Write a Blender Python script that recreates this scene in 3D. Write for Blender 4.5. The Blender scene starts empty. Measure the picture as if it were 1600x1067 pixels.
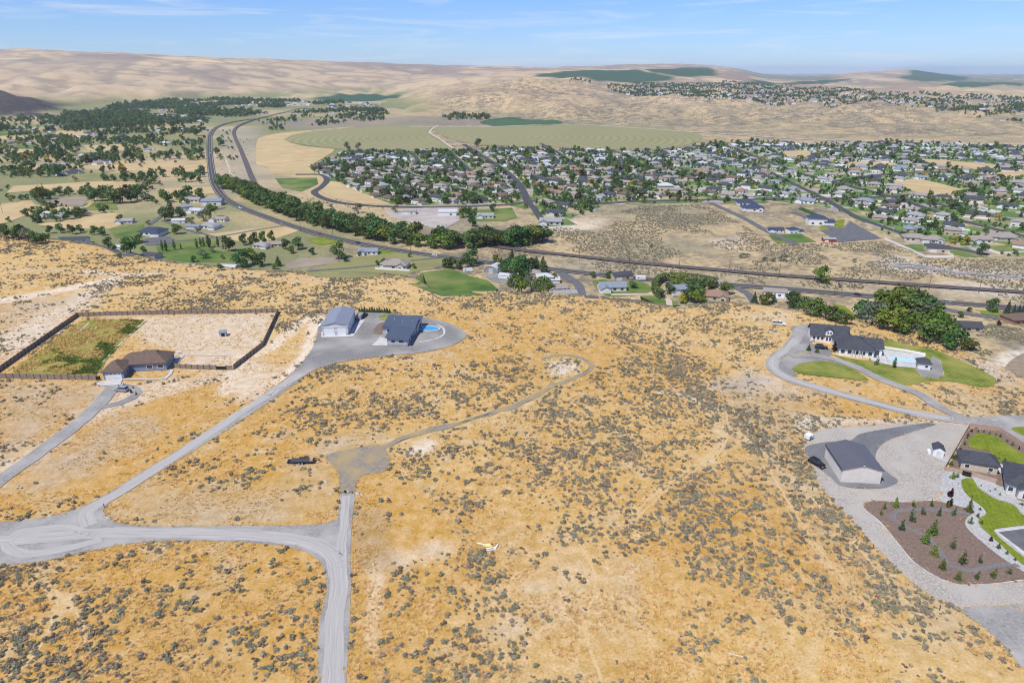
import bpy, math, random
import numpy as np
from mathutils import Vector
from mathutils.geometry import delaunay_2d_cdt

# ------------------------------------------------------------------ camera, sky, sun, exposure
sc = bpy.context.scene
COL = sc.collection
CAM_Z, PITCH, FPX = 100.0, math.radians(21.56), 1067.0
cam_data = bpy.data.cameras.new('camera')
cam_data.sensor_width = 36.0
cam_data.lens = 24.0
cam_data.clip_start = 1.0
cam_data.clip_end = 120000.0
cam = bpy.data.objects.new('camera', cam_data)
cam.location = (0, 0, CAM_Z)
cam.rotation_euler = (math.radians(90) - PITCH, 0, 0)
COL.objects.link(cam)
sc.camera = cam

SUN_EL, SUN_AZ = math.radians(58), math.radians(-138)      # azimuth from +Y, clockwise positive (negative = left)
world = bpy.data.worlds.new('World')
sc.world = world
world.use_nodes = True
wn, wl = world.node_tree.nodes, world.node_tree.links
wn.clear()
wout = wn.new('ShaderNodeOutputWorld')
wbg = wn.new('ShaderNodeBackground')
wbg.inputs['Strength'].default_value = 0.11
sky = wn.new('ShaderNodeTexSky')
sky.sky_type = 'NISHITA'
sky.sun_disc = False
sky.sun_elevation = SUN_EL
sky.sun_rotation = SUN_AZ
sky.altitude = 400
sky.air_density = 1.0
sky.dust_density = 0.15
sky.ozone_density = 3.0
# thin high cirrus mixed over the sky
tc = wn.new('ShaderNodeTexCoord')
mp = wn.new('ShaderNodeMapping')
mp.inputs['Scale'].default_value = (3.0, 3.0, 42.0)
mp.inputs['Rotation'].default_value = (0.0, math.radians(1.2), 0.0)
cn = wn.new('ShaderNodeTexNoise')
cn.inputs['Scale'].default_value = 1.7
cn.inputs['Detail'].default_value = 8
cn.inputs['Roughness'].default_value = 0.62
cn.inputs['Distortion'].default_value = 0.7
cr = wn.new('ShaderNodeMapRange')
cr.inputs['From Min'].default_value = 0.50
cr.inputs['From Max'].default_value = 0.80
cr.inputs['To Max'].default_value = 0.62
cmix = wn.new('ShaderNodeMix')
cmix.data_type = 'RGBA'
SKYTINT = wn.new('ShaderNodeMix')
SKYTINT.data_type = 'RGBA'
SKYTINT.blend_type = 'MULTIPLY'
SKYTINT.inputs[0].default_value = 1.0
SKYTINT.inputs[7].default_value = (0.62, 0.83, 1.30, 1)
cmix.inputs[7].default_value = (7.4, 7.8, 8.6, 1)
wl.new(tc.outputs['Generated'], mp.inputs['Vector'])
wl.new(mp.outputs['Vector'], cn.inputs['Vector'])
wl.new(cn.outputs['Fac'], cr.inputs['Value'])
wl.new(cr.outputs['Result'], cmix.inputs[0])
wl.new(sky.outputs['Color'], SKYTINT.inputs[6])
wl.new(SKYTINT.outputs[2], cmix.inputs[6])
wl.new(cmix.outputs[2], wbg.inputs['Color'])
wl.new(wbg.outputs['Background'], wout.inputs['Surface'])

sun_d = bpy.data.lights.new('sun', 'SUN')
sun_d.energy = 4.6
sun_d.angle = math.radians(0.53)
sun_d.color = (1.0, 0.955, 0.88)
sun = bpy.data.objects.new('sun', sun_d)
sd = Vector((math.sin(SUN_AZ) * math.cos(SUN_EL), math.cos(SUN_AZ) * math.cos(SUN_EL), math.sin(SUN_EL)))
sun.rotation_euler = sd.to_track_quat('Z', 'Y').to_euler()
sun.location = (-200, -100, 300)
COL.objects.link(sun)
sc.view_settings.view_transform = 'Standard'
sc.view_settings.look = 'None'
sc.view_settings.exposure = 0.04
sc.view_settings.gamma = 1.0
sc.render.engine = 'CYCLES'
sc.cycles.max_bounces = 4
sc.cycles.diffuse_bounces = 2
sc.cycles.glossy_bounces = 2
sc.cycles.transmission_bounces = 2
sc.cycles.transparent_max_bounces = 4
sc.cycles.volume_bounces = 1
sc.cycles.use_denoising = True
sc.cycles.filter_width = 1.1

R = random.Random(7)
NR = np.random.default_rng(11)

# ------------------------------------------------------------------ noise and terrain height
def vnoise(x, y, scale, seed=0):
    x = np.asarray(x, float) / scale + 1000.0
    y = np.asarray(y, float) / scale + 1000.0
    ix = np.floor(x).astype(np.int64); iy = np.floor(y).astype(np.int64)
    fx = x - ix; fy = y - iy
    fx = fx * fx * (3 - 2 * fx); fy = fy * fy * (3 - 2 * fy)
    def h(a, b):
        v = (a * 374761393 + b * 668265263 + seed * 1442695041) & 0xffffffff
        v = ((v ^ (v >> 13)) * 1274126177) & 0xffffffff
        v = (v ^ (v >> 16)) & 0xffffff
        return v / float(0xffffff)
    return (h(ix, iy) * (1 - fx) + h(ix + 1, iy) * fx) * (1 - fy) + (h(ix, iy + 1) * (1 - fx) + h(ix + 1, iy + 1) * fx) * fy

def fbm(x, y, scale, seed=0, octv=4, gain=0.5):
    a, s, t = 1.0, 0.0, 0.0
    for o in range(octv):
        s = s + a * vnoise(x, y, scale / 2 ** o, seed + o * 17)
        t += a; a *= gain
    return s / t

SP, CP = math.sin(PITCH), math.cos(PITCH)
def ray(px, py):
    u = (np.asarray(px, float) - 800) / FPX
    v = (np.asarray(py, float) - 533.5) / FPX
    return u, CP - v * SP, -SP - v * CP      # dx, dy, dz

def flat(px, py, z=0.0):
    dx, dy, dz = ray(px, py)
    k = (z - CAM_Z) / dz
    return dx * k, dy * k

# the rim where the near plateau falls into the valley (traced in the photo, laid on z = 0)
RIM = [(-500, 330), (-200, 352), (0, 380), (130, 390), (270, 415), (400, 424), (560, 428), (640, 440), (680, 456), (800, 457), (930, 464),
       (1000, 470), (1060, 481), (1150, 474), (1210, 481), (1300, 497), (1400, 512), (1440, 520), (1500, 545), (1560, 568), (1640, 608), (1900, 680)]
_r = np.array([flat(a, b) for a, b in RIM])
RX, RY = _r[:, 0], _r[:, 1] - 6.0

VAL = -45.0
# far relief: per image column a list of (image row, distance) or (None, z, distance)
FAR = {
 -300: [(160, 3600), (120, 4500), (88, 5500), (74, 6500), (None, 140, 9000)],
 -80: [(188, 2300), (128, 2800), (None, 5, 3300), (118, 4400), (96, 5300), (74, 6300), (None, 150, 9000)],
 0: [(186, 2350), (139, 2800), (None, -8, 3300), (118, 4400), (98, 5300), (76, 6300), (None, 150, 9000)],
 60: [(180, 2500), (158, 2850), (None, -28, 3300), (118, 4500), (98, 5300), (75, 6300), (None, 150, 9000)],
 110: [(173, 2850), (165, 3100), (140, 3800), (115, 4700), (95, 5500), (79, 6400), (None, 140, 9000)],
 200: [(165, 3250), (150, 3700), (125, 4500), (100, 5400), (81, 6600), (None, 130, 9000)],
 300: [(160, 3600), (140, 4300), (115, 5100), (98, 5900), (86, 7000), (None, 120, 10000)],
 400: [(155, 4050), (137, 4700), (117, 5500), (100, 6300), (90, 7500), (None, 120, 11000)],
 500: [(151, 4500), (137, 5100), (122, 5800), (106, 6700), (95, 8000), (None, 110, 12000)],
 600: [(150, 4650), (140, 5000), (127, 5700), (112, 6600), (98, 8500), (None, 100, 13000)],
 650: [(174, 2800), (152, 3250), (143, 3600), (None, 5, 4100), (127, 6000), (112, 7000), (100, 9000), (None, 90, 13000)],
 720: [(188, 2300), (162, 2800), (142, 3200), (131, 3500), (None, 30, 4200), (115, 7000), (102, 9500), (None, 80, 14000)],
 800: [(193, 2150), (172, 2500), (147, 2900), (128, 3300), (123, 3500), (None, 50, 4300), (111, 7500), (104, 10000), (None, 70, 15000)],
 880: [(196, 2080), (172, 2480), (152, 2850), (134, 3300), (128, 3700), (125, 4600), (112, 5700), (108, 8000), (104, 11000), (None, 60, 16000)],
 960: [(198, 2030), (177, 2380), (162, 2700), (142, 3300), (131, 4300), (128, 4700), (110, 5800), (None, 95, 7500), (101, 12000), (None, 60, 17000)],
 1040: [(200, 2000), (182, 2280), (167, 2580), (158, 2800), (131, 4500), (126, 4900), (107, 6200), (None, 85, 8000), (99, 13000), (None, 60, 18000)],
 1110: [(203, 1930), (186, 2180), (169, 2480), (159, 2750), (132, 4600), (122, 5000), (105, 6200), (None, 85, 8000), (101, 13000), (None, 60, 18000)],
 1150: [(204, 1910), (186, 2190), (168, 2500), (160, 2720), (132, 4650), (125, 5000), (111, 5900), (None, 70, 8000), (106, 13000), (None, 50, 18000)],
 1200: [(207, 1860), (188, 2130), (168, 2480), (162, 2650), (134, 4700), (128, 6000), (123, 8500), (118, 14000), (None, -25, 20000)],
 1270: [(211, 1780), (191, 2070), (170, 2420), (164, 2560), (136, 4700), (130, 6500), (124, 9000), (119, 15000), (None, -25, 22000)],
 1340: [(213, 1750), (192, 2040), (172, 2360), (168, 2480), (142, 4000), (133, 5800), (127, 8000), (111, 10500), (None, 40, 15000)],
 1420: [(217, 1670), (194, 1990), (177, 2260), (172, 2380), (147, 3700), (134, 5700), (128, 8000), (108, 10800), (None, 40, 15000)],
 1500: [(221, 1600), (205, 1800), (193, 1950), (186, 2080), (152, 3500), (136, 5600), (129, 8000), (119, 11000), (None, -20, 16000)],
 1600: [(226, 1520), (213, 1690), (204, 1800), (196, 1930), (160, 3250), (139, 5500), (130, 8500), (124, 12000), (None, 0, 20000)],
 2000: [(240, 1350), (225, 1500), (210, 1700), (200, 1880), (165, 3100), (140, 5500), (130, 8500), (124, 12000), (None, 0, 20000)],
}
_T = np.linspace(-1.15, 1.15, 231)
_LD = np.linspace(math.log(600), math.log(46000), 360)
def _far_table():
    cols, prof = [], []
    for px in sorted(FAR):
        dx, dy, _ = ray(px, 130)
        cols.append(dx / dy)
        ds, zs = [600.0], [VAL]
        first = True
        for e in FAR[px]:
            if e[0] is None:
                z, d = e[1], e[2]
            else:
                _, dy, dz = ray(px, e[0])
                d = e[1]; z = CAM_Z + d * dz / dy
            if first:
                ds.append(d * 0.93); zs.append(VAL); z = max(z, VAL); first = False
            ds.append(d); zs.append(z)
        ds.append(46000.0); zs.append(-10.0)
        prof.append(np.interp(_LD, np.log(ds), zs))
    prof = np.array(prof)
    tab = np.empty((len(_T), len(_LD)))
    for j in range(len(_LD)):
        tab[:, j] = np.interp(_T, cols, prof[:, j])
    k = np.array([1, 2, 3, 2, 1.0]); k /= k.sum()
    pad = np.pad(tab, ((2, 2), (2, 2)), mode='edge')
    pad = sum(k[i] * pad[i:i + tab.shape[0], :] for i in range(5))
    return sum(k[i] * pad[:, i:i + tab.shape[1]] for i in range(5))
FTAB = _far_table()

def H(x, y):
    x = np.asarray(x, float); y = np.asarray(y, float)
    yy = np.maximum(y, 600.0)
    t = np.clip(x / yy, -1.149, 1.149)
    ft = (t - _T[0]) / (_T[1] - _T[0]); it = np.clip(ft.astype(int), 0, len(_T) - 2); ft = ft - it
    fd = (np.log(np.minimum(yy, 45900.0)) - _LD[0]) / (_LD[1] - _LD[0]); jd = np.clip(fd.astype(int), 0, len(_LD) - 2); fd = fd - jd
    far = (FTAB[it, jd] * (1 - ft) + FTAB[it + 1, jd] * ft) * (1 - fd) + (FTAB[it, jd + 1] * (1 - ft) + FTAB[it + 1, jd + 1] * ft) * fd
    rough = np.clip((far - VAL) / 60.0, 0, 1)
    n1 = fbm(x, y, 900.0, 3, 3)
    rid = 1 - np.abs(2 * fbm(x + 0.35 * y, y, 420.0, 5, 3) - 1)
    rid2 = 1 - np.abs(2 * fbm(x, y * 0.7, 190.0, 15, 3) - 1)
    far = far - rough * (1 - rough) * 4 * (rid2 - 0.6) * 58 * np.clip((y - 1300) / 500, 0, 1)
    far = far + rough * ((n1 - 0.5) * 30 - (rid - 0.62) * 70 * np.clip((y - 1500) / 2500, 0.2, 1.0) * np.clip((6400 - y) / 2200, 0.25, 1.0))
    val = far + (fbm(x, y, 190.0, 9, 2) - 0.5) * 1.6
    edge = np.interp(x, RX, RY) + (fbm(x, y, 60.0, 21, 2) - 0.5) * 14
    s = np.clip((y - edge) / 105.0, 0, 1)
    s = s * s * (3 - 2 * s)
    near = (fbm(x, y, 120.0, 31, 2) - 0.5) * 2.0 * np.clip((y - 60) / 100, 0.0, 1) + 7.0 * np.clip((-x - 150) / 180, 0, 1) * np.clip((y - 300) / 110, 0, 1)
    return near * (1 - s) + val * s

_MD = np.exp(np.linspace(math.log(45.0), math.log(44000.0), 620))
_K = np.arange(-1.2, 1.2051, 0.005)
HC = H(_K[:, None] * _MD[None, :], np.broadcast_to(_MD, (len(_K), len(_MD))))
def P(px, py):
    """pixel(s) of the photo -> point(s) on the terrain"""
    px = np.atleast_1d(np.asarray(px, float)); py = np.atleast_1d(np.asarray(py, float))
    dx, dy, dz = ray(px, py)
    kx, kz = dx / dy, dz / dy
    Z = CAM_Z + kz[:, None] * _MD[None, :]
    f = (np.clip(kx, -1.19, 1.19) + 1.2) / 0.005; i0 = f.astype(int); f = (f - i0)[:, None]
    under = Z < HC[i0] * (1 - f) + HC[i0 + 1] * f - 0.02
    first = np.argmax(under, axis=1); first = np.where(under.any(axis=1), first, len(_MD) - 1)
    r = np.arange(len(px)); b0 = np.maximum(first - 1, 0)
    gap = Z - (HC[i0] * (1 - f) + HC[i0 + 1] * f)
    ga, gb = gap[r, b0], gap[r, first]
    hi = _MD[b0] + (_MD[first] - _MD[b0]) * np.clip(ga / np.where(np.abs(ga - gb) < 1e-9, 1, ga - gb), 0, 1)
    hi = hi + (CAM_Z + kz * hi - H(kx * hi, hi)) / np.maximum(-kz, 0.02) * 0.9
    return np.stack([kx * hi, hi, H(kx * hi, hi)], axis=1)

def PXY(pts):
    a = np.array(pts, float)
    return P(a[:, 0], a[:, 1])[:, :2]

def mpp(y):
    """metres per photo pixel at forward distance y on lower ground"""
    return (y * CP + 120 * SP) / FPX

# ------------------------------------------------------------------ materials
def node_mat(name):
    m = bpy.data.materials.new(name)
    m.use_nodes = True
    nt = m.node_tree
    b = nt.nodes['Principled BSDF']
    return m, nt, b

def rgba(c):
    return (c[0], c[1], c[2], 1.0)

def pos_node(nt, world_space):
    if world_space:
        return nt.nodes.new('ShaderNodeNewGeometry').outputs['Position']
    return nt.nodes.new('ShaderNodeTexCoord').outputs['Object']

def noise_mat(name, c1, c2, scale=1.0, rough=0.85, bump=0.0, world_space=False, big=None, big_scale=0.05, detail=6, rnd=0.0, spec=0.3, metal=0.0, stretch=None, bdist=0.05, lo=0.35, hi=0.65):
    m, nt, b = node_mat(name)
    L = nt.links
    p = pos_node(nt, world_space)
    if stretch:
        mpn = nt.nodes.new('ShaderNodeMapping'); mpn.inputs['Scale'].default_value = stretch
        L.new(p, mpn.inputs['Vector']); p = mpn.outputs['Vector']
    n = nt.nodes.new('ShaderNodeTexNoise')
    n.inputs['Scale'].default_value = scale; n.inputs['Detail'].default_value = detail; n.inputs['Roughness'].default_value = 0.65
    L.new(p, n.inputs['Vector'])
    r = nt.nodes.new('ShaderNodeMapRange'); r.inputs['From Min'].default_value = lo; r.inputs['From Max'].default_value = hi
    L.new(n.outputs['Fac'], r.inputs['Value'])
    mx = nt.nodes.new('ShaderNodeMix'); mx.data_type = 'RGBA'
    mx.inputs[6].default_value = rgba(c1); mx.inputs[7].default_value = rgba(c2)
    L.new(r.outputs['Result'], mx.inputs[0])
    out = mx.outputs[2]
    if big is not None:
        n2 = nt.nodes.new('ShaderNodeTexNoise'); n2.inputs['Scale'].default_value = big_scale; n2.inputs['Detail'].default_value = 4
        L.new(p, n2.inputs['Vector'])
        r2 = nt.nodes.new('ShaderNodeMapRange'); r2.inputs['From Min'].default_value = 0.42; r2.inputs['From Max'].default_value = 0.66
        L.new(n2.outputs['Fac'], r2.inputs['Value'])
        m2 = nt.nodes.new('ShaderNodeMix'); m2.data_type = 'RGBA'; m2.inputs[7].default_value = rgba(big)
        L.new(r2.outputs['Result'], m2.inputs[0]); L.new(out, m2.inputs[6]); out = m2.outputs[2]
    if rnd > 0:
        oi = nt.nodes.new('ShaderNodeObjectInfo')
        r3 = nt.nodes.new('ShaderNodeMapRange'); r3.inputs['To Min'].default_value = 1 - rnd; r3.inputs['To Max'].default_value = 1 + rnd
        L.new(oi.outputs['Random'], r3.inputs['Value'])
        hs = nt.nodes.new('ShaderNodeHueSaturation')
        r4 = nt.nodes.new('ShaderNodeMapRange'); r4.inputs['To Min'].default_value = 0.5 - rnd * 0.11; r4.inputs['To Max'].default_value = 0.5 + rnd * 0.09
        ml = nt.nodes.new('ShaderNodeMath'); ml.operation = 'MULTIPLY'; ml.inputs[1].default_value = 7.31
        fr = nt.nodes.new('ShaderNodeMath'); fr.operation = 'FRACT'
        L.new(oi.outputs['Random'], ml.inputs[0]); L.new(ml.outputs[0], fr.inputs[0]); L.new(fr.outputs[0], r4.inputs['Value'])
        L.new(r3.outputs['Result'], hs.inputs['Value']); L.new(r4.outputs['Result'], hs.inputs['Hue'])
        L.new(out, hs.inputs['Color']); out = hs.outputs['Color']
    L.new(out, b.inputs['Base Color'])
    b.inputs['Roughness'].default_value = rough
    b.inputs['Specular IOR Level'].default_value = spec
    b.inputs['Metallic'].default_value = metal
    if bump > 0:
        bp = nt.nodes.new('ShaderNodeBump'); bp.inputs['Strength'].default_value = bump; bp.inputs['Distance'].default_value = bdist
        L.new(n.outputs['Fac'], bp.inputs['Height']); L.new(bp.outputs['Normal'], b.inputs['Normal'])
    return m

def leaf_mat(name, c1, c2, rnd=0.25, scale=1.5):
    m = noise_mat(name, c1, c2, scale=scale, rough=0.7, rnd=rnd, spec=0.2, detail=3)
    nt = m.node_tree
    b = nt.nodes['Principled BSDF']
    tr = nt.nodes.new('ShaderNodeBsdfTranslucent')
    src = b.inputs['Base Color'].links[0].from_socket
    nt.links.new(src, tr.inputs['Color'])
    ms = nt.nodes.new('ShaderNodeMixShader'); ms.inputs[0].default_value = 0.22
    nt.links.new(b.outputs[0], ms.inputs[1]); nt.links.new(tr.outputs[0], ms.inputs[2])
    nt.links.new(ms.outputs[0], nt.nodes['Material Output'].inputs['Surface'])
    return m

def rib_mat(name, c, scale, axis='x', rough=0.45, metal=0.3):
    """sheet metal with standing seams"""
    m, nt, b = node_mat(name)
    L = nt.links
    tcx = nt.nodes.new('ShaderNodeTexCoord')
    w = nt.nodes.new('ShaderNodeTexWave'); w.bands_direction = axis.upper(); w.inputs['Scale'].default_value = scale
    w.inputs['Distortion'].default_value = 0.0
    L.new(tcx.outputs['Object'], w.inputs['Vector'])
    n = nt.nodes.new('ShaderNodeTexNoise'); n.inputs['Scale'].default_value = 0.6; n.inputs['Detail'].default_value = 5
    L.new(tcx.outputs['Object'], n.inputs['Vector'])
    mx = nt.nodes.new('ShaderNodeMix'); mx.data_type = 'RGBA'
    mx.inputs[6].default_value = rgba([v * 0.82 for v in c]); mx.inputs[7].default_value = rgba([min(1, v * 1.15) for v in c])
    L.new(n.outputs['Fac'], mx.inputs[0])
    L.new(mx.outputs[2], b.inputs['Base Color'])
    bp = nt.nodes.new('ShaderNodeBump'); bp.inputs['Strength'].default_value = 0.5; bp.inputs['Distance'].default_value = 0.04
    L.new(w.outputs['Fac'], bp.inputs['Height']); L.new(bp.outputs['Normal'], b.inputs['Normal'])
    b.inputs['Roughness'].default_value = rough; b.inputs['Metallic'].default_value = metal
    return m

M = {}
M['gravel_road'] = noise_mat('gravel_road', (0.215, 0.205, 0.19), (0.33, 0.315, 0.29), 1.6, 0.95, 0.5, True, big=(0.38, 0.36, 0.33), big_scale=0.12)
M['gravel_dust'] = noise_mat('gravel_dust', (0.31, 0.29, 0.265), (0.48, 0.455, 0.415), 1.0, 0.95, 0.4, False, big=(0.40, 0.38, 0.35), big_scale=0.3)
_nt = M['gravel_dust'].node_tree
_at = _nt.nodes.new('ShaderNodeAttribute'); _at.attribute_name = 'lane'; _at2 = _nt.nodes.new('ShaderNodeMapping'); _at2.inputs['Scale'].default_value = (2.6, 0.07, 1.0)
_nt.links.new(_at.outputs['Vector'], _at2.inputs['Vector'])
for _n in _nt.nodes:
    if _n.type == 'TEX_NOISE': _nt.links.new(_at2.outputs['Vector'], _n.inputs['Vector'])
M['dark_gravel'] = noise_mat('dark_gravel', (0.10, 0.10, 0.105), (0.185, 0.185, 0.19), 2.2, 0.95, 0.5, True, big=(0.20, 0.20, 0.20), big_scale=0.08)
M['yard_gravel'] = noise_mat('yard_gravel', (0.165, 0.16, 0.15), (0.25, 0.24, 0.225), 1.6, 0.95, 0.5, True, big=(0.34, 0.32, 0.29), big_scale=0.07)
M['foot_soil'] = noise_mat('foot_soil', (0.50, 0.34, 0.14), (0.64, 0.46, 0.24), 1.2, 0.95, 0.4, True)
M['thin_gravel'] = noise_mat('thin_gravel', (0.19, 0.17, 0.14), (0.32, 0.265, 0.19), 1.0, 0.95, 0.5, True, big=(0.36, 0.27, 0.14), big_scale=0.16)
M['river_stone'] = noise_mat('river_stone', (0.25, 0.225, 0.19), (0.50, 0.45, 0.39), 2.6, 0.95, 0.8, True, big=(0.42, 0.385, 0.33), big_scale=0.12, bdist=0.1)
M['brown_bark'] = noise_mat('brown_bark', (0.13, 0.092, 0.07), (0.25, 0.175, 0.135), 2.5, 0.95, 0.7, True, bdist=0.1)
M['path_gravel'] = noise_mat('path_gravel', (0.14, 0.13, 0.125), (0.22, 0.20, 0.19), 2.0, 0.95, 0.5, True)
M['white_stone'] = noise_mat('white_stone', (0.30, 0.30, 0.29), (0.50, 0.49, 0.47), 2.0, 0.95, 0.6, True)
M['asphalt'] = noise_mat('asphalt', (0.05, 0.05, 0.055), (0.085, 0.085, 0.09), 0.25, 0.95, 0.0, True)
M['asphalt_new'] = noise_mat('asphalt_new', (0.10, 0.10, 0.105), (0.15, 0.15, 0.155), 0.25, 0.95, 0.0, True)
M['ballast'] = noise_mat('ballast', (0.075, 0.065, 0.06), (0.15, 0.125, 0.115), 0.4, 0.95, 0.0, True)
M['steel_rail'] = noise_mat('steel_rail', (0.10, 0.07, 0.055), (0.16, 0.13, 0.11), 1.0, 0.5, metal=0.6)
M['concrete'] = noise_mat('concrete', (0.42, 0.41, 0.39), (0.58, 0.57, 0.55), 0.7, 0.9, 0.0, True)
M['lawn'] = noise_mat('lawn', (0.075, 0.12, 0.012), (0.18, 0.22, 0.028), 0.35, 0.95, 0.3, True, big=(0.28, 0.26, 0.06), big_scale=0.07)
M['lawn_bright'] = noise_mat('lawn_bright', (0.10, 0.14, 0.010), (0.19, 0.235, 0.015), 1.2, 0.95, 0.4, True, big=(0.22, 0.245, 0.025), big_scale=0.09)
M['lawn_valley'] = noise_mat('lawn_valley', (0.045, 0.10, 0.015), (0.11, 0.18, 0.028), 0.06, 0.95, 0.0, True, big=(0.19, 0.21, 0.06), big_scale=0.025)
M['weeds'] = noise_mat('weeds', (0.13, 0.15, 0.014), (0.30, 0.27, 0.05), 0.45, 0.95, 0.6, True, big=(0.34, 0.26, 0.08), big_scale=0.14, bdist=0.3)
M['field_tan'] = noise_mat('field_tan', (0.42, 0.30, 0.14), (0.55, 0.41, 0.21), 0.03, 0.95, 0.0, True, big=(0.46, 0.36, 0.18), big_scale=0.012)
M['field_olive'] = noise_mat('field_olive', (0.19, 0.185, 0.07), (0.29, 0.265, 0.11), 0.02, 0.95, 0.0, True, big=(0.24, 0.235, 0.09), big_scale=0.01)
M['field_grey'] = noise_mat('field_grey', (0.24, 0.20, 0.14), (0.33, 0.27, 0.20), 0.04, 0.95, 0.0, True)
M['crop_dark'] = noise_mat('crop_dark', (0.035, 0.085, 0.035), (0.06, 0.12, 0.045), 0.01, 0.95, 0.0, True)
M['dirt_lot'] = noise_mat('dirt_lot', (0.33, 0.29, 0.25), (0.46, 0.41, 0.36), 0.06, 0.95, 0.0, True)
M['dirt_road'] = noise_mat('dirt_road', (0.44, 0.36, 0.27), (0.56, 0.48, 0.38), 0.2, 0.95, 0.0, True)
M['pond_mud'] = noise_mat('pond_mud', (0.22, 0.17, 0.12), (0.33, 0.25, 0.17), 0.2, 0.95, 0.0, True)
# surfaces of buildings
def plain(name, c, rough=0.7, var=0.12, **k):
    M[name] = noise_mat(name, [v * (1 - var) for v in c], [min(1, v * (1 + var)) for v in c], 1.3, rough, **k)
plain('white_paint', (0.74, 0.74, 0.74), 0.6, 0.05)
plain('offwhite', (0.62, 0.60, 0.56), 0.8, 0.06)
plain('cream', (0.55, 0.47, 0.36), 0.8, 0.08)
plain('tan_wall', (0.44, 0.36, 0.28), 0.8, 0.08)
plain('grey_wall', (0.42, 0.43, 0.45), 0.7, 0.06)
plain('blue_wall', (0.20, 0.25, 0.34), 0.7, 0.06)
plain('brick_wall', (0.32, 0.19, 0.13), 0.85, 0.2)
plain('black_metal', (0.018, 0.018, 0.02), 0.5, 0.2)
plain('glass', (0.04, 0.05, 0.065), 0.12, 0.2, spec=0.6)
plain('tyre', (0.02, 0.02, 0.02), 0.8, 0.2)
plain('fence_wood', (0.25, 0.195, 0.155), 0.9, 0.25)
plain('post_wood', (0.12, 0.085, 0.06), 0.9, 0.25)
plain('block_wall', (0.40, 0.30, 0.24), 0.9, 0.12)
plain('vinyl', (0.78, 0.77, 0.74), 0.6, 0.04)
plain('bark', (0.10, 0.075, 0.055), 0.95, 0.3)
plain('red_paint', (0.30, 0.035, 0.03), 0.7, 0.15)
plain('orange_paint', (0.65, 0.22, 0.03), 0.7, 0.15)
plain('yellow_paint', (0.70, 0.55, 0.20), 0.6, 0.15)
plain('silver_paint', (0.42, 0.45, 0.48), 0.3, 0.05, metal=0.4)
plain('car_white', (0.75, 0.75, 0.75), 0.3, 0.03)
plain('car_black', (0.02, 0.02, 0.023), 0.25, 0.1)
plain('copper_light', (0.50, 0.31, 0.19), 0.8, 0.15)
plain('pool_tile', (0.10, 0.42, 0.62), 0.2, 0.1)
plain('rock', (0.45, 0.41, 0.36), 0.95, 0.2)
plain('log_wood', (0.62, 0.52, 0.38), 0.9, 0.12)
plain('water_blue', (0.05, 0.33, 0.62), 0.08, 0.15, spec=0.5)
plain('water_pale', (0.46, 0.68, 0.74), 0.08, 0.1, spec=0.5)
plain('roof_brown', (0.145, 0.100, 0.078), 0.9, 0.2)
plain('roof_taupe', (0.29, 0.25, 0.22), 0.9, 0.15)
plain('roof_grey', (0.29, 0.285, 0.285), 0.9, 0.15)
plain('roof_char', (0.060, 0.064, 0.074), 0.85, 0.2)
plain('roof_navy', (0.04, 0.055, 0.10), 0.8, 0.2)
plain('roof_red', (0.27, 0.175, 0.13), 0.9, 0.15)
plain('roof_pale', (0.50, 0.51, 0.53), 0.5, 0.08)
plain('roof_bluemetal', (0.22, 0.25, 0.29), 0.5, 0.1)
M['seam_roof_blue'] = rib_mat('seam_roof_blue', (0.105, 0.13, 0.17), 1.2, 'y')
M['seam_roof_grey'] = rib_mat('seam_roof_grey', (0.30, 0.32, 0.36), 1.2, 'y')
M['seam_roof_taupe'] = rib_mat('seam_roof_taupe', (0.15, 0.145, 0.155), 1.0, 'y')
M['metal_siding'] = rib_mat('metal_siding', (0.76, 0.70, 0.61), 1.5, 'x', 0.55, 0.1)
M['metal_siding_grey'] = rib_mat('metal_siding_grey', (0.60, 0.60, 0.60), 1.5, 'x', 0.55, 0.1)
M['leaf'] = leaf_mat('leaf', (0.048, 0.095, 0.026), (0.135, 0.215, 0.060), 0.38)
M['leaf_light'] = leaf_mat('leaf_light', (0.085, 0.14, 0.022), (0.20, 0.265, 0.045), 0.35)
M['leaf_yellow'] = leaf_mat('leaf_yellow', (0.30, 0.24, 0.02), (0.52, 0.42, 0.03), 0.2)
M['leaf_silver'] = leaf_mat('leaf_silver', (0.11, 0.135, 0.085), (0.22, 0.245, 0.16), 0.25)
M['leaf_red'] = leaf_mat('leaf_red', (0.045, 0.012, 0.014), (0.085, 0.028, 0.025), 0.2)
M['needle'] = leaf_mat('needle', (0.032, 0.068, 0.026), (0.085, 0.14, 0.052), 0.3)
M['needle_blue'] = leaf_mat('needle_blue', (0.03, 0.06, 0.055), (0.07, 0.11, 0.10), 0.25)
M['sage'] = leaf_mat('sage', (0.255, 0.22, 0.15), (0.51, 0.45, 0.325), 0.2, 2.5)
M['sage_green'] = leaf_mat('sage_green', (0.20, 0.20, 0.125), (0.43, 0.415, 0.275), 0.2, 2.5)
M['sage_dead'] = leaf_mat('sage_dead', (0.19, 0.155, 0.105), (0.36, 0.30, 0.21), 0.2, 2.5)
M['dry_grass'] = leaf_mat('dry_grass', (0.58, 0.375, 0.13), (0.80, 0.57, 0.25), 0.22, 3.0)

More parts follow.
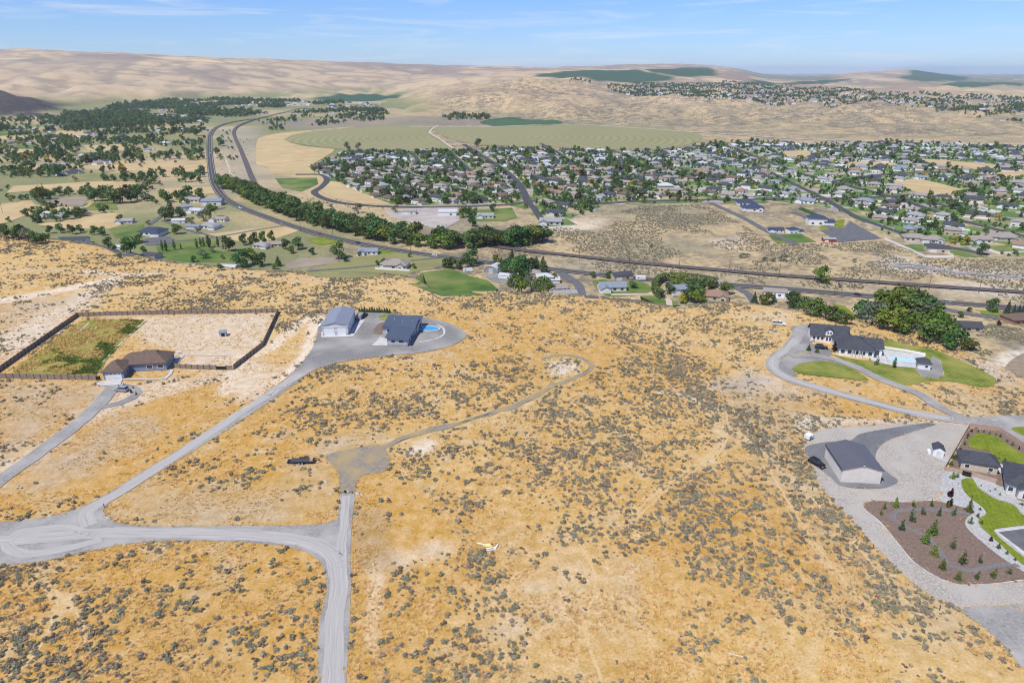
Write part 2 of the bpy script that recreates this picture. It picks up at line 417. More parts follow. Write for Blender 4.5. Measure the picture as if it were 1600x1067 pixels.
def mow_stripes(m, scale, amt, rot, dist):
    nt = m.node_tree; b = nt.nodes['Principled BSDF']; src = b.inputs['Base Color'].links[0].from_socket
    g = nt.nodes.new('ShaderNodeNewGeometry'); mpn = nt.nodes.new('ShaderNodeMapping'); mpn.inputs['Rotation'].default_value = (0, 0, rot)
    w = nt.nodes.new('ShaderNodeTexWave'); w.inputs['Scale'].default_value = scale; w.inputs['Distortion'].default_value = dist; w.inputs['Detail Scale'].default_value = 0.04; w.inputs['Detail'].default_value = 1
    r = nt.nodes.new('ShaderNodeMapRange'); r.inputs['To Min'].default_value = 1 - amt; r.inputs['To Max'].default_value = 1 + amt
    h = nt.nodes.new('ShaderNodeHueSaturation')
    L = nt.links.new
    L(g.outputs['Position'], mpn.inputs['Vector']); L(mpn.outputs['Vector'], w.inputs['Vector']); L(w.outputs['Fac'], r.inputs['Value']); L(r.outputs['Result'], h.inputs['Value']); L(src, h.inputs['Color']); L(h.outputs['Color'], b.inputs['Base Color'])
mow_stripes(M['lawn'], 0.24, 0.07, 0.9, 9.0); mow_stripes(M['lawn_bright'], 0.3, 0.05, 0.4, 5.0)
def ring_field(name, c1, c2, cx, cy, scale):
    m, nt, b = node_mat(name); L = nt.links
    g = nt.nodes.new('ShaderNodeNewGeometry'); mpn = nt.nodes.new('ShaderNodeMapping'); mpn.inputs['Location'].default_value = (-cx, -cy, 45)
    L.new(g.outputs['Position'], mpn.inputs['Vector'])
    w = nt.nodes.new('ShaderNodeTexWave'); w.wave_type = 'RINGS'; w.rings_direction = 'Z'; w.inputs['Scale'].default_value = scale; w.inputs['Distortion'].default_value = 1.2; w.inputs['Detail'].default_value = 2; w.inputs['Detail Scale'].default_value = 0.02
    L.new(mpn.outputs['Vector'], w.inputs['Vector'])
    n = nt.nodes.new('ShaderNodeTexNoise'); n.inputs['Scale'].default_value = 0.008; n.inputs['Detail'].default_value = 5; L.new(g.outputs['Position'], n.inputs['Vector'])
    mm = nt.nodes.new('ShaderNodeMath'); mm.operation = 'MULTIPLY'; L.new(w.outputs['Fac'], mm.inputs[0]); L.new(n.outputs['Fac'], mm.inputs[1])
    r = nt.nodes.new('ShaderNodeMapRange'); r.inputs['From Min'].default_value = 0.05; r.inputs['From Max'].default_value = 0.55; L.new(mm.outputs[0], r.inputs['Value'])
    mx = nt.nodes.new('ShaderNodeMix'); mx.data_type = 'RGBA'; mx.inputs[6].default_value = rgba(c1); mx.inputs[7].default_value = rgba(c2)
    L.new(r.outputs['Result'], mx.inputs[0]); L.new(mx.outputs[2], b.inputs['Base Color']); b.inputs['Roughness'].default_value = 0.95
    return m
_c = P(772, 214)[0]
M['circle_rows'] = ring_field('circle_rows', (0.225, 0.215, 0.085), (0.285, 0.262, 0.115), _c[0], _c[1], 0.017)

# ------------------------------------------------------------------ mesh helpers
class MB:
    """collects shapes into one mesh"""
    def __init__(s): s.v = []; s.f = []
    def quad(s, a, b, c, d):
        n = len(s.v); s.v += [a, b, c, d]; s.f.append((n, n + 1, n + 2, n + 3)); return s
    def tri(s, a, b, c):
        n = len(s.v); s.v += [a, b, c]; s.f.append((n, n + 1, n + 2)); return s
    def box(s, x0, x1, y0, y1, z0, z1):
        n = len(s.v)
        s.v += [(x0, y0, z0), (x1, y0, z0), (x1, y1, z0), (x0, y1, z0), (x0, y0, z1), (x1, y0, z1), (x1, y1, z1), (x0, y1, z1)]
        s.f += [(n, n + 3, n + 2, n + 1), (n + 4, n + 5, n + 6, n + 7), (n, n + 1, n + 5, n + 4), (n + 1, n + 2, n + 6, n + 5), (n + 2, n + 3, n + 7, n + 6), (n + 3, n, n + 4, n + 7)]
        return s
    def prism(s, pts, vec):
        n = len(s.v); k = len(pts)
        s.v += [tuple(p) for p in pts] + [(p[0] + vec[0], p[1] + vec[1], p[2] + vec[2]) for p in pts]
        s.f.append(tuple(range(n + k - 1, n - 1, -1))); s.f.append(tuple(range(n + k, n + 2 * k)))
        for i in range(k):
            j = (i + 1) % k
            s.f.append((n + i, n + j, n + k + j, n + k + i))
        return s
    def tube(s, p0, p1, r0, r1=None, n=8, cap=True):
        r1 = r0 if r1 is None else r1
        a, b = Vector(p0), Vector(p1); d = (b - a).normalized()
        u = d.orthogonal().normalized(); w = d.cross(u)
        k = len(s.v)
        for c, r in ((a, r0), (b, r1)):
            for i in range(n):
                t = 2 * math.pi * i / n
                s.v.append(tuple(c + (u * math.cos(t) + w * math.sin(t)) * r))
        for i in range(n):
            j = (i + 1) % n
            s.f.append((k + i, k + j, k + n + j, k + n + i))
        if cap:
            s.f.append(tuple(range(k + n - 1, k - 1, -1))); s.f.append(tuple(range(k + n, k + 2 * n)))
        return s
    def mesh(s, name, mat, smooth=False):
        me = bpy.data.meshes.new(name)
        me.from_pydata(s.v, [], s.f)
        me.materials.append(M[mat] if isinstance(mat, str) else mat)
        if smooth: me.shade_smooth()
        me.update()
        return me
    def build(s, name, mat, parent=None, smooth=False):
        return link(name, s.mesh(name, mat, smooth), parent)

def link(name, me, parent=None):
    o = bpy.data.objects.new(name, me)
    COL.objects.link(o)
    if parent is not None: o.parent = parent
    return o

def tag(o, label, cat, group=None):
    o['label'] = label; o['category'] = cat
    if group: o['group'] = group
    return o

def thing(name, label, cat, loc, rz=0.0, group=None):
    o = bpy.data.objects.new(name, None)
    o.empty_display_size = 0.5
    COL.objects.link(o)
    o.location = loc; o.rotation_euler = (0, 0, rz)
    return tag(o, label, cat, group)

def copy_tree(o, parent=None):
    c = o.copy(); COL.objects.link(c)
    if parent is not None: c.parent = parent
    for ch in o.children: copy_tree(ch, c)
    return c

KIDS = {}
def copy_thing(root, loc, rz, scale=None, label=None, group=None):
    if root.name not in KIDS:
        KIDS[root.name] = [(ch, list(ch.children)) for ch in root.children]
    c = root.copy(); COL.objects.link(c)
    c.location = loc; c.rotation_euler = (0, 0, rz)
    if scale is not None: c.scale = scale
    if label: c['label'] = label
    if group: c['group'] = group
    for ch, subs in KIDS[root.name]:
        d = ch.copy(); COL.objects.link(d); d.parent = c
        for g in subs:
            e = g.copy(); COL.objects.link(e); e.parent = d
    return c

ORD = ['first', 'second', 'third', 'fourth', 'fifth', 'sixth', 'seventh', 'eighth', 'ninth', 'tenth', 'eleventh', 'twelfth', 'thirteenth', 'fourteenth',
       'fifteenth', 'sixteenth', 'seventeenth', 'eighteenth', 'nineteenth', 'twentieth']

# ------------------------------------------------------------------ draped ground sheets
EDGES = []
HARD = []        # (polygon xy) no sagebrush grows here
LINES = []       # (polyline xy, half width)
def inside(x, y, poly):
    x = np.asarray(x); y = np.asarray(y)
    r = np.zeros(x.shape, bool)
    lo = poly.min(0); hi = poly.max(0)
    bb = (x >= lo[0]) & (x <= hi[0]) & (y >= lo[1]) & (y <= hi[1])
    if not bb.any(): return r
    xs, ys = x[bb], y[bb]; q = np.zeros(xs.shape, bool)
    n = len(poly)
    for i in range(n):
        x1, y1 = poly[i]; x2, y2 = poly[(i + 1) % n]
        if y1 == y2: continue
        c = ((y1 > ys) != (y2 > ys)) & (xs < (x2 - x1) * (ys - y1) / (y2 - y1) + x1)
        q ^= c
    r[bb] = q
    return r

def seg_dist(x, y, line, limit, closed=False):
    d = np.full(np.shape(x), limit * 1.0)
    n = len(line)
    lo, hi = line.min(0) - limit, line.max(0) + limit
    near = np.nonzero((x >= lo[0]) & (x <= hi[0]) & (y >= lo[1]) & (y <= hi[1]))[0]
    if not len(near): return d
    if len(near) < 0.8 * len(x):
        d[near] = seg_dist(x[near], y[near], line, limit, closed); return d
    if n > 24 and not closed:
        h = n // 2
        return np.minimum(seg_dist(x, y, line[:h + 1], limit), seg_dist(x, y, line[h:], limit))
    for i in range(n if closed else n - 1):
        a = line[i]; b = line[(i + 1) % n]
        lo = np.minimum(a, b) - limit; hi = np.maximum(a, b) + limit
        bb = (x >= lo[0]) & (x <= hi[0]) & (y >= lo[1]) & (y <= hi[1])
        if not bb.any(): continue
        xs, ys = x[bb], y[bb]; ab = b - a
        t = np.clip(((xs - a[0]) * ab[0] + (ys - a[1]) * ab[1]) / max(ab @ ab, 1e-9), 0, 1)
        d[bb] = np.minimum(d[bb], np.hypot(xs - a[0] - t * ab[0], ys - a[1] - t * ab[1]))
    return d

def spline(pts, step, closed=False):
    pts = np.asarray(pts, float); n = len(pts); out = []
    for i in range(n if closed else n - 1):
        p1 = pts[i]; p2 = pts[(i + 1) % n]
        p0 = pts[i - 1] if (i > 0 or closed) else 2 * p1 - p2
        p3 = pts[(i + 2) % n] if (i + 2 < n or closed) else 2 * p2 - p1
        k = max(1, int(np.hypot(*(p2 - p1)) / step))
        d01 = max(np.hypot(*(p1 - p0)), 1e-6); d12 = max(np.hypot(*(p2 - p1)), 1e-6); d23 = max(np.hypot(*(p3 - p2)), 1e-6)
        m1 = (p2 - p1) * 0.5 + (p1 - p0) * 0.5 * min(1, d12 / d01); m2 = (p2 - p1) * 0.5 + (p3 - p2) * 0.5 * min(1, d12 / d23)
        for j in range(k):
            t = j / k; t2 = t * t; t3 = t2 * t
            out.append((2 * t3 - 3 * t2 + 1) * p1 + (t3 - 2 * t2 + t) * m1 + (-2 * t3 + 3 * t2) * p2 + (t3 - t2) * m2)
    if not closed: out.append(pts[-1])
    return np.array(out)

def lift(y, lvl):
    return (0.035 + np.maximum(np.asarray(y) - 80, 0) * 0.00016) * (lvl + 1)

def structure(name, verts, faces, mat):
    me = bpy.data.meshes.new(name)
    me.from_pydata([tuple(v) for v in verts], [], [tuple(f) for f in faces])
    me.materials.append(M[mat]); me.shade_smooth(); me.update()
    o = link(name, me); o['kind'] = 'structure'
    return o

def sheet_xy(name, poly, mat, lvl=0, rag=0.0, hard=True, extra=0.0):
    lo = poly.min(0); hi = poly.max(0); size = max(hi - lo)
    if rag > 0:
        n1 = fbm(poly[:, 0] * 1.0, poly[:, 1] * 1.0, 3.0 + size * 0.02, 77, 3) - 0.5
        c = poly.mean(0); d = poly - c; d /= np.maximum(np.linalg.norm(d, axis=1), 1e-6)[:, None]
        poly = poly + d * (n1 * 2 * rag)[:, None]
    if hard: HARD.append(poly)
    if name.startswith(('gravel', 'stone_g')) and lo[1] < 330: EDGES.append(poly)
    sp = max(2.2, size / 30)
    gx, gy = np.meshgrid(np.arange(lo[0], hi[0], sp), np.arange(lo[1], hi[1], sp))
    gx = gx.ravel(); gy = gy.ravel()
    ok = inside(gx, gy, poly)
    gx, gy = gx[ok], gy[ok]
    if len(gx):
        far = seg_dist(gx, gy, poly, sp, True) > sp * 0.35
        gx, gy = gx[far], gy[far]
    pts = [Vector(p) for p in poly] + [Vector(p) for p in zip(gx, gy)]
    v, e, f, *_ = delaunay_2d_cdt(pts, [], [list(range(len(poly)))], 1, 1e-4)
    if not f: return None
    a = np.array([(p.x, p.y) for p in v])
    z = H(a[:, 0], a[:, 1]) + lift(a[:, 1], lvl) + extra
    return structure(name, np.column_stack([a, z]), f, mat)

def sheet(name, px, mat, lvl=0, rag=0.0, smooth=True, hard=True, extra=0.0):
    w = PXY(px)
    size = max(w.max(0) - w.min(0))
    step = max(0.8, size / 60)
    w = spline(w, step, True) if smooth else w
    return sheet_xy(name, w, mat, lvl, rag, hard, extra)

def ribbon_xy(name, c, width, mat, lvl=0, rag=0.0, extra=0.0, across=3, guard=0.6):
    LINES.append((c, width / 2 + guard))
    t = np.gradient(c, axis=0); t /= np.maximum(np.linalg.norm(t, axis=1), 1e-6)[:, None]
    nrm = np.column_stack([-t[:, 1], t[:, 0]])
    rows = []; lane = []; run = np.concatenate([[0], np.cumsum(np.hypot(*np.diff(c, axis=0).T))])
    for k in range(across):
        o = (k / (across - 1) - 0.5) * width
        oo = o + (np.sign(o) * (fbm(c[:, 0], c[:, 1], 4.0, 5 + k, 2) - 0.5) * 2 * rag if o else 0)
        q = c + nrm * np.reshape(oo, (-1, 1))
        lane.append(np.column_stack([np.full(len(c), o), run, np.zeros(len(c))]))
        rows.append(np.column_stack([q, H(q[:, 0], q[:, 1]) + lift(q[:, 1], lvl) + extra]))
    n = len(c); V = np.concatenate(rows); F = []
    for k in range(across - 1):
        for i in range(n - 1):
            F.append((k * n + i, k * n + i + 1, (k + 1) * n + i + 1, (k + 1) * n + i))
    o = structure(name, V, F, mat)
    at = o.data.attributes.new('lane', 'FLOAT_VECTOR', 'POINT'); at.data.foreach_set('vector', np.concatenate(lane).astype(np.float32).ravel())
    return o

def ribbon(name, px, width, mat, lvl=0, rag=0.0, extra=0.0, across=3, guard=0.6):
    w = PXY(px)
    d = w[:, 1].mean()
    return ribbon_xy(name, spline(w, max(1.5, d * 0.012)), width, mat, lvl, rag, extra, across, guard)

# ------------------------------------------------------------------ soft ground patches painted by soil type
SOFT = []
def soil(px, col, feather, amt=1.0, nz=0.5, line=None):
    w = PXY(px)
    SOFT.append((spline(w, 2.0, line is None), np.array(col), feather, amt, nz, line))
PALE = (0.66, 0.55, 0.41); CHALK = (0.70, 0.62, 0.51); GREYS = (0.34, 0.29, 0.23); TRACK = (0.55, 0.42, 0.26)
# bare dirt round the fenced house
soil([(150, 500), (300, 492), (425, 492), (420, 520), (405, 545), (360, 572), (290, 575), (275, 545), (230, 535), (210, 520), (190, 515)], (0.58, 0.465, 0.325), 4, 0.95)
soil([(160, 605), (280, 592), (350, 580), (352, 592), (250, 620), (160, 652), (85, 690), (60, 705), (110, 660), (150, 620)], (0.59, 0.465, 0.325), 3, 0.95)
soil([(0, 600), (110, 600), (160, 610), (130, 640), (60, 690), (0, 730)], (0.44, 0.34, 0.22), 8, 0.75)
soil([(60, 690), (85, 690), (10, 745), (0, 745), (0, 730)], CHALK, 6, 0.6)
soil([(60, 730), (190, 655), (230, 665), (120, 740), (60, 760)], (0.44, 0.35, 0.24), 8, 0.8)
soil([(180, 437), (120, 488), (60, 530), (0, 572), (0, 520), (60, 490), (130, 455)], (0.60, 0.50, 0.37), 5, 0.97)
soil([(0, 470), (60, 460), (130, 446), (185, 434)], PALE, 3, 1.0, 0.2, line=8)
soil([(1530, 580), (1560, 560), (1600, 542), (1630, 548), (1585, 570), (1552, 590)], CHALK, 4, 0.95, 0.3)
soil([(0, 480), (80, 465), (120, 470), (60, 490), (0, 520)], (0.48, 0.38, 0.26), 6, 0.8)
soil([(0, 425), (80, 422), (180, 432), (260, 428), (400, 431), (520, 440)], (0.52, 0.38, 0.20), 4, 0.8, 0.4, line=6)
soil([(130, 424), (185, 428), (240, 428)], PALE, 2, 0.8, 0.3, line=4)
soil([(352, 612), (380, 560), (420, 545), (455, 515), (480, 497)], (0.66, 0.54, 0.39), 2, 0.95, 0.3, line=6)
soil([(352, 612), (360, 580), (395, 560), (440, 580), (470, 560), (440, 600), (400, 628)], (0.60, 0.475, 0.33), 4, 0.97)
soil([(440, 598), (466, 572), (484, 548), (490, 520), (500, 497), (510, 492)], (0.68, 0.57, 0.43), 2, 0.95, 0.3, line=6)
soil([(170, 808), (240, 770), (330, 768), (420, 765), (500, 740), (520, 780), (470, 815), (300, 820)], (0.46, 0.33, 0.17), 8, 0.6)
soil([(200, 775), (330, 768), (420, 790), (400, 815), (250, 815)], (0.44, 0.34, 0.21), 8, 0.7)
# centre
soil([(600, 702), (640, 688), (700, 672), (760, 655), (820, 637), (850, 620)], (0.53, 0.38, 0.17), 3, 0.8, 0.3, line=7)
soil([(640, 700), (680, 688), (670, 705), (640, 712)], CHALK, 2, 0.8)
soil([(500, 715), (505, 690), (560, 680), (600, 678), (590, 690), (540, 700)], (0.46, 0.38, 0.26), 4, 0.7)
soil([(455, 725), (510, 722), (515, 740), (480, 750)], (0.46, 0.35, 0.21), 4, 0.7)
soil([(855, 590), (845, 565), (865, 553), (905, 555), (930, 572), (905, 592), (880, 603)], (0.50, 0.35, 0.13), 2, 0.9, 0.3)
soil([(858, 578), (865, 565), (890, 562), (902, 572), (895, 583), (875, 588)], (0.60, 0.50, 0.38), 2, 0.9, 0.8)
soil([(600, 870), (680, 850), (700, 855), (660, 870), (620, 890)], CHALK, 3, 0.6, 0.8)
soil([(580, 880), (590, 900), (585, 960), (582, 1000)], PALE, 2, 0.6, 0.6, line=2.5)
soil([(575, 810), (580, 850), (590, 870)], (0.36, 0.25, 0.12), 4, 0.7, 0.4, line=9)
soil([(1130, 640), (1125, 700), (1080, 730), (1020, 770), (985, 810), (1000, 840)], (0.60, 0.44, 0.23), 2, 0.7, 0.3, line=2.2)
soil([(1060, 615), (1110, 650), (1125, 690), (1112, 720)], (0.60, 0.45, 0.25), 2, 0.6, 0.3, line=2.0)
soil([(1030, 612), (1075, 620), (1120, 640)], CHALK, 2, 0.7, 0.5, line=3)
soil([(1120, 650), (1210, 720), (1300, 810), (1400, 920)], (0.58, 0.45, 0.27), 2, 0.75, 0.3, line=2.2)
soil([(1200, 730), (1260, 830), (1330, 920), (1400, 980)], (0.58, 0.44, 0.25), 2, 0.6, 0.3, line=1.8)
soil([(900, 850), (960, 900), (940, 990), (820, 1020), (800, 930)], (0.56, 0.44, 0.28), 10, 0.5, 0.9)
soil([(1130, 980), (1300, 1000), (1500, 1000), (1560, 1067), (1100, 1067)], (0.56, 0.36, 0.12), 8, 0.4, 0.6)
soil([(60, 900), (90, 950), (60, 1010), (20, 1060)], (0.60, 0.46, 0.26), 1.0, 0.6, 0.4, line=1.3)
soil([(60, 905), (110, 945), (130, 985)], (0.62, 0.48, 0.30), 1.0, 0.6, 0.4, line=1.3)
# ground at the right
soil([(1110, 600), (1190, 580), (1230, 600), (1280, 612), (1240, 618), (1150, 612)], (0.50, 0.42, 0.33), 4, 0.8, 0.4)
soil([(1125, 595), (1180, 590), (1180, 610), (1130, 610)], GREYS, 4, 0.6, 0.5)
soil([(1150, 488), (1240, 488), (1240, 505), (1180, 505)], (0.58, 0.45, 0.28), 4, 0.6, 0.4)
soil([(1090, 620), (1250, 618), (1290, 680), (1260, 700), (1300, 780), (1480, 945), (1520, 1010), (1440, 990), (1300, 860), (1180, 720)], (0.42, 0.34, 0.22), 10, 0.55, 0.5)
soil([(1440, 620), (1540, 610), (1600, 620), (1600, 650), (1480, 650)], (0.45, 0.36, 0.23), 6, 0.6, 0.4)
soil([(1500, 560), (1540, 570), (1600, 540), (1600, 600), (1560, 605)], (0.44, 0.38, 0.30), 6, 0.7, 0.4)
soil([(1245, 650), (1330, 655), (1450, 655), (1520, 655), (1520, 665), (1400, 662), (1300, 668), (1262, 682)], (0.55, 0.48, 0.38), 2, 0.85, 0.3)
# valley, near the railway
soil([(860, 405), (1100, 425), (1300, 440), (1600, 458), (1600, 475), (1300, 452), (1000, 440), (860, 418)], (0.39, 0.325, 0.21), 12, 0.7, 0.4)
soil([(1370, 405), (1400, 400), (1450, 412), (1600, 425), (1600, 440), (1450, 428), (1385, 420)], (0.56, 0.48, 0.38), 6, 0.9, 0.3)
soil([(880, 345), (950, 340), (930, 358), (860, 362)], PALE, 5, 0.7, 0.4)
soil([(1120, 372), (1165, 368), (1150, 390), (1120, 385)], PALE, 8, 0.6, 0.5)
soil([(1480, 440), (1600, 450), (1600, 465), (1480, 455)], (0.58, 0.52, 0.44), 8, 0.6, 0.5)
soil([(850, 385), (700, 375), (640, 385), (780, 400)], (0.47, 0.34, 0.18), 12, 0.7, 0.4)
soil([(345, 200), (400, 200), (400, 300), (360, 300)], (0.36, 0.31, 0.23), 30, 0.8, 0.4)
soil([(400, 190), (620, 183), (760, 187), (755, 196), (640, 196), (480, 202)], (0.25, 0.21, 0.16), 40, 0.8, 0.3)
soil([(620, 208), (1000, 205), (1300, 222), (1600, 228), (1600, 224), (1200, 214), (880, 198)], (0.50, 0.40, 0.28), 30, 0.6, 0.4)

CROP = (0.035, 0.085, 0.04)
for px in ([(835, 119), (870, 113), (960, 110), (1003, 110), (1052, 120), (1042, 126), (1010, 128), (940, 127), (870, 123)], [(1006, 109.5), (1060, 106), (1108, 106), (1119, 113), (1115, 119), (1060, 119.5)],
           [(495, 152), (560, 149), (626, 147), (620, 154), (570, 159), (505, 157)], [(1155, 131), (1200, 128), (1215, 132), (1165, 134)],
           [(1383, 109), (1420, 108), (1470, 114), (1515, 121), (1500, 127), (1440, 126), (1402, 122), (1425, 117)], [(1205, 132), (1260, 127), (1330, 122), (1326, 126), (1265, 132)], [(1500, 128), (1600, 130), (1600, 134), (1480, 133)]):
    soil(px, CROP, 26, 1.0, 0.0)

# ------------------------------------------------------------------ the ground itself
def build_ground():
    ang = np.concatenate([np.arange(-180, -50, 5.0), np.arange(-50, 50.01, 0.28), np.arange(55, 180, 5.0)])
    ang = np.radians(ang)
    r = [25.0]
    while r[-1] < 40000: r.append(r[-1] + max(1.6, r[-1] * 0.0085))
    r = np.array(r); na, nr = len(ang), len(r)
    A, Rr = np.meshgrid(ang, r)
    x = (np.sin(A) * Rr).ravel(); y = (np.cos(A) * Rr).ravel()
    z = H(x, y)
    # soil and grass colours
    edge = np.interp(x, RX, RY)
    past = np.clip((y - edge) / 90, 0, 1)
    dist = np.hypot(x, y)
    n_big = fbm(x, y, 90.0, 41, 4); n_mid = fbm(x, y, 22.0, 43, 3); n_small = fbm(x, y, 6.0, 47, 3)
    gold = np.array((0.505, 0.298, 0.084)); straw = np.array((0.575, 0.395, 0.168)); rust = np.array((0.48, 0.30, 0.105)); ash = np.array((0.50, 0.385, 0.225))
    def mixc(a, b, t): return a * (1 - t)[:, None] + b * t[:, None]
    sm = lambda v, a, b: np.clip((v - a) / (b - a), 0, 1)
    c = np.tile(gold, (len(x), 1))
    c = mixc(c, straw, sm(n_big, 0.45, 0.7) * 0.8)
    c = mixc(c, straw, sm(y, 230, 330) * 0.55)
    c = mixc(c, rust, sm(n_mid, 0.55, 0.8) * 0.5)
    c = mixc(c, ash, sm(n_small, 0.60, 0.78) * 0.55)
    # valley floor
    v1 = fbm(x, y, 260.0, 53, 4); v2 = fbm(x, y, 60.0, 59, 3)
    vc = np.tile(np.array((0.49, 0.37, 0.195)), (len(x), 1))
    vc = mixc(vc, np.array((0.33, 0.28, 0.165)), sm(v2, 0.45, 0.7))
    left = sm(-x - 0.08 * y, 30, 160) * sm(dist, 420, 560)
    vc = mixc(vc, np.array((0.20, 0.22, 0.085)), left * sm(v1, 0.38, 0.56) * 0.9)
    c = mixc(c, vc, past)
    # far hills: bunch grass, sage and wheat stubble
    hill = np.clip((z - (VAL + 6)) / 40, 0, 1) * np.clip((dist - 1300) / 400, 0, 1)
    h1 = fbm(x + 0.4 * y, y * 0.45, 700.0, 61, 4); h2 = fbm(x, y, 160.0, 67, 4); h3 = fbm(x * 0.35 + y * 0.1, y, 900.0, 71, 3)
    hc = np.tile(np.array((0.54, 0.395, 0.23)), (len(x), 1))
    hc = mixc(hc, np.array((0.27, 0.20, 0.16)), sm(h1, 0.45, 0.53) * 0.85)
    hc = mixc(hc, np.array((0.55, 0.42, 0.25)), sm(h2, 0.52, 0.66) * 0.8)
    wheat = sm(z, 95, 170) * sm(h3, 0.42, 0.52) * sm(-x, -1200, 200)
    hc = mixc(hc, np.array((0.66, 0.50, 0.28)), wheat)
    hc = mixc(hc, np.array((0.30, 0.235, 0.18)), sm(z, 95, 170) * sm(fbm(x, y * 0.3, 800.0, 83, 3), 0.56, 0.6) * 0.8)
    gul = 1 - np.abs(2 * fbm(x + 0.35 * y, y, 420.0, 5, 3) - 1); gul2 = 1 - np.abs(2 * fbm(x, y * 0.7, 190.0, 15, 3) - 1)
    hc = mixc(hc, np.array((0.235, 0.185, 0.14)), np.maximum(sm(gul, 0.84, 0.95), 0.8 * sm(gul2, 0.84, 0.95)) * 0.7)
    tt = x / np.maximum(y, 1); knob = sm(tt, -0.19, -0.12) * (1 - sm(tt, 0.05, 0.13)) * sm(y, 2200, 2500) * (1 - sm(y, 3500, 3900))
    hc = mixc(hc, np.array((0.62, 0.44, 0.225)), knob * (0.35 + 0.5 * sm(h2, 0.42, 0.6)))
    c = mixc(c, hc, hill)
    # knoll at the left, coloured much darker than the other hills
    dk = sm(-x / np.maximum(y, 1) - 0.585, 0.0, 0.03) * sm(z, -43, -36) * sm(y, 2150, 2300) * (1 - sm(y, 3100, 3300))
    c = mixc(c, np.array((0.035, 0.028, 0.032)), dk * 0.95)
    # bands of far farmland on the right
    ff = sm(dist, 6500, 8500) * sm(x / np.maximum(y, 1), 0.28, 0.34)
    band = fbm(x * 0.25, y, 900.0, 91, 3)
    c = mixc(c, np.array((0.12, 0.155, 0.10)), ff * (0.35 + 0.65 * sm(band, 0.44, 0.52)) * 0.85 * (1 - sm(-np.abs(x / np.maximum(y, 1) - 0.49), -0.06, -0.04) * sm(dist, 8000, 9000)))
    # far sagebrush speckle strength
    speck = np.clip(past * 1.0, 0, 1) * (1 - np.clip((dist - 3500) / 1500, 0, 0.85)) * (0.55 + 0.45 * sm(v1, 0.35, 0.6)) * (1 - left * 0.8)
    speck = np.maximum(speck, 0.45 * hill * (1 - 0.6 * sm(dist, 3500, 4500)))
    for w, col, feather, amt, nz, line in SOFT:
        lo = w.min(0) - feather - (line or 0); hi = w.max(0) + feather + (line or 0)
        bb = np.nonzero((x > lo[0]) & (x < hi[0]) & (y > lo[1]) & (y < hi[1]))[0]
        if not len(bb): continue
        xs, ys = x[bb], y[bb]
        if line is None:
            ins = inside(xs, ys, w)
            d = seg_dist(xs, ys, w, feather, True)
            t = np.where(ins, 0.5 + 0.5 * d / feather, 0.5 - 0.5 * d / feather)
        else:
            d = seg_dist(xs, ys, w, line / 2 + feather)
            t = 1 - np.clip((d - line / 2 + feather * 0.5) / feather, 0, 1)
        t = np.clip(t + (n_small[bb] - 0.5) * nz * 1.6 * (t > 0.01), 0, 1) * amt
        c[bb] = c[bb] * (1 - t)[:, None] + col * t[:, None]
        speck[bb] *= 1 - t * 0.5
    me = bpy.data.meshes.new('ground')
    nf = (nr - 1) * na
    i = np.arange(nr - 1)[:, None] * na; j = np.arange(na)[None, :]; j2 = (j + 1) % na
    q = np.stack([i + j, i + j2, i + na + j2, i + na + j], axis=-1).reshape(-1, 4)[:, ::-1]
    V = np.column_stack([x, y, z])
    # close the small hole under the camera
    V = np.vstack([V, [[0, 0, float(H(0, 0))]]]); cap = len(V) - 1
    fan = np.column_stack([np.full(na, cap), (np.arange(na) + 1) % na, np.arange(na)])[:, ::-1]
    me.vertices.add(len(V)); me.vertices.foreach_set('co', V.ravel())
    me.loops.add(q.size + fan.size)
    me.loops.foreach_set('vertex_index', np.concatenate([q.ravel(), fan.ravel()]).astype(np.int32))
    me.polygons.add(len(q) + len(fan))
    me.polygons.foreach_set('loop_start', np.concatenate([np.arange(len(q)) * 4, q.size + np.arange(len(fan)) * 3]).astype(np.int32))
    me.update(calc_edges=True); me.validate()
    at = me.attributes.new('soil', 'FLOAT_COLOR', 'POINT')
    rgb = np.ones((len(V), 4)); rgb[:-1, :3] = c; rgb[-1, :3] = c[0]; rgb[:-1, 3] = speck; rgb[-1, 3] = 0
    at.data.foreach_set('color', rgb.ravel().astype(np.float32))
    me.shade_smooth()
    m, nt, b = node_mat('ground')
    L = nt.links; N = nt.nodes.new
    a = N('ShaderNodeAttribute'); a.attribute_name = 'soil'
    g = N('ShaderNodeNewGeometry').outputs['Position']
    def nz(scale, det, rg=0.6):
        n = N('ShaderNodeTexNoise'); n.inputs['Scale'].default_value = scale; n.inputs['Detail'].default_value = det; n.inputs['Roughness'].default_value = rg
        L.new(g, n.inputs['Vector']); return n.outputs['Fac']
    def rng(v, a0, a1, b0, b1):
        r_ = N('ShaderNodeMapRange')
        for k, val in zip(('From Min', 'From Max', 'To Min', 'To Max'), (a0, a1, b0, b1)): r_.inputs[k].default_value = val
        L.new(v, r_.inputs['Value']); return r_.outputs['Result']
    def math_(op, x0, x1):
        m_ = N('ShaderNodeMath'); m_.operation = op
        for k, val in enumerate((x0, x1)):
            if isinstance(val, (int, float)): m_.inputs[k].default_value = val
            else: L.new(val, m_.inputs[k])
        return m_.outputs[0]
    fine = nz(1.9, 4, 0.7); mid = nz(0.33, 3); big = nz(0.05, 2)
    val = math_('MULTIPLY', rng(fine, 0.3, 0.7, 0.78, 1.20), rng(mid, 0.3, 0.7, 0.86, 1.14))
    hs = N('ShaderNodeHueSaturation'); L.new(a.outputs['Color'], hs.inputs['Color']); L.new(val, hs.inputs['Value'])
    L.new(rng(mid, 0.3, 0.7, 1.10, 0.86), hs.inputs['Saturation'])
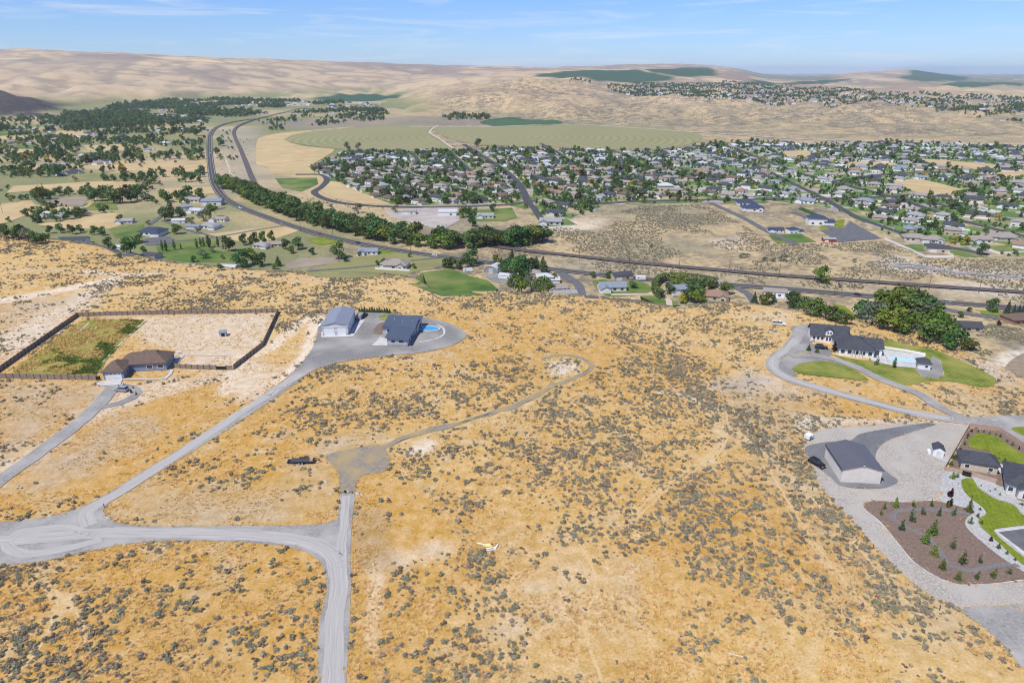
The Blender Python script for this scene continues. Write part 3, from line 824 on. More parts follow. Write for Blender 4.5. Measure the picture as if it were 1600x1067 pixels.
    # small dark weeds in the grass
    wd = N('ShaderNodeMix'); wd.data_type = 'RGBA'; wd.inputs[7].default_value = (0.17, 0.14, 0.075, 1)
    L.new(hs.outputs['Color'], wd.inputs[6])
    L.new(math_('MULTIPLY', rng(nz(1.5, 2, 0.5), 0.60, 0.74, 0.0, 0.42), rng(big, 0.4, 0.6, 0.25, 1.0)), wd.inputs[0])
    # distant sagebrush, too small to pick apart
    vo = N('ShaderNodeTexVoronoi'); vo.inputs['Scale'].default_value = 0.16; L.new(g, vo.inputs['Vector'])
    vo2 = N('ShaderNodeTexNoise'); vo2.inputs['Scale'].default_value = 0.05; vo2.inputs['Detail'].default_value = 5; L.new(g, vo2.inputs['Vector'])
    dots = math_('MULTIPLY', rng(vo.outputs['Distance'], 0.30, 0.48, 1.0, 0.0), rng(vo2.outputs['Fac'], 0.40, 0.55, 0.25, 1.0))
    sg = N('ShaderNodeMix'); sg.data_type = 'RGBA'; sg.inputs[7].default_value = (0.13, 0.12, 0.088, 1)
    L.new(wd.outputs[2], sg.inputs[6]); L.new(math_('MULTIPLY', dots, math_('MULTIPLY', a.outputs['Alpha'], 0.92)), sg.inputs[0])
    # coarse clumps that still read on the far slopes
    vo3 = N('ShaderNodeTexNoise'); vo3.inputs['Scale'].default_value = 0.035; vo3.inputs['Detail'].default_value = 6; vo3.inputs['Roughness'].default_value = 0.75; L.new(g, vo3.inputs['Vector'])
    sg2 = N('ShaderNodeMix'); sg2.data_type = 'RGBA'; sg2.inputs[7].default_value = (0.155, 0.13, 0.10, 1)
    L.new(sg.outputs[2], sg2.inputs[6]); L.new(math_('MULTIPLY', rng(vo3.outputs['Fac'], 0.45, 0.58, 0.0, 0.9), a.outputs['Alpha']), sg2.inputs[0])
    L.new(sg2.outputs[2], b.inputs['Base Color'])
    b.inputs['Roughness'].default_value = 0.95; b.inputs['Specular IOR Level'].default_value = 0.15
    bp = N('ShaderNodeBump'); bp.inputs['Strength'].default_value = 0.6; bp.inputs['Distance'].default_value = 0.2
    L.new(fine, bp.inputs['Height']); L.new(bp.outputs['Normal'], b.inputs['Normal'])
    me.materials.append(m)
    o = link('ground', me); o['kind'] = 'structure'
    return float(z.max()), float(z.min())
ZMAX, ZMIN = build_ground()

# air: one closed box round everything, sky outside
hz = MB().box(-42000, 42000, -41000, 43000, ZMIN - 1.5, max(ZMAX, CAM_Z) + 12)
hm = bpy.data.materials.new('haze'); hm.use_nodes = True
hm.node_tree.nodes.clear()
ho = hm.node_tree.nodes.new('ShaderNodeOutputMaterial'); hv = hm.node_tree.nodes.new('ShaderNodeVolumePrincipled')
hv.inputs['Color'].default_value = (0.70, 0.83, 1.0, 1); hv.inputs['Density'].default_value = 3.6e-5; hv.inputs['Anisotropy'].default_value = 0.1
hm.node_tree.links.new(hv.outputs[0], ho.inputs['Volume'])
hz_o = hz.build('haze', hm); hz_o['kind'] = 'stuff'

# ------------------------------------------------------------------ roads, yards, lawns and fields
# valley first (lowest sheets)
FIELDS = [
 ('field', 'field_tan', [(55, 351), (95, 346), (170, 332), (188, 335), (190, 352), (170, 358), (110, 358), (70, 353)]),
 ('field', 'field_tan', [(0, 320), (45, 313), (62, 322), (130, 323), (142, 306), (152, 310), (128, 327), (60, 332), (0, 350)]),
 ('field', 'field_grey', [(62, 313), (140, 306), (130, 322), (75, 321)]),
 ('field', 'lawn_valley', [(130, 318), (180, 316), (185, 328), (120, 329)]),
 ('lawn', 'lawn_valley', [(170, 359), (225, 350), (226, 370), (180, 372)]),
 ('lawn', 'lawn_valley', [(244, 386), (300, 370), (345, 373), (330, 390), (390, 400), (365, 409), (290, 411), (250, 403)]),
 ('field', 'field_tan', [(305, 368), (345, 364), (400, 357), (440, 352), (470, 360), (430, 374), (400, 381), (340, 373)]),
 ('field', 'field_tan', [(250, 295), (330, 292), (336, 303), (255, 306)]),
 ('field', 'field_tan', [(20, 291), (100, 287), (170, 283), (240, 290), (200, 297), (60, 298), (10, 302)]),
 ('field', 'field_olive', [(100, 272), (235, 270), (240, 284), (170, 282), (110, 284)]),
 ('field', 'field_tan', [(150, 258), (320, 253), (326, 262), (326, 270), (240, 268), (150, 266)]),
 ('field', 'lawn_valley', [(0, 205), (45, 204), (40, 210), (0, 212)]),
 ('field', 'field_tan', [(0, 213), (60, 212), (40, 218), (0, 219)]),
 ('field', 'field_tan', [(85, 205), (130, 204), (131, 212), (90, 214)]),
 ('field', 'lawn_valley', [(10, 227), (70, 227), (60, 233), (0, 232)]),
 ('field', 'field_tan', [(0, 233), (55, 234), (50, 240), (5, 240)]),
 ('field', 'field_tan', [(130, 228), (210, 225), (200, 235), (140, 237)]),
 ('field', 'lawn_valley', [(105, 240), (160, 238), (150, 245), (110, 245)]),
 ('field', 'field_olive', [(255, 212), (318, 211), (320, 221), (260, 221)]),
 ('field', 'lawn_bright', [(478, 374), (510, 370), (545, 377), (500, 384)]),
 ('field', 'lawn_bright', [(560, 389), (600, 384), (640, 394), (600, 398)]),
 ('field', 'field_olive', [(560, 403), (640, 394), (700, 403), (745, 407), (700, 418), (640, 427), (590, 432), (480, 430), (500, 418)]),
 ('field', 'field_grey', [(444, 412), (470, 404), (535, 402), (525, 412), (450, 421)]),
 ('field', 'lawn_valley', [(638, 443), (660, 426), (705, 420), (735, 432), (762, 438), (778, 452), (760, 461), (690, 463)]),
 ('field', 'field_tan', [(400, 246), (405, 216), (440, 208), (560, 198), (470, 209), (447, 219), (475, 229), (522, 234), (482, 262), (490, 272), (430, 272), (420, 262), (402, 258)]),
 ('field', 'field_tan', [(513, 283), (530, 285), (562, 300), (612, 321), (560, 318), (520, 309), (502, 300)]),
 ('field', 'lawn_valley', [(430, 279), (495, 278), (497, 288), (470, 300), (440, 293)]),
 ('lawn', 'lawn_valley', [(925, 440), (945, 437), (958, 445), (960, 452), (975, 452), (980, 442), (1000, 440), (1021, 452), (1000, 460), (950, 463)]),
 ('lawn', 'lawn_valley', [(1000, 463), (1040, 462), (1064, 478), (1030, 478)]),
 ('dirt_lot', 'dirt_lot', [(600, 329), (715, 322), (718, 345), (690, 360), (650, 350), (610, 340)]),
 ('lawn', 'lawn_valley', [(718, 330), (800, 325), (808, 340), (790, 346), (740, 346)]),
 ('lawn', 'lawn_valley', [(840, 347), (885, 342), (902, 352), (850, 357)]),
 ('lawn', 'lawn_valley', [(1200, 368), (1250, 365), (1276, 378), (1215, 381)]),
 ('lawn', 'lawn_bright', [(1285, 347), (1320, 343), (1318, 356), (1280, 359)]),
 ('gravel_yard', 'asphalt_new', [(1282, 360), (1318, 357), (1328, 346), (1378, 373), (1310, 379)]),
 ('lawn', 'lawn_valley', [(1410, 383), (1440, 382), (1455, 392), (1425, 394)]),
 ('lawn', 'lawn_valley', [(1475, 388), (1510, 386), (1530, 397), (1490, 399)]),
 ('lawn', 'lawn_valley', [(1545, 385), (1590, 383), (1600, 396), (1560, 396)]),
 ('lawn', 'lawn_bright', [(1300, 475), (1320, 478), (1345, 500), (1325, 496)]),
 ('lawn', 'lawn_bright', [(1520, 484), (1560, 487), (1575, 496), (1535, 491)]),
 ('field', 'field_tan', [(1460, 472), (1520, 474), (1555, 482), (1530, 490), (1490, 480)]),
 ('circle_field', 'circle_rows', [(443, 219), (455, 211), (490, 204), (560, 199), (640, 197), (673, 197), (668, 208), (705, 231), (700, 234), (640, 237), (590, 237), (520, 232), (470, 226)]),
 ('circle_field', 'circle_rows', [(678, 198), (760, 198), (860, 195), (960, 197), (1040, 201), (1085, 208), (1098, 214), (1090, 222), (1060, 230), (1020, 236), (950, 234), (840, 230), (760, 227), (720, 222), (690, 212)]),
 ('circle_field', 'crop_dark', [(750, 191), (765, 187), (810, 185), (860, 188), (880, 192), (860, 196), (800, 199), (765, 196)]),
]
for nm, mt, px in FIELDS:
    nm_smooth = nm == 'circle_field' or len(px) > 8
    sheet(nm, px, mt, lvl=1, rag=0.0, smooth=nm_smooth)


# yards of the two housing estates: lawns, gravel, bare lots
ym, ynt, yb = node_mat('estate_yards')
yv = ynt.nodes.new('ShaderNodeTexVoronoi'); yv.inputs['Scale'].default_value = 0.048; yv.inputs['Randomness'].default_value = 0.85; yv.distance = 'CHEBYCHEV'
yg = ynt.nodes.new('ShaderNodeNewGeometry'); ymap = ynt.nodes.new('ShaderNodeMapping'); ymap.inputs['Rotation'].default_value = (0, 0, 0.5)
ynt.links.new(yg.outputs['Position'], ymap.inputs['Vector']); ynt.links.new(ymap.outputs['Vector'], yv.inputs['Vector'])
yr = ynt.nodes.new('ShaderNodeValToRGB'); yr.color_ramp.interpolation = 'CONSTANT'
cols = [(0.0, (0.12, 0.19, 0.035)), (0.22, (0.26, 0.25, 0.10)), (0.34, (0.34, 0.30, 0.25)), (0.42, (0.10, 0.17, 0.035)), (0.6, (0.36, 0.29, 0.17)), (0.68, (0.085, 0.15, 0.03)), (0.86, (0.30, 0.29, 0.28)), (0.92, (0.40, 0.38, 0.35))]
while len(yr.color_ramp.elements) < len(cols): yr.color_ramp.elements.new(0.5)
for e, (p_, c_) in zip(yr.color_ramp.elements, cols): e.position = p_; e.color = rgba(c_)
ysep = ynt.nodes.new('ShaderNodeSeparateColor'); ynt.links.new(yv.outputs['Color'], ysep.inputs[0]); ynt.links.new(ysep.outputs[0], yr.inputs['Fac'])
yn = ynt.nodes.new('ShaderNodeTexNoise'); yn.inputs['Scale'].default_value = 0.12; yn.inputs['Detail'].default_value = 4; ynt.links.new(yg.outputs['Position'], yn.inputs['Vector'])
yh = ynt.nodes.new('ShaderNodeHueSaturation'); ymr = ynt.nodes.new('ShaderNodeMapRange'); ymr.inputs['From Min'].default_value = 0.3; ymr.inputs['From Max'].default_value = 0.7; ymr.inputs['To Min'].default_value = 0.7; ymr.inputs['To Max'].default_value = 1.3
ynt.links.new(yn.outputs['Fac'], ymr.inputs['Value']); ynt.links.new(ymr.outputs['Result'], yh.inputs['Value']); ynt.links.new(yr.outputs['Color'], yh.inputs['Color'])
ynt.links.new(yh.outputs['Color'], yb.inputs['Base Color']); yb.inputs['Roughness'].default_value = 0.95
M['estate_yards'] = ym
EST1 = [(516, 286), (483, 262), (540, 239), (600, 235), (700, 236), (800, 231), (950, 236), (1060, 234), (1075, 300), (1080, 317), (940, 320), (925, 335), (880, 345), (842, 345), (815, 326), (790, 320), (640, 321), (612, 319), (560, 299)]
EST2 = [(1062, 234), (1120, 227), (1190, 221), (1260, 226), (1400, 222), (1500, 225), (1640, 230), (1640, 408), (1600, 400), (1510, 402), (1440, 388), (1378, 362), (1310, 330), (1250, 318), (1082, 317), (1077, 300)]
sheet('estate_ground', EST1, 'estate_yards', lvl=0, hard=False, smooth=False)
sheet('estate_ground', EST2, 'estate_yards', lvl=0, hard=False, smooth=False)
for px in ([(1395, 283), (1440, 281), (1530, 305), (1510, 306), (1440, 303)], [(1330, 254), (1390, 254), (1400, 258), (1350, 262), (1310, 258)], [(1440, 249), (1550, 258), (1540, 265), (1470, 262)],
           [(1225, 238), (1260, 236), (1265, 246), (1230, 245)], [(1560, 270), (1610, 268), (1610, 280), (1570, 278)]):
    sheet('vacant_lot', px, 'field_tan', lvl=2)

# paved valley roads
ribbon('highway', [(420, 183), (365, 191), (340, 199), (329, 210), (327, 225), (328, 250), (331, 272), (336, 290), (352, 311), (380, 326), (420, 341), (470, 358), (530, 374), (600, 388), (680, 400),
                   (760, 410), (860, 421), (1000, 436), (1100, 443), (1160, 447), (1240, 453), (1370, 464), (1440, 470), (1540, 478), (1650, 486)], 11, 'asphalt', 3, guard=3)
_hw = LINES[-1][0]
_t = np.gradient(_hw, axis=0); _t /= np.linalg.norm(_t, axis=1)[:, None]; _nr = np.column_stack([-_t[:, 1], _t[:, 0]])
M['road_paint'] = noise_mat('road_paint', (0.60, 0.60, 0.58), (0.75, 0.75, 0.73), 0.3, 0.8, 0, True)
M['road_paint_yellow'] = noise_mat('road_paint_yellow', (0.50, 0.36, 0.06), (0.62, 0.45, 0.09), 0.3, 0.8, 0, True)
for _o, _m in ((-4.2, 'road_paint'), (4.2, 'road_paint'), (0.0, 'road_paint_yellow')): ribbon_xy('road_marking', _hw + _nr * _o, 0.3, _m, 3, extra=0.09, across=2)
ribbon('railway_bed', [(470, 170), (400, 187), (372, 198), (365, 208), (376, 235), (386, 260), (394, 280), (403, 295), (425, 312), (455, 326), (540, 347), (640, 367), (740, 381), (800, 390), (900, 401),
                       (1000, 412), (1100, 421), (1200, 430), (1300, 437), (1400, 444), (1500, 451), (1650, 461)], 8, 'ballast', 3, guard=2, extra=0.5)
for off in (-0.72, 0.72):
    c0 = LINES[-1][0] if off < 0 else LINES[-2][0]
    t = np.gradient(c0, axis=0); t /= np.linalg.norm(t, axis=1)[:, None]
    ribbon_xy('railway_rail', c0 + np.column_stack([-t[:, 1], t[:, 0]]) * off, 0.16, 'steel_rail', 3, extra=0.75, across=2)
ST = [
 ([(462, 273), (500, 273), (511, 281), (503, 292), (491, 300), (500, 308), (530, 317), (580, 322), (640, 324), (720, 323), (800, 320)], 9),
 ([(725, 226), (755, 245), (790, 268), (812, 290), (828, 322)], 10),
 ([(703, 238), (718, 252), (735, 268)], 8), ([(560, 250), (600, 255), (640, 272), (700, 290), (755, 308)], 8), ([(640, 237), (652, 250), (645, 262)], 8),
 ([(832, 322), (850, 345), (880, 345)], 8), ([(845, 225), (870, 238), (900, 255), (950, 262)], 8), ([(955, 235), (985, 245), (1010, 262), (1060, 268)], 8),
 ([(930, 319), (1000, 315), (1080, 313), (1180, 312), (1290, 311), (1400, 307), (1450, 303)], 9), ([(800, 320), (860, 312), (930, 319)], 8),
 ([(1150, 232), (1180, 245), (1240, 268), (1300, 284), (1400, 310), (1500, 344), (1620, 374)], 9),
 ([(1180, 258), (1225, 280), (1290, 312), (1340, 340), (1420, 368), (1480, 386), (1545, 398)], 8),
 ([(1060, 262), (1120, 270), (1190, 262), (1260, 262)], 7), ([(1300, 284), (1380, 273), (1480, 270), (1600, 280)], 8), ([(1260, 240), (1400, 243), (1520, 250), (1640, 252)], 8),
 ([(1400, 310), (1460, 318), (1560, 340), (1640, 352)], 8), ([(1110, 317), (1160, 340), (1200, 362), (1245, 383)], 7), ([(1240, 332), (1290, 352), (1330, 376)], 7),
 ([(866, 420), (885, 432), (905, 447), (925, 466)], 7), ([(1144, 447), (1168, 459), (1180, 475)], 6), ([(1435, 470), (1465, 480), (1520, 492), (1560, 497)], 7),
 ([(220, 378), (260, 378), (330, 372), (400, 360), (450, 352)], 4), ([(700, 402), (640, 408), (560, 418), (480, 424)], 4), ([(752, 411), (700, 414), (680, 420)], 4),
 ([(110, 378), (160, 385), (200, 400), (245, 405)], 5), ([(235, 350), (262, 335), (320, 330), (352, 325)], 5), ([(255, 345), (300, 362), (345, 373)], 4),
]
for px, w in ST: ribbon('street', px, w, 'asphalt_new' if w < 8 else 'asphalt', 2, guard=1)
ribbon('track', [(1640, 437), (1500, 427), (1440, 419), (1400, 417), (1396, 414), (1420, 413), (1460, 419)], 6, 'yard_gravel', 2)
ribbon('track', [(330, 275), (345, 274), (365, 277), (393, 277)], 4, 'dirt_road', 2)
ribbon('track', [(352, 249), (358, 262), (360, 272), (366, 276)], 3, 'dirt_road', 2)
ribbon('track', [(684, 197), (672, 207), (690, 220), (710, 234)], 6, 'dirt_road', 3)
ribbon('track', [(640, 199), (760, 199), (880, 195), (1000, 201), (1100, 208), (1250, 218), (1400, 222), (1620, 230)], 12, 'dirt_road', 2)
ribbon('path', [(700, 452), (740, 452)], 2, 'dirt_road', 2) if False else None
ribbon('dirt_track', [(955, 461), (1030, 461), (1045, 470), (1064, 481)], 4, 'dirt_road', 3)
sheet('paved_apron', [(1195, 455), (1240, 457), (1232, 468), (1205, 468)], 'concrete', 2, smooth=False)
sheet('paved_apron', [(760, 430), (800, 427), (810, 436), (800, 444), (770, 440)], 'yard_gravel', 2)
sheet('paved_apron', [(225, 374), (262, 370), (272, 380), (232, 384)], 'asphalt_new', 2)
sheet('mud_flat', [(1570, 575), (1585, 560), (1610, 550), (1640, 560), (1640, 590), (1590, 590)], 'pond_mud', 2, smooth=True)

# gravel road of the plateau
sheet('gravel_road', [(492, 1250), (495, 1120), (497, 1040), (498, 985), (503, 950), (510, 922), (509, 897), (499, 876), (480, 863), (440, 853), (380, 847), (300, 845), (230, 847), (180, 853), (120, 866), (60, 878), (0, 884), (-80, 890),
       (-80, 825), (0, 816), (70, 808), (118, 796), (150, 781), (200, 751), (260, 714), (330, 669), (400, 624), (440, 597), (462, 578),
       (471, 591), (430, 622), (380, 655), (320, 693), (260, 731), (200, 768), (172, 785), (161, 797), (166, 809), (186, 818), (230, 822), (300, 822), (400, 822), (460, 821), (510, 818), (526, 811), (529, 795), (531, 771),
       (553, 771), (552, 800), (549, 830), (548, 870), (548, 930), (545, 1000), (541, 1067), (538, 1120), (536, 1250)], 'gravel_road', 1, rag=0.25)
for px, w in (([(519, 1250), (520, 1120), (521, 1040), (521, 985), (526, 940), (529, 905), (522, 872), (497, 853), (450, 842), (380, 836), (300, 834), (230, 833), (170, 832), (100, 838), (40, 842), (-60, 850)], 3.8),
              ([(140, 822), (135, 800), (165, 782), (210, 754), (290, 702), (360, 656), (425, 614), (470, 584)], 3.4), ([(541, 775), (539, 800), (537, 830), (534, 860), (532, 890)], 2.2), ([(150, 835), (90, 825), (30, 832), (10, 850), (40, 866), (100, 858), (160, 843)], 2.4)):
    ribbon('wheel_lane', px, w, 'gravel_dust', 2, rag=0.5, across=5)
sheet('gravel_yard', [(428, 621), (466, 594), (500, 575), (545, 564), (600, 557), (660, 551), (704, 541), (729, 526), (716, 512), (690, 502), (655, 496), (605, 490), (563, 489), (535, 492), (502, 502), (494, 530), (486, 548), (468, 571), (440, 597), (412, 616)],
      'yard_gravel', 2, rag=0.3)
ribbon('gravel_drive', [(-60, 800), (0, 751), (40, 722), (90, 685), (130, 655), (155, 631), (172, 612), (184, 600)], 5.0, 'gravel_road', 2, rag=0.5, across=5)
ribbon('gravel_drive', [(148, 640), (168, 634), (188, 630), (206, 622), (215, 613), (206, 606), (194, 604), (180, 606)], 3.4, 'yard_gravel', 1, rag=0.4, across=5)
sheet('gravel_pad', [(510, 713), (535, 703), (560, 699), (592, 695), (604, 703), (609, 722), (600, 736), (565, 744), (556, 757), (553, 771), (531, 771), (530, 750), (522, 732)], 'thin_gravel', 1, rag=0.5)
ribbon('gravel_track', [(598, 698), (640, 682), (700, 666), (760, 648), (810, 632), (845, 614), (860, 603), (866, 598)], 2.5, 'thin_gravel', 1, rag=1.2, across=5)
ribbon('gravel_track', [(872, 600), (900, 590), (920, 579), (925, 571), (910, 560), (885, 555), (862, 556), (848, 563)], 1.8, 'thin_gravel', 1, rag=0.8, across=5)
for px in ([(1130, 640), (1128, 690), (1085, 728), (1030, 768), (985, 812), (1000, 842)], [(1136, 640), (1134, 692), (1092, 730), (1038, 770), (993, 812)], [(60, 898), (92, 948), (62, 1010), (18, 1066)], [(60, 900), (112, 945), (132, 990), (128, 1030)],
           [(1120, 650), (1210, 720), (1300, 812), (1400, 922), (1440, 965)], [(1200, 730), (1262, 832), (1332, 922), (1404, 985)], [(583, 880), (588, 930), (582, 985), (586, 1030)], [(900, 840), (930, 900), (915, 980), (940, 1066)],
           [(230, 690), (300, 660), (345, 615)], [(800, 470), (900, 500), (1000, 560), (1060, 615)]):
    ribbon('foot_trail', px, 0.55, 'foot_soil', 0, rag=0.35, across=3, guard=-0.2)
# right-hand estate
ribbon('gravel_road', [(1680, 665), (1600, 661), (1540, 659), (1490, 656), (1420, 644), (1350, 626), (1280, 607), (1232, 592), (1208, 577), (1208, 563), (1228, 547), (1243, 530), (1250, 517), (1256, 510)], 4.6, 'gravel_road', 2, rag=0.3, across=5)
ribbon('wheel_lane', [(1680, 665), (1600, 661), (1540, 659), (1490, 656), (1420, 644), (1350, 626), (1280, 607), (1232, 592), (1208, 577), (1208, 563), (1228, 547), (1243, 530)], 2.4, 'gravel_dust', 3, rag=0.4, across=5)
ribbon('gravel_road', [(1510, 656), (1470, 638), (1440, 618), (1405, 604), (1370, 590), (1340, 575), (1305, 562), (1270, 556), (1236, 557)], 3.8, 'gravel_road', 3, rag=0.3, across=5)
sheet('gravel_pad', [(1236, 512), (1264, 507), (1268, 536), (1298, 546), (1296, 556), (1255, 551), (1228, 557), (1213, 572), (1230, 590), (1245, 586), (1238, 575), (1262, 566), (1292, 565), (1322, 572), (1300, 560), (1205, 556), (1228, 540), (1240, 525)], 'yard_gravel', 1, rag=0.2)
sheet('gravel_road', [(1480, 654), (1530, 652), (1600, 649), (1680, 648), (1680, 668), (1600, 664), (1640, 712), (1600, 694), (1560, 672), (1520, 664)], 'gravel_road', 3, rag=0.2)
sheet('lawn', [(1238, 575), (1262, 567), (1292, 566), (1322, 573), (1345, 585), (1357, 595), (1320, 592), (1280, 588), (1246, 583)], 'lawn', 3)
sheet('lawn', [(1297, 553), (1312, 557), (1358, 563), (1377, 540), (1387, 531), (1420, 539), (1460, 547), (1500, 563), (1540, 582), (1556, 592), (1552, 603), (1530, 605), (1490, 597), (1455, 596), (1420, 602), (1395, 602), (1370, 590), (1340, 572)], 'lawn', 1)
sheet('gravel_pad', [(1431, 577), (1436, 571), (1452, 570), (1457, 557), (1468, 563), (1474, 585), (1465, 591), (1440, 588)], 'yard_gravel', 3)
sheet('paved_patio', [(1361, 547), (1378, 546), (1446, 556), (1442, 576), (1400, 573), (1361, 564)], 'concrete', 2, smooth=False)
sheet('stone_ground', [(1260, 690), (1275, 676), (1300, 669), (1340, 666), (1400, 663), (1450, 661), (1513, 667), (1476, 733), (1478, 746), (1480, 760), (1470, 776), (1440, 784), (1400, 785), (1365, 783), (1349, 787), (1352, 796), (1376, 815), (1401, 845), (1431, 880), (1471, 905), (1501, 914), (1560, 913), (1650, 905),
       (1650, 945), (1540, 949), (1490, 947), (1440, 921), (1400, 886), (1360, 846), (1330, 811), (1300, 781), (1280, 756), (1266, 722), (1257, 702)], 'river_stone', 1, rag=0.15)
sheet('gravel_yard', [(1257, 701), (1290, 691), (1325, 690), (1345, 678), (1400, 668), (1450, 661), (1464, 663), (1420, 677), (1385, 690), (1370, 705), (1370, 722), (1392, 742), (1404, 752), (1385, 762), (1350, 764), (1312, 759), (1298, 746), (1278, 730)], 'dark_gravel', 2, rag=0.2)
sheet('bark_bed', [(1349, 787), (1375, 783), (1410, 785), (1445, 783), (1470, 784), (1500, 792), (1524, 800), (1512, 808), (1508, 820), (1519, 834), (1560, 868), (1600, 893), (1650, 915), (1600, 905), (1560, 911), (1500, 913), (1470, 904), (1430, 879), (1400, 844), (1375, 814), (1352, 796)], 'brown_bark', 2)
ribbon('garden_path', [(1516, 804), (1480, 798), (1430, 797), (1400, 800), (1396, 812), (1420, 826), (1446, 838), (1464, 856), (1475, 872), (1490, 886), (1520, 892), (1550, 885), (1580, 882), (1600, 886)], 1.3, 'path_gravel', 3)
sheet('stone_strip', [(1479, 738), (1505, 742), (1502, 765), (1514, 782), (1534, 795), (1539, 803), (1527, 812), (1529, 824), (1560, 850), (1600, 882), (1650, 920), (1600, 894), (1560, 868), (1519, 834), (1508, 820), (1512, 808), (1523, 800), (1500, 792), (1470, 784), (1479, 765)], 'white_stone', 3)
sheet('lawn', [(1503, 750), (1519, 748), (1529, 763), (1555, 780), (1584, 790), (1600, 806), (1650, 815), (1600, 821), (1553, 828), (1560, 839), (1600, 871), (1650, 905), (1600, 884), (1564, 852), (1531, 822), (1529, 812), (1541, 803), (1535, 793), (1518, 780), (1505, 766)], 'lawn_bright', 4)
sheet('concrete_drive', [(1552, 829), (1600, 823), (1660, 818), (1660, 915), (1600, 868)], 'concrete', 3, smooth=False)
sheet('asphalt_drive', [(1560, 832), (1600, 827), (1660, 822), (1660, 905), (1600, 862)], 'asphalt_new', 4, smooth=False)
sheet('stone_strip', [(1520, 744), (1556, 757), (1572, 775), (1600, 786), (1650, 800), (1650, 815), (1600, 804), (1584, 789), (1556, 779), (1530, 762)], 'white_stone', 3)
sheet('stone_ground', [(1474, 733), (1560, 755), (1660, 800), (1660, 925), (1600, 896), (1540, 845), (1505, 815), (1466, 786)], 'white_stone', 1, smooth=False)
sheet('garden_bed', [(1514, 669), (1560, 674), (1600, 699), (1650, 735), (1650, 790), (1556, 757), (1480, 735)], 'brown_bark', 2, smooth=False)
sheet('lawn', [(1517, 684), (1530, 678), (1555, 682), (1575, 696), (1600, 711), (1650, 735), (1600, 728), (1580, 722), (1556, 722), (1545, 706), (1515, 700)], 'lawn_bright', 4)
sheet('paved_patio', [(1550, 724), (1584, 729), (1580, 742), (1546, 738)], 'concrete', 4, smooth=False)
sheet('stone_strip', [(1458, 711), (1486, 716), (1482, 724), (1458, 716)], 'white_stone', 3)
sheet('lawn', [(1580, 671), (1600, 668), (1660, 690), (1640, 700), (1610, 686)], 'lawn_bright', 4)
sheet('gravel_road', [(1500, 952), (1560, 946), (1660, 944), (1660, 1090), (1600, 1045), (1570, 1010), (1530, 975)], 'gravel_road', 2, rag=0.3)
# left house
sheet('weed_garden', [(20, 582), (60, 550), (118, 508), (135, 500), (222, 500), (228, 503), (190, 535), (165, 565), (150, 584), (90, 586)], 'weeds', 1, rag=0.5)
sheet('concrete_drive', [(152, 598), (192, 592), (188, 602), (160, 604), (150, 601)], 'concrete', 3, smooth=False)
ribbon('concrete_path', [(193, 593), (225, 593), (258, 592), (269, 578)], 1.2, 'concrete', 3)
ribbon('concrete_path', [(272, 569), (285, 556)], 1.6, 'concrete', 3)
ribbon('concrete_path', [(275, 551), (283, 549)], 3.0, 'concrete', 3)
ribbon('concrete_path', [(288, 555), (355, 556)], 0.5, 'concrete', 2)
# grey workshop and house aprons
sheet('concrete_apron', [(502, 528), (552, 527), (570, 501), (565, 497), (546, 519), (502, 520)], 'concrete', 4, smooth=False)
sheet('concrete_drive', [(581, 541), (606, 541), (607, 531), (594, 527)], 'concrete', 4, smooth=False)
sheet('garden_bed', [(583, 520), (590, 508), (600, 504), (604, 516), (596, 523)], 'brown_bark', 3)
sheet('lawn', [(592, 496), (606, 491), (620, 493), (612, 500), (600, 502)], 'lawn', 3)
ribbon('concrete_kerb', [(655, 536), (680, 531), (694, 523), (692, 513), (683, 508)], 0.9, 'concrete', 4)

# ------------------------------------------------------------------ building kit
def ground_z(x, y): return float(H(x, y))

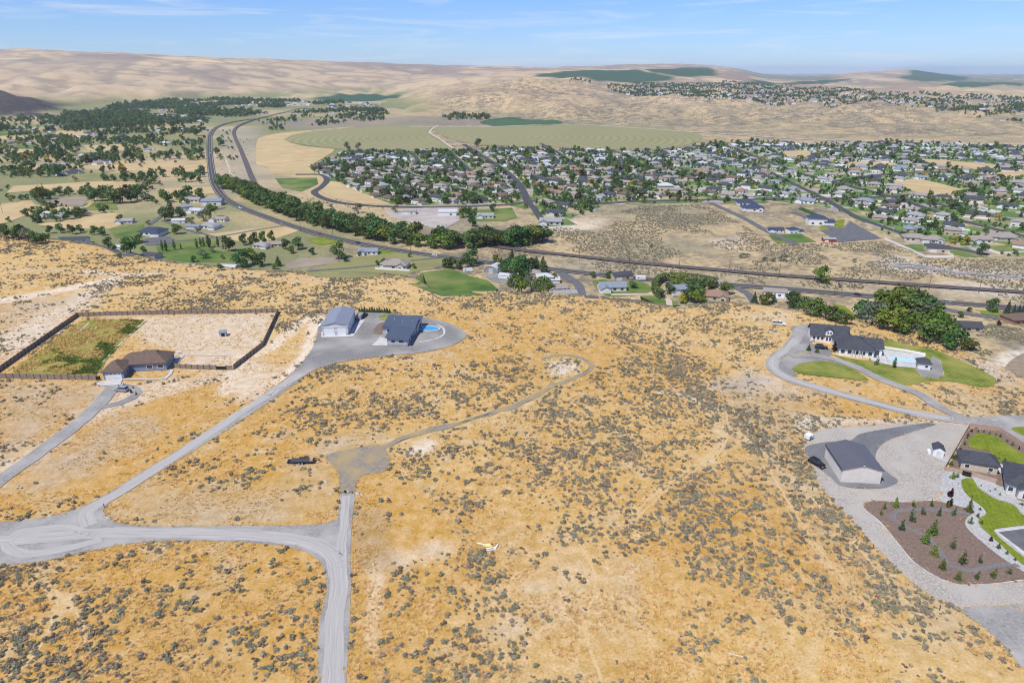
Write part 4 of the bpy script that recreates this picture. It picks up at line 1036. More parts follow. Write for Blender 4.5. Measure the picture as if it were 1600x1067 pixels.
class House:
    """walls and roofs in local metres: +x along the front, +y away from the front"""
    def __init__(s, name, label, cat, px, rz, wall='white_paint', roof='roof_char', group=None, at=None):
        if at is None:
            p = P(px[0], px[1])[0]
        else:
            p = np.array([at[0], at[1], ground_z(*at)])
        s.root = thing(name, label, cat, (float(p[0]), float(p[1]), float(p[2])), math.radians(rz), group)
        s.w = MB(); s.r = MB(); s.wall, s.roof = wall, roof
    def vol(s, x0, x1, y0, y1, h, kind='hip', rise=1.8, oh=0.5, base=-1.2, z0=0.0):
        s.w.box(x0, x1, y0, y1, base + z0, h)
        e = h + 0.02; t = 0.18
        X0, X1, Y0, Y1 = x0 - oh, x1 + oh, y0 - oh, y1 + oh
        r = s.r
        if kind == 'flat':
            r.box(X0, X1, Y0, Y1, e, e + 0.3)
        elif kind in ('shed_y', 'shed_x', 'shed_-x'):
            if kind == 'shed_y': za = [e, e, e + rise, e + rise]
            elif kind == 'shed_x': za = [e, e + rise, e + rise, e]
            else: za = [e + rise, e, e, e + rise]
            c = [(X0, Y0), (X1, Y0), (X1, Y1), (X0, Y1)]
            n = len(r.v)
            r.v += [(a[0], a[1], z) for a, z in zip(c, za)] + [(a[0], a[1], z + t) for a, z in zip(c, za)]
            r.f += [(n + 3, n + 2, n + 1, n), (n + 4, n + 5, n + 6, n + 7)] + [(n + i, n + (i + 1) % 4, n + 4 + (i + 1) % 4, n + 4 + i) for i in range(4)]
            # wall up to the slope
            w = s.w; zb = lambda x, y: np.interp(0, [0], [0])
            if kind == 'shed_y':
                w.quad((x0, y1, h), (x1, y1, h), (x1, y1, h + rise * 0.93), (x0, y1, h + rise * 0.93))
                for xx in (x0, x1): w.tri((xx, y0, h), (xx, y1, h), (xx, y1, h + rise * 0.93))
            else:
                xx = x1 if kind == 'shed_x' else x0; xo = x0 if kind == 'shed_x' else x1
                w.quad((xx, y0, h), (xx, y1, h), (xx, y1, h + rise * 0.93), (xx, y0, h + rise * 0.93))
                for yy in (y0, y1): w.tri((xo, yy, h), (xx, yy, h), (xx, yy, h + rise * 0.93))
        else:
            lx, ly = X1 - X0, Y1 - Y0
            alongx = kind == 'gable_x' or (kind == 'hip' and lx >= ly)
            ym, xm = (Y0 + Y1) / 2, (X0 + X1) / 2
            z = e + rise
            if alongx:
                ins = ly / 2 if kind == 'hip' else 0.0
                A, B = (X0 + ins, ym, z), (X1 - ins, ym, z)
            else:
                ins = lx / 2 if kind == 'hip' else 0.0
                A, B = (xm, Y0 + ins, z), (xm, Y1 - ins, z)
            for dz, flip in ((0, True), (t, False)):
                c = [(X0, Y0, e + dz), (X1, Y0, e + dz), (X1, Y1, e + dz), (X0, Y1, e + dz)]
                a = (A[0], A[1], A[2] + dz); b = (B[0], B[1], B[2] + dz)
                if alongx:
                    fs = [[c[0], c[1], b, a], [c[2], c[3], a, b]]
                    if kind == 'hip': fs += [[c[1], c[2], b], [c[3], c[0], a]]
                else:
                    fs = [[c[1], c[2], b, a], [c[3], c[0], a, b]]
                    if kind == 'hip': fs += [[c[0], c[1], a], [c[2], c[3], b]]
                for f in fs:
                    if flip: f = f[::-1]
                    n = len(r.v); r.v += f; r.f.append(tuple(range(n, n + len(f))))
            # fascia
            lo = [(X0, Y0), (X1, Y0), (X1, Y1), (X0, Y1)]
            for i in range(4):
                p, q = lo[i], lo[(i + 1) % 4]
                gable_side = kind != 'hip' and ((alongx and i in (1, 3)) or (not alongx and i in (0, 2)))
                if not gable_side:
                    r.quad((p[0], p[1], e), (q[0], q[1], e), (q[0], q[1], e + t), (p[0], p[1], e + t))
                else:
                    m = (A if i in (3, 0) else B)
                    r.quad((p[0], p[1], e), m, (m[0], m[1], m[2] + t), (p[0], p[1], e + t))
                    r.quad(m, (q[0], q[1], e), (q[0], q[1], e + t), (m[0], m[1], m[2] + t))
                    k = rise * (1 - oh / ((ly if alongx else lx) / 2))
                    if alongx:
                        xx = x1 if i == 1 else x0
                        s.w.tri((xx, y0, h), (xx, y1, h), (xx, ym, h + k))
                    else:
                        yy = y0 if i == 0 else y1
                        s.w.tri((x0, yy, h), (x1, yy, h), (xm, yy, h + k))
        return s
    def done(s):
        s.wo = s.w.build('wall', s.wall, s.root)
        s.ro = s.r.build('roof', s.roof, s.root)
        return s
    def opening(s, name, x, y, z, w, h, face='S', mat='glass', frame='white_paint', rows=0):
        """window or door: a frame proud of the wall and a pane set in it; face S/N/E/W"""
        root = s.root
        def bx(mb, a0, a1, b0, b1, d0, d1):
            if face == 'S': mb.box(x + a0, x + a1, y - d1, y - d0, z + b0, z + b1)
            elif face == 'N': mb.box(x + a0, x + a1, y + d0, y + d1, z + b0, z + b1)
            elif face == 'E': mb.box(x + d0, x + d1, y + a0, y + a1, z + b0, z + b1)
            else: mb.box(x - d1, x - d0, y + a0, y + a1, z + b0, z + b1)
        mb = MB()
        if rows:
            hh = h / rows
            for i in range(rows): bx(mb, -w / 2, w / 2, i * hh + 0.03, (i + 1) * hh - 0.03, 0.003, 0.06)
            bx(mb, -w / 2, w / 2, 0.0, h, 0.002, 0.03)
        else:
            bx(mb, -w / 2, w / 2, 0, h, 0.003, 0.04)
        o = mb.build(name, mat, root)
        if frame:
            f = MB(); t = 0.14
            bx(f, -w / 2 - t, -w / 2, -t, h + t, 0.002, 0.08); bx(f, w / 2, w / 2 + t, -t, h + t, 0.002, 0.08)
            bx(f, -w / 2, w / 2, h, h + t, 0.002, 0.08); bx(f, -w / 2, w / 2, -t, 0, 0.002, 0.08)
            f.build('frame', frame, o)
        return o
    def win(s, x, y, z=1.0, w=1.5, h=1.2, face='S', frame='white_paint'): return s.opening('window', x, y, z, w, h, face, 'glass', frame)
    def gdoor(s, x, y, w=4.9, h=2.3, face='S', mat='white_paint', frame='white_paint'): return s.opening('garage_door', x, y, 0.05, w, h, face, mat, frame, rows=5)
    def door(s, x, y, face='S', mat='brick_wall', w=1.0): return s.opening('door', x, y, 0.05, w, 2.1, face, mat, 'white_paint')

# ---- blue-grey house with brown hip roof, left
A = House('house', 'blue-grey house with brown hip roof and white double garage door inside the fenced lot', 'house', (162.5, 593.5), 9, 'blue_wall', 'roof_brown')
A.vol(0, 6.6, 0, 9, 2.8, 'hip', 2.4, 0.5).vol(6.0, 19.0, 5.8, 15.5, 2.8, 'hip', 3.2, 0.5).vol(3.0, 12.0, 7.6, 14.5, 2.8, 'hip', 2.6, 0.5)
A.done()
A.gdoor(3.3, 0.0, 5.0, 2.2)
for k in range(4): A.opening('window', 1.3 + k * 1.33, -0.06, 1.9, 0.9, 0.28, 'S', 'glass', None)
A.win(13.4, 5.8, 0.9, 1.9, 1.3); A.win(17.0, 5.8, 0.9, 1.9, 1.3); A.win(10.0, 7.6, 0.9, 1.2, 1.4); A.door(8.4, 7.6)
A.win(6.6, 3.4, 0.9, 1.2, 1.2, 'E'); A.win(19.0, 11.0, 0.9, 1.4, 1.2, 'E')
for k in range(3): MB().tube((7.4 + k * 1.9, 6.0, -0.3), (7.4 + k * 1.9, 6.0, 2.8), 0.11, n=8).build('porch_post', 'white_paint', A.root)
MB().tube((15.6, 10.6, 5.2), (15.6, 10.6, 6.3), 0.12).build('vent_pipe', 'black_metal', A.ro)
MB().tube((9.5, 12.6, 4.3), (9.5, 12.6, 5.2), 0.10).build('vent_pipe', 'black_metal', A.ro)

# ---- grey metal workshop with two white doors
B = House('workshop', 'grey metal workshop with two white roll-up doors beside the modern blue-roofed house', 'workshop', (504.5, 525.4), 4, 'metal_siding_grey', 'seam_roof_grey')
B.vol(0, 10.2, 0, 20.5, 4.3, 'gable_y', 1.5, 0.35).done()
B.gdoor(2.7, 0, 3.8, 3.7); B.gdoor(7.7, 0, 3.1, 3.3)
B.opening('door', 5.3, 0, 0.05, 0.95, 2.1, 'S', 'grey_wall', 'white_paint')
for k in range(3): B.gdoor(10.2, 4.6 + k * 4.6, 3.0, 3.2, 'E')
B.win(0.0, 8, 2.0, 1.2, 0.9, 'W')
MB().box(-0.36, 10.56, -0.37, -0.36, 4.1, 4.33).build('gutter', 'white_paint', B.root)
for x0_, x1_ in ((-0.02, 0.64), (5.95, 6.0), (9.42, 10.22)): MB().box(x0_, x1_, -0.04, -0.001, 0.0, 1.1).build('wainscot', 'roof_grey', B.root)

# ---- modern house with dark blue metal roofs
C = House('house', 'modern grey house with dark blue metal shed roofs beside the oval pool', 'house', (605.2, 541), -4, 'grey_wall', 'seam_roof_blue')
C.vol(0, 8.0, 0, 12.0, 3.0, 'shed_-x', 0.7, 0.7).vol(-4.5, 9.0, 14.5, 24.0, 3.0, 'shed_y', 1.1, 0.7).vol(1.0, 8.4, 12.0, 20.0, 3.05, 'shed_y', 1.5, 0.4).vol(-5.0, 0.8, 13.0, 18.0, 2.6, 'shed_x', 0.5, 0.5)
C.done()
C.win(2.4, 0, 1.9, 1.1, 0.5, 'S', 'black_metal'); C.win(5.6, 0, 1.9, 1.4, 0.5, 'S', 'black_metal')
C.opening('wainscot', 4.0, 0, -0.2, 7.98, 1.0, 'S', 'roof_grey', None)
C.win(8.0, 3.5, 0.8, 1.6, 1.4, 'E'); C.win(8.0, 8.0, 0.3, 2.8, 2.0, 'E'); C.gdoor(0.0, 4.5, 4.9, 2.3, 'W')
C.win(-2.4, 13.0, 0.9, 1.6, 1.2); C.door(-0.9, 13.0, 'S', 'white_paint'); C.win(9.0, 20, 0.4, 3.4, 2.0, 'E')
for i, (vx, vy, vz) in enumerate([(-1.5, 20, 3.9), (3.4, 21, 4.1), (4.4, 20.4, 4.3), (5.4, 22, 4.1), (2.6, 16.5, 4.2), (6.8, 17, 4.3)]):
    MB().tube((vx, vy, vz - 0.4), (vx, vy, vz + 0.7), 0.10).build('vent_pipe', 'roof_pale', C.ro)

# ---- white estate house on the right
D = House('house', 'large white house with charcoal roofs and arched dormer beside the green lawn', 'house', (1310, 554.5), -16, 'white_paint', 'roof_char')
D.vol(0, 12.0, 0, 12.5, 2.9, 'hip', 3.1, 0.7).vol(-8.5, 5.0, 12.6, 20.6, 2.6, 'gable_x', 3.3, 0.6).vol(9.2, 15.2, 2.5, 11.5, 3.0, 'gable_x', 2.4, 0.5).vol(-1.0, 6.0, 8.0, 14.6, 3.05, 'hip', 3.0, 0.4)
D.vol(-3.4, -0.8, 12.25, 17.0, 4.6, 'gable_y', 1.0, 0.2)
D.done()
for k in range(5): D.win(1.3 + k * 2.35, 0, 0.9, 1.3, 1.4)
D.door(6.0, 0.0, 'S', 'brick_wall', 1.4) if False else None
for k in range(3): D.win(-7.3 + k * 1.5, 12.6, 0.9, 0.9, 1.3)
for k in (-0.5, 0.5):
    D.win(-2.1 + k * 1.0, 12.25, 3.7, 0.6, 0.8); D.win(-2.1 + k * 1.1, 12.25, 0.8, 0.7, 1.5)
D.gdoor(2.6, 12.6, 3.4, 2.3); D.win(15.2, 5.0, 0.4, 1.8, 2.0, 'E'); D.win(15.2, 8.6, 0.4, 1.8, 2.0, 'E')
D.win(11.0, 2.5, 0.4, 1.5, 2.0); D.win(13.5, 2.5, 0.4, 1.5, 2.0)
for k in range(4): MB().tube((4.3 + k * 1.2, -0.9, -0.3), (4.3 + k * 1.2, -0.9, 3.0), 0.10).build('porch_post', 'white_paint', D.root)
MB().box(3.8, 8.4, -1.1, -0.02, 3.0, 3.14).build('porch_roof', 'roof_char', D.root)

# ---- tan metal barn
E = House('barn', 'tan metal barn with dark grey ribbed gable roof on dark gravel', 'barn', (1313.3, 753.5), -5, 'metal_siding', 'seam_roof_taupe')
E.vol(0, 9.9, 0, 12.6, 4.0, 'gable_y', 1.5, 0.35).done()
E.opening('door', 9.9, 2.0, 0.05, 1.0, 2.1, 'E', 'black_metal', None); E.gdoor(5.0, 12.6, 4.2, 3.6, 'N')
MB().box(4.75, 5.15, -0.39, -0.355, 5.25, 5.5).build('ridge_vent', 'white_paint', E.ro)
MB().box(-0.37, -0.30, -0.3, 12.9, 3.78, 3.98).build('gutter', 'black_metal', E.root)

# ---- small white shed
F = House('shed', 'small white shed with dark gable roof on the stone ground by the brown wall', 'shed', (1457, 712.5), -22, 'white_paint', 'roof_char')
F.vol(0, 2.6, 0, 3.2, 2.1, 'gable_y', 0.9, 0.2).done()
F.opening('door', 1.3, 0, 0.05, 1.0, 1.8, 'S', 'offwhite', 'white_paint'); F.win(2.6, 1.6, 1.1, 0.7, 0.7, 'E')
MB().tube((-0.6, 1.0, -0.2), (-0.6, 2.2, -0.2), 0.01).tube((-0.7, 0.7, 0.55), (-0.7, 2.2, 0.55), 0.5, n=12).build('tank', 'white_paint', F.root)

# ---- outbuilding and neighbour house at the right edge
G = House('garage', 'tan outbuilding with charcoal hip roof behind clipped shrubs inside the brown garden wall', 'garage', (1500, 733), -21, 'cream', 'roof_char')
G.vol(0, 8.4, 0, 5.6, 2.7, 'hip', 1.9, 0.5).done()
G.gdoor(8.4, 2.8, 2.8, 2.2, 'E'); G.win(1.4, 0, 0.9, 1.0, 1.0); G.win(6.8, 0, 0.9, 1.0, 1.0)
J = House('house', 'tan house with charcoal hip roofs cut by the right edge of the picture', 'house', (1571, 770), -30, 'offwhite', 'roof_char')
J.vol(0, 16, 0, 11, 3.0, 'hip', 3.4, 0.6).vol(2.2, 9.0, -2.2, 4, 3.0, 'gable_y', 2.2, 0.5).done()
J.win(3.8, -2.2, 0.8, 1.3, 1.5); J.win(7.0, -2.2, 0.8, 1.3, 1.5); J.win(0.8, 0, 0.9, 1.0, 1.2); J.win(11.5, 0, 0.5, 2.4, 1.9); J.door(10, 0)
J.opening('wainscot', 5.6, -2.2, -0.3, 6.7, 0.8, 'S', 'brick_wall', None)
K = House('pool_house', 'small white pool house with charcoal hip roof at the pool corner', 'pool house', (1434, 577), -16, 'white_paint', 'roof_char')
K.vol(0, 3.9, 0, 3.9, 2.4, 'hip', 1.7, 0.4).done(); K.opening('door', 0.0, 2.0, 0.05, 1.6, 2.0, 'W', 'glass', 'white_paint'); K.win(2.6, 0, 1.0, 0.9, 0.8)
L_ = House('shed', 'tiny grey-blue shed on the bare dirt of the fenced lot', 'shed', (343, 526.5), 12, 'grey_wall', 'roof_bluemetal')
L_.vol(0, 2.6, 0, 2.2, 1.6, 'shed_y', 0.4, 0.2).done(); L_.opening('door', 1.4, 0, 0.05, 1.3, 1.4, 'S', 'black_metal', None)

# ---- pools
def pool(label, px, rz, rx, ry, water, square=False):
    p = P(*px)[0]
    t = thing('swimming_pool', label, 'pool', tuple(p + np.array([0, 0, 0.45])), math.radians(rz))
    n = 28
    def ring(k, z):
        if square: return [(sx * rx * k, sy * ry * (k if k == 1 else 1 + (k - 1) * rx / ry), z) for sx, sy in ((-1, -1), (1, -1), (1, 1), (-1, 1))]
        return [(math.cos(2 * math.pi * i / n) * rx * k, math.sin(2 * math.pi * i / n) * ry * k, z) for i in range(n)]
    a, b, c = ring(1.0, 0.12), ring(1.16, 0.12), ring(1.16, -0.6)
    m = MB()
    for i in range(len(a)):
        j = (i + 1) % len(a)
        m.quad(a[i], b[i], b[j], a[j]); m.quad(b[i], c[i], c[j], b[j])
        m.quad((a[j][0], a[j][1], -0.2), (a[i][0], a[i][1], -0.2), a[i], a[j])
    m.build('coping', 'concrete', t)
    w = MB(); w.v = ring(1.0, 0.0); w.f = [tuple(range(len(w.v)))]; w.build('water', water, t)
    return t
pool('oval pool with deep blue water behind the modern blue-roofed house', (669, 514.5), -10, 4.6, 2.7, 'water_blue')
pool('rectangular pale turquoise pool on the white patio by the pool house', (1414, 564), -19, 5.4, 2.1, 'water_pale', True)

# ---- fences: posts and panels set along a ground line
def fence(label, px, h, mat, pmat, step=2.4, name='wooden_fence', t=0.06, posts=True, xy=None, cat='fence', proud=0.25):
    w = PXY(px) if xy is None else np.array(xy)
    root_xy = w[0]; z0 = ground_z(*root_xy)
    root = thing(name, label, cat, (root_xy[0], root_xy[1], z0))
    seg = []
    for a, b in zip(w[:-1], w[1:]):
        k = max(1, int(round(np.hypot(*(b - a)) / step)))
        seg += [(a + (b - a) * i / k, a + (b - a) * (i + 1) / k) for i in range(k)]
    for i, (a, b) in enumerate(seg):
        za, zb = ground_z(*a) - z0, ground_z(*b) - z0
        d = (b - a) / max(np.hypot(*(b - a)), 1e-6); n = np.array([-d[1], d[0]]) * t
        A_, B_ = a - root_xy, b - root_xy
        m = MB()
        q = [(A_[0] - n[0], A_[1] - n[1]), (B_[0] - n[0], B_[1] - n[1]), (B_[0] + n[0], B_[1] + n[1]), (A_[0] + n[0], A_[1] + n[1])]
        zz = [za, zb, zb, za]
        k0 = len(m.v)
        m.v += [(x, y, z - 0.3) for (x, y), z in zip(q, zz)] + [(x, y, z + h) for (x, y), z in zip(q, zz)]
        m.f += [(3, 2, 1, 0), (4, 5, 6, 7), (0, 1, 5, 4), (1, 2, 6, 5), (2, 3, 7, 6), (3, 0, 4, 7)]
        m.build('panel', mat, root)
        if posts:
            MB().box(A_[0] - t - 0.06, A_[0] + t + 0.06, A_[1] - t - 0.06, A_[1] + t + 0.06, za - 0.4, za + h + proud * 0.4).build('post', pmat, root)
    return root
fence('brown board fence along the left diagonal side of the weedy lot', [(-30, 601), (0, 580), (60, 538), (121, 495)], 1.9, 'fence_wood', 'post_wood')
fence('long brown board fence across the back of the house lot', [(121.5, 495), (200, 492.5), (300, 490.5), (400, 489), (434, 488.5)], 1.9, 'fence_wood', 'post_wood')
fence('brown board fence bending along the right side of the house lot', [(435, 488.5), (411, 541), (365, 577)], 1.9, 'fence_wood', 'post_wood')
fence('brown board fence in front of the weeds left of the garage', [(-30, 590), (0, 591), (75, 592.5), (150, 594)], 1.9, 'fence_wood', 'post_wood')
fence('short brown board fence between the house and the dirt gateway', [(273, 575), (300, 577), (338, 577.5)], 1.8, 'fence_wood', 'post_wood')
fence('stub of brown board fence at the lot corner by the gateway', [(354, 578), (364, 578)], 1.8, 'fence_wood', 'post_wood')
fence('dark metal double gate in the brown fence beside the dirt track', [(338.5, 577.6), (353.5, 577.9)], 1.4, 'black_metal', 'black_metal', 2.6, 'gate', 0.03, cat='gate')
fence('dark metal gate beside the white garage of the blue-grey house', [(151, 594), (157.5, 594)], 1.6, 'black_metal', 'black_metal', 1.6, 'gate', 0.03, cat='gate')
fence('brown block garden wall along the stone ground and gravel road', [(1475, 735), (1514, 667.5), (1560, 673), (1600, 699), (1660, 738)], 1.5, 'block_wall', 'block_wall', 4.0, 'garden_wall', 0.12, False, cat='wall')
fence('low brown block wall between the stone ground and the black gate', [(1476, 735.5), (1490, 738), (1503, 741.5)], 1.3, 'block_wall', 'block_wall', 4.0, 'garden_wall', 0.12, False, cat='wall')
fence('brown block wall between the black gate and the tan house', [(1517, 744), (1536, 750), (1556, 756)], 1.4, 'block_wall', 'block_wall', 4.0, 'garden_wall', 0.12, False, cat='wall')
fence('black metal gate in the brown block wall above the curved lawn', [(1503.5, 743), (1516.5, 746)], 1.5, 'black_metal', 'black_metal', 2.0, 'gate', 0.03, cat='gate')
fence('white picket fence along the back of the estate pool', [(1382, 545), (1415, 550), (1446, 556)], 1.1, 'vinyl', 'vinyl', 2.4, 'picket_fence', 0.02)
fence('pale concrete kerb round the gravel pad by the pool house', [(1431, 578), (1440, 588.5), (1465, 591.5), (1475, 585), (1469, 563), (1457, 556)], 0.12, 'concrete', 'concrete', 2.0, 'kerb', 0.12, False, cat='kerb')
fence('long pale garden kerb beside the dark green weeds', [(228, 500.5), (205, 521), (180, 545), (152, 575)], 0.18, 'offwhite', 'offwhite', 4.0, 'garden_kerb', 0.2, False, cat='kerb')
fence('short pale garden kerb at the far corner of the weeds', [(139, 505), (118, 523)], 0.18, 'offwhite', 'offwhite', 4.0, 'garden_kerb', 0.2, False, cat='kerb')
fence('dark timber edging across the weed garden', [(118, 524), (160, 523)], 0.15, 'post_wood', 'post_wood', 3.0, 'garden_edging', 0.12, False, cat='edging')
def kerb(label, px, w=0.14, closed=False):
    c = spline(PXY(px), 1.2, closed)
    if closed: c = np.vstack([c, c[:1]])
    fence(label, None, 0.10, 'concrete', 'concrete', 30, 'garden_kerb', w, False, xy=c[::2], cat='kerb')
kerb('curving pale kerb between the stone ground and brown bark bed', [(1600, 906), (1560, 911), (1500, 914), (1470, 905), (1430, 880), (1400, 845), (1375, 815), (1351, 796), (1349, 787), (1375, 783), (1440, 784), (1472, 777), (1480, 762)])
kerb('white kerb along the left edge of the lower curved lawn', [(1503, 749), (1505, 766), (1518, 780), (1535, 793), (1541, 803), (1529, 812), (1531, 822), (1564, 852), (1600, 884)])
kerb('white kerb along the house side of the lower curved lawn', [(1519, 748), (1529, 763), (1555, 780), (1584, 790), (1600, 806)])
kerb('white kerb round the upper lawn inside the garden wall', [(1515, 700), (1517, 684), (1530, 678), (1555, 682), (1575, 696), (1600, 711)])
kerb('pale kerb round the small oval lawn by the estate drive', [(1238, 576), (1262, 567), (1292, 566), (1322, 573), (1345, 585), (1357, 595)])
kerb('pale kerb between the estate drive and the big lawn', [(1300, 553), (1320, 562), (1345, 574), (1372, 590), (1396, 602)])

# ---- vehicles
def car(name, label, px, rz, paint, kind='suv', at=None, group=None):
    p = P(*px)[0]
    t = thing(name, label, 'car' if kind != 'pickup' else 'pickup', (float(p[0]), float(p[1]), float(p[2]) + 0.12), math.radians(rz), group)
    Ln, W = (4.7, 1.85) if kind != 'pickup' else (5.6, 1.95)
    prof = [(-Ln / 2, 0.35), (-Ln / 2 + 0.05, 0.95), (-Ln / 2 + 0.3, 1.02), (Ln * 0.18, 1.05), (Ln / 2 - 0.25, 0.92), (Ln / 2, 0.65), (Ln / 2, 0.35)]
    m = MB(); m.prism([(x, -W / 2, z) for x, z in prof], (0, W, 0)); m.build('body', paint, t)
    if kind == 'pickup': cab = [(-0.5, 1.0), (-0.35, 1.72), (0.75, 1.74), (1.35, 1.04)]
    else: cab = [(-Ln / 2 + 0.12, 1.0), (-Ln / 2 + 0.5, 1.62), (0.35, 1.66), (1.15, 1.04)]
    g = MB(); n = 0.14
    base = [(cab[0][0], -W / 2 + 0.05, cab[0][1]), (cab[3][0], -W / 2 + 0.05, cab[3][1]), (cab[3][0], W / 2 - 0.05, cab[3][1]), (cab[0][0], W / 2 - 0.05, cab[0][1])]
    top = [(cab[1][0], -W / 2 + n + 0.06, cab[1][1]), (cab[2][0], -W / 2 + n + 0.06, cab[2][1]), (cab[2][0], W / 2 - n - 0.06, cab[2][1]), (cab[1][0], W / 2 - n - 0.06, cab[1][1])]
    for i in range(4): g.quad(base[i], base[(i + 1) % 4], top[(i + 1) % 4], top[i])
    g.build('windows', 'glass', t)
    MB().box(cab[1][0] - 0.02, cab[2][0] + 0.02, -W / 2 + n, W / 2 - n, cab[1][1], cab[1][1] + 0.07).build('car_roof', paint, t)
    if kind == 'pickup': MB().box(-Ln / 2 + 0.12, -0.55, -W / 2 + 0.12, W / 2 - 0.12, 1.0, 1.06).build('truck_bed', 'black_metal', t)
    for sx in (-1, 1):
        for sy in (-1, 1):
            wx = sx * Ln * 0.31
            wo = MB().tube((wx, sy * (W / 2 - 0.22), 0.22), (wx, sy * (W / 2 + 0.02), 0.22), 0.34, n=14).build('wheel', 'tyre', t)
            MB().tube((wx, sy * (W / 2 + 0.021), 0.22), (wx, sy * (W / 2 + 0.03), 0.22), 0.2, n=10).build('rim', 'silver_paint', wo)
    for sy in (-1, 1):
        MB().box(Ln / 2 - 0.06, Ln / 2 + 0.01, sy * (W / 2 - 0.3) - 0.2, sy * (W / 2 - 0.3) + 0.2, 0.66, 0.8).build('headlight', 'car_white', t)
        MB().box(-Ln / 2 - 0.01, -Ln / 2 + 0.06, sy * (W / 2 - 0.2) - 0.12, sy * (W / 2 - 0.2) + 0.12, 0.7, 0.92).build('tail_light', 'red_paint', t)
    return t
car('parked_car', 'silver SUV parked on the gravel loop before the blue-grey house', (190, 611), 172, 'silver_paint')
car('parked_car', 'black SUV parked in front of the white estate house', (1283, 545), -18, 'car_black')
car('pickup_truck', 'white pickup at the end of the estate drive in dry grass', (1217, 508), -8, 'car_white', 'pickup')
car('parked_car', 'black car half hidden in sagebrush left of the tan barn', (1276, 727), -62, 'car_black')
car('moving_car', 'white car on the highway before the tree belt', (375, 325.5), -35, 'car_white')
car('moving_car', 'white car on the highway near the utility pole', (679, 400), -12, 'car_white')
car('parked_car', 'dark car parked behind the grey workshop', (569, 495), 80, 'car_black')
for i, (px, py, rz, pt) in enumerate([(332, 282, -80, 'car_black'), (329, 240, -90, 'car_white'), (440, 349, -30, 'silver_paint'), (560, 381, -18, 'car_black'), (800, 415, -10, 'car_white'), (930, 428.5, -8, 'silver_paint'), (1120, 444, -6, 'car_white'), (1340, 461.5, -6, 'car_black'), (1480, 473, -8, 'silver_paint'), (500, 367, -22, 'red_paint')]):
    car('moving_car', '%s car driving on the valley highway' % {'car_black': 'black', 'car_white': 'white', 'silver_paint': 'silver', 'red_paint': 'red'}[pt], (px, py), rz, pt, group='cars on the valley highway')
def trailer(label, px, rz, Ln=7.6, W=2.1):
    p = P(*px)[0]
    t = thing('flatbed_trailer', label, 'trailer', tuple(p), math.radians(rz))
    MB().box(-Ln / 2, Ln / 2 - 1.2, -W / 2, W / 2, 0.55, 0.68).build('deck', 'roof_char', t)
    MB().box(-Ln / 2, Ln / 2 - 1.2, -W / 2 - 0.06, -W / 2, 0.45, 0.74).box(-Ln / 2, Ln / 2 - 1.2, W / 2, W / 2 + 0.06, 0.45, 0.74).build('side_rail', 'black_metal', t)
    MB().tube((Ln / 2 - 1.2, -W / 2, 0.7), (Ln / 2 + 0.4, 0, 0.7), 0.08).tube((Ln / 2 - 1.2, W / 2, 0.7), (Ln / 2 + 0.4, 0, 0.7), 0.08).tube((Ln / 2 + 0.2, 0, 0), (Ln / 2 + 0.2, 0, 0.9), 0.06).build('tongue', 'black_metal', t)
    MB().box(-Ln / 2 - 1.0, -Ln / 2, -W / 2 + 0.1, W / 2 - 0.1, 0.35, 0.5).build('ramp', 'black_metal', t)
    for x in (-1.4, -0.5):
        for sy in (-1, 1):
            MB().tube((x, sy * (W / 2 + 0.1), 0.38), (x, sy * (W / 2 + 0.36), 0.38), 0.38, n=14).build('wheel', 'tyre', t)
            MB().tube((x, sy * (W / 2 + 0.37), 0.38), (x, sy * (W / 2 + 0.38), 0.38), 0.2, n=10).build('rim', 'offwhite', t)
    for sy in (-1, 1): MB().box(-1.9, 0, sy * (W / 2 + 0.22) - 0.16, sy * (W / 2 + 0.22) + 0.16, 0.8, 0.86).build('fender', 'black_metal', t)
    MB().box(1.4, 2.2, -0.7, 0.7, 0.68, 1.15).build('tool_box', 'copper_light', t)
trailer('black flatbed trailer parked in dry grass left of the gravel pad', (477, 722), 2)
def rv(name, label, px, rz, Ln, W, h, mat):
    p = P(*px)[0]
    t = thing(name, label, 'trailer', tuple(p), math.radians(rz))
    prof = [(-Ln / 2, 0.5), (-Ln / 2, h), (Ln / 2 - 0.5, h), (Ln / 2, h - 0.7), (Ln / 2 - 0.2, 0.5)]
    MB().prism([(x, -W / 2, z) for x, z in prof], (0, W, 0)).build('body', mat, t)
    for sy in (-1, 1):
        for x in (-0.6, 0.35): MB().tube((x, sy * (W / 2 - 0.2), 0.36), (x, sy * (W / 2 + 0.02), 0.36), 0.36, n=12).build('wheel', 'tyre', t)
        MB().box(-Ln / 4 - 0.5, -Ln / 4 + 0.5, sy * (W / 2 + 0.015) - 0.012, sy * (W / 2 + 0.015) + 0.012, h * 0.55, h * 0.8).build('window', 'glass', t)
    MB().tube((Ln / 2 - 0.2, 0, 0.55), (Ln / 2 + 1.0, 0, 0.5), 0.07).build('tongue', 'black_metal', t)
rv('travel_trailer', 'dark loaded trailer parked against the right side of the grey workshop', (563, 498), 84, 5.2, 2.2, 2.3, 'roof_grey')
rv('small_trailer', 'tiny white trailer at the gravel edge up left of the tan barn', (1264, 686), 35, 2.6, 1.7, 1.7, 'car_white')
rv('camper', 'white camper beside the round-roofed barn in the valley', (731, 425), 10, 7.5, 2.5, 2.9, 'car_white')
rv('camper', 'white camper on the paved apron by the pale-roofed valley house', (1233, 463), 60, 6.5, 2.4, 2.9, 'car_white')
rv('camper', 'white camper parked beyond the white house with bright lawn', (1001, 437), 0, 7.5, 2.5, 2.9, 'car_white')

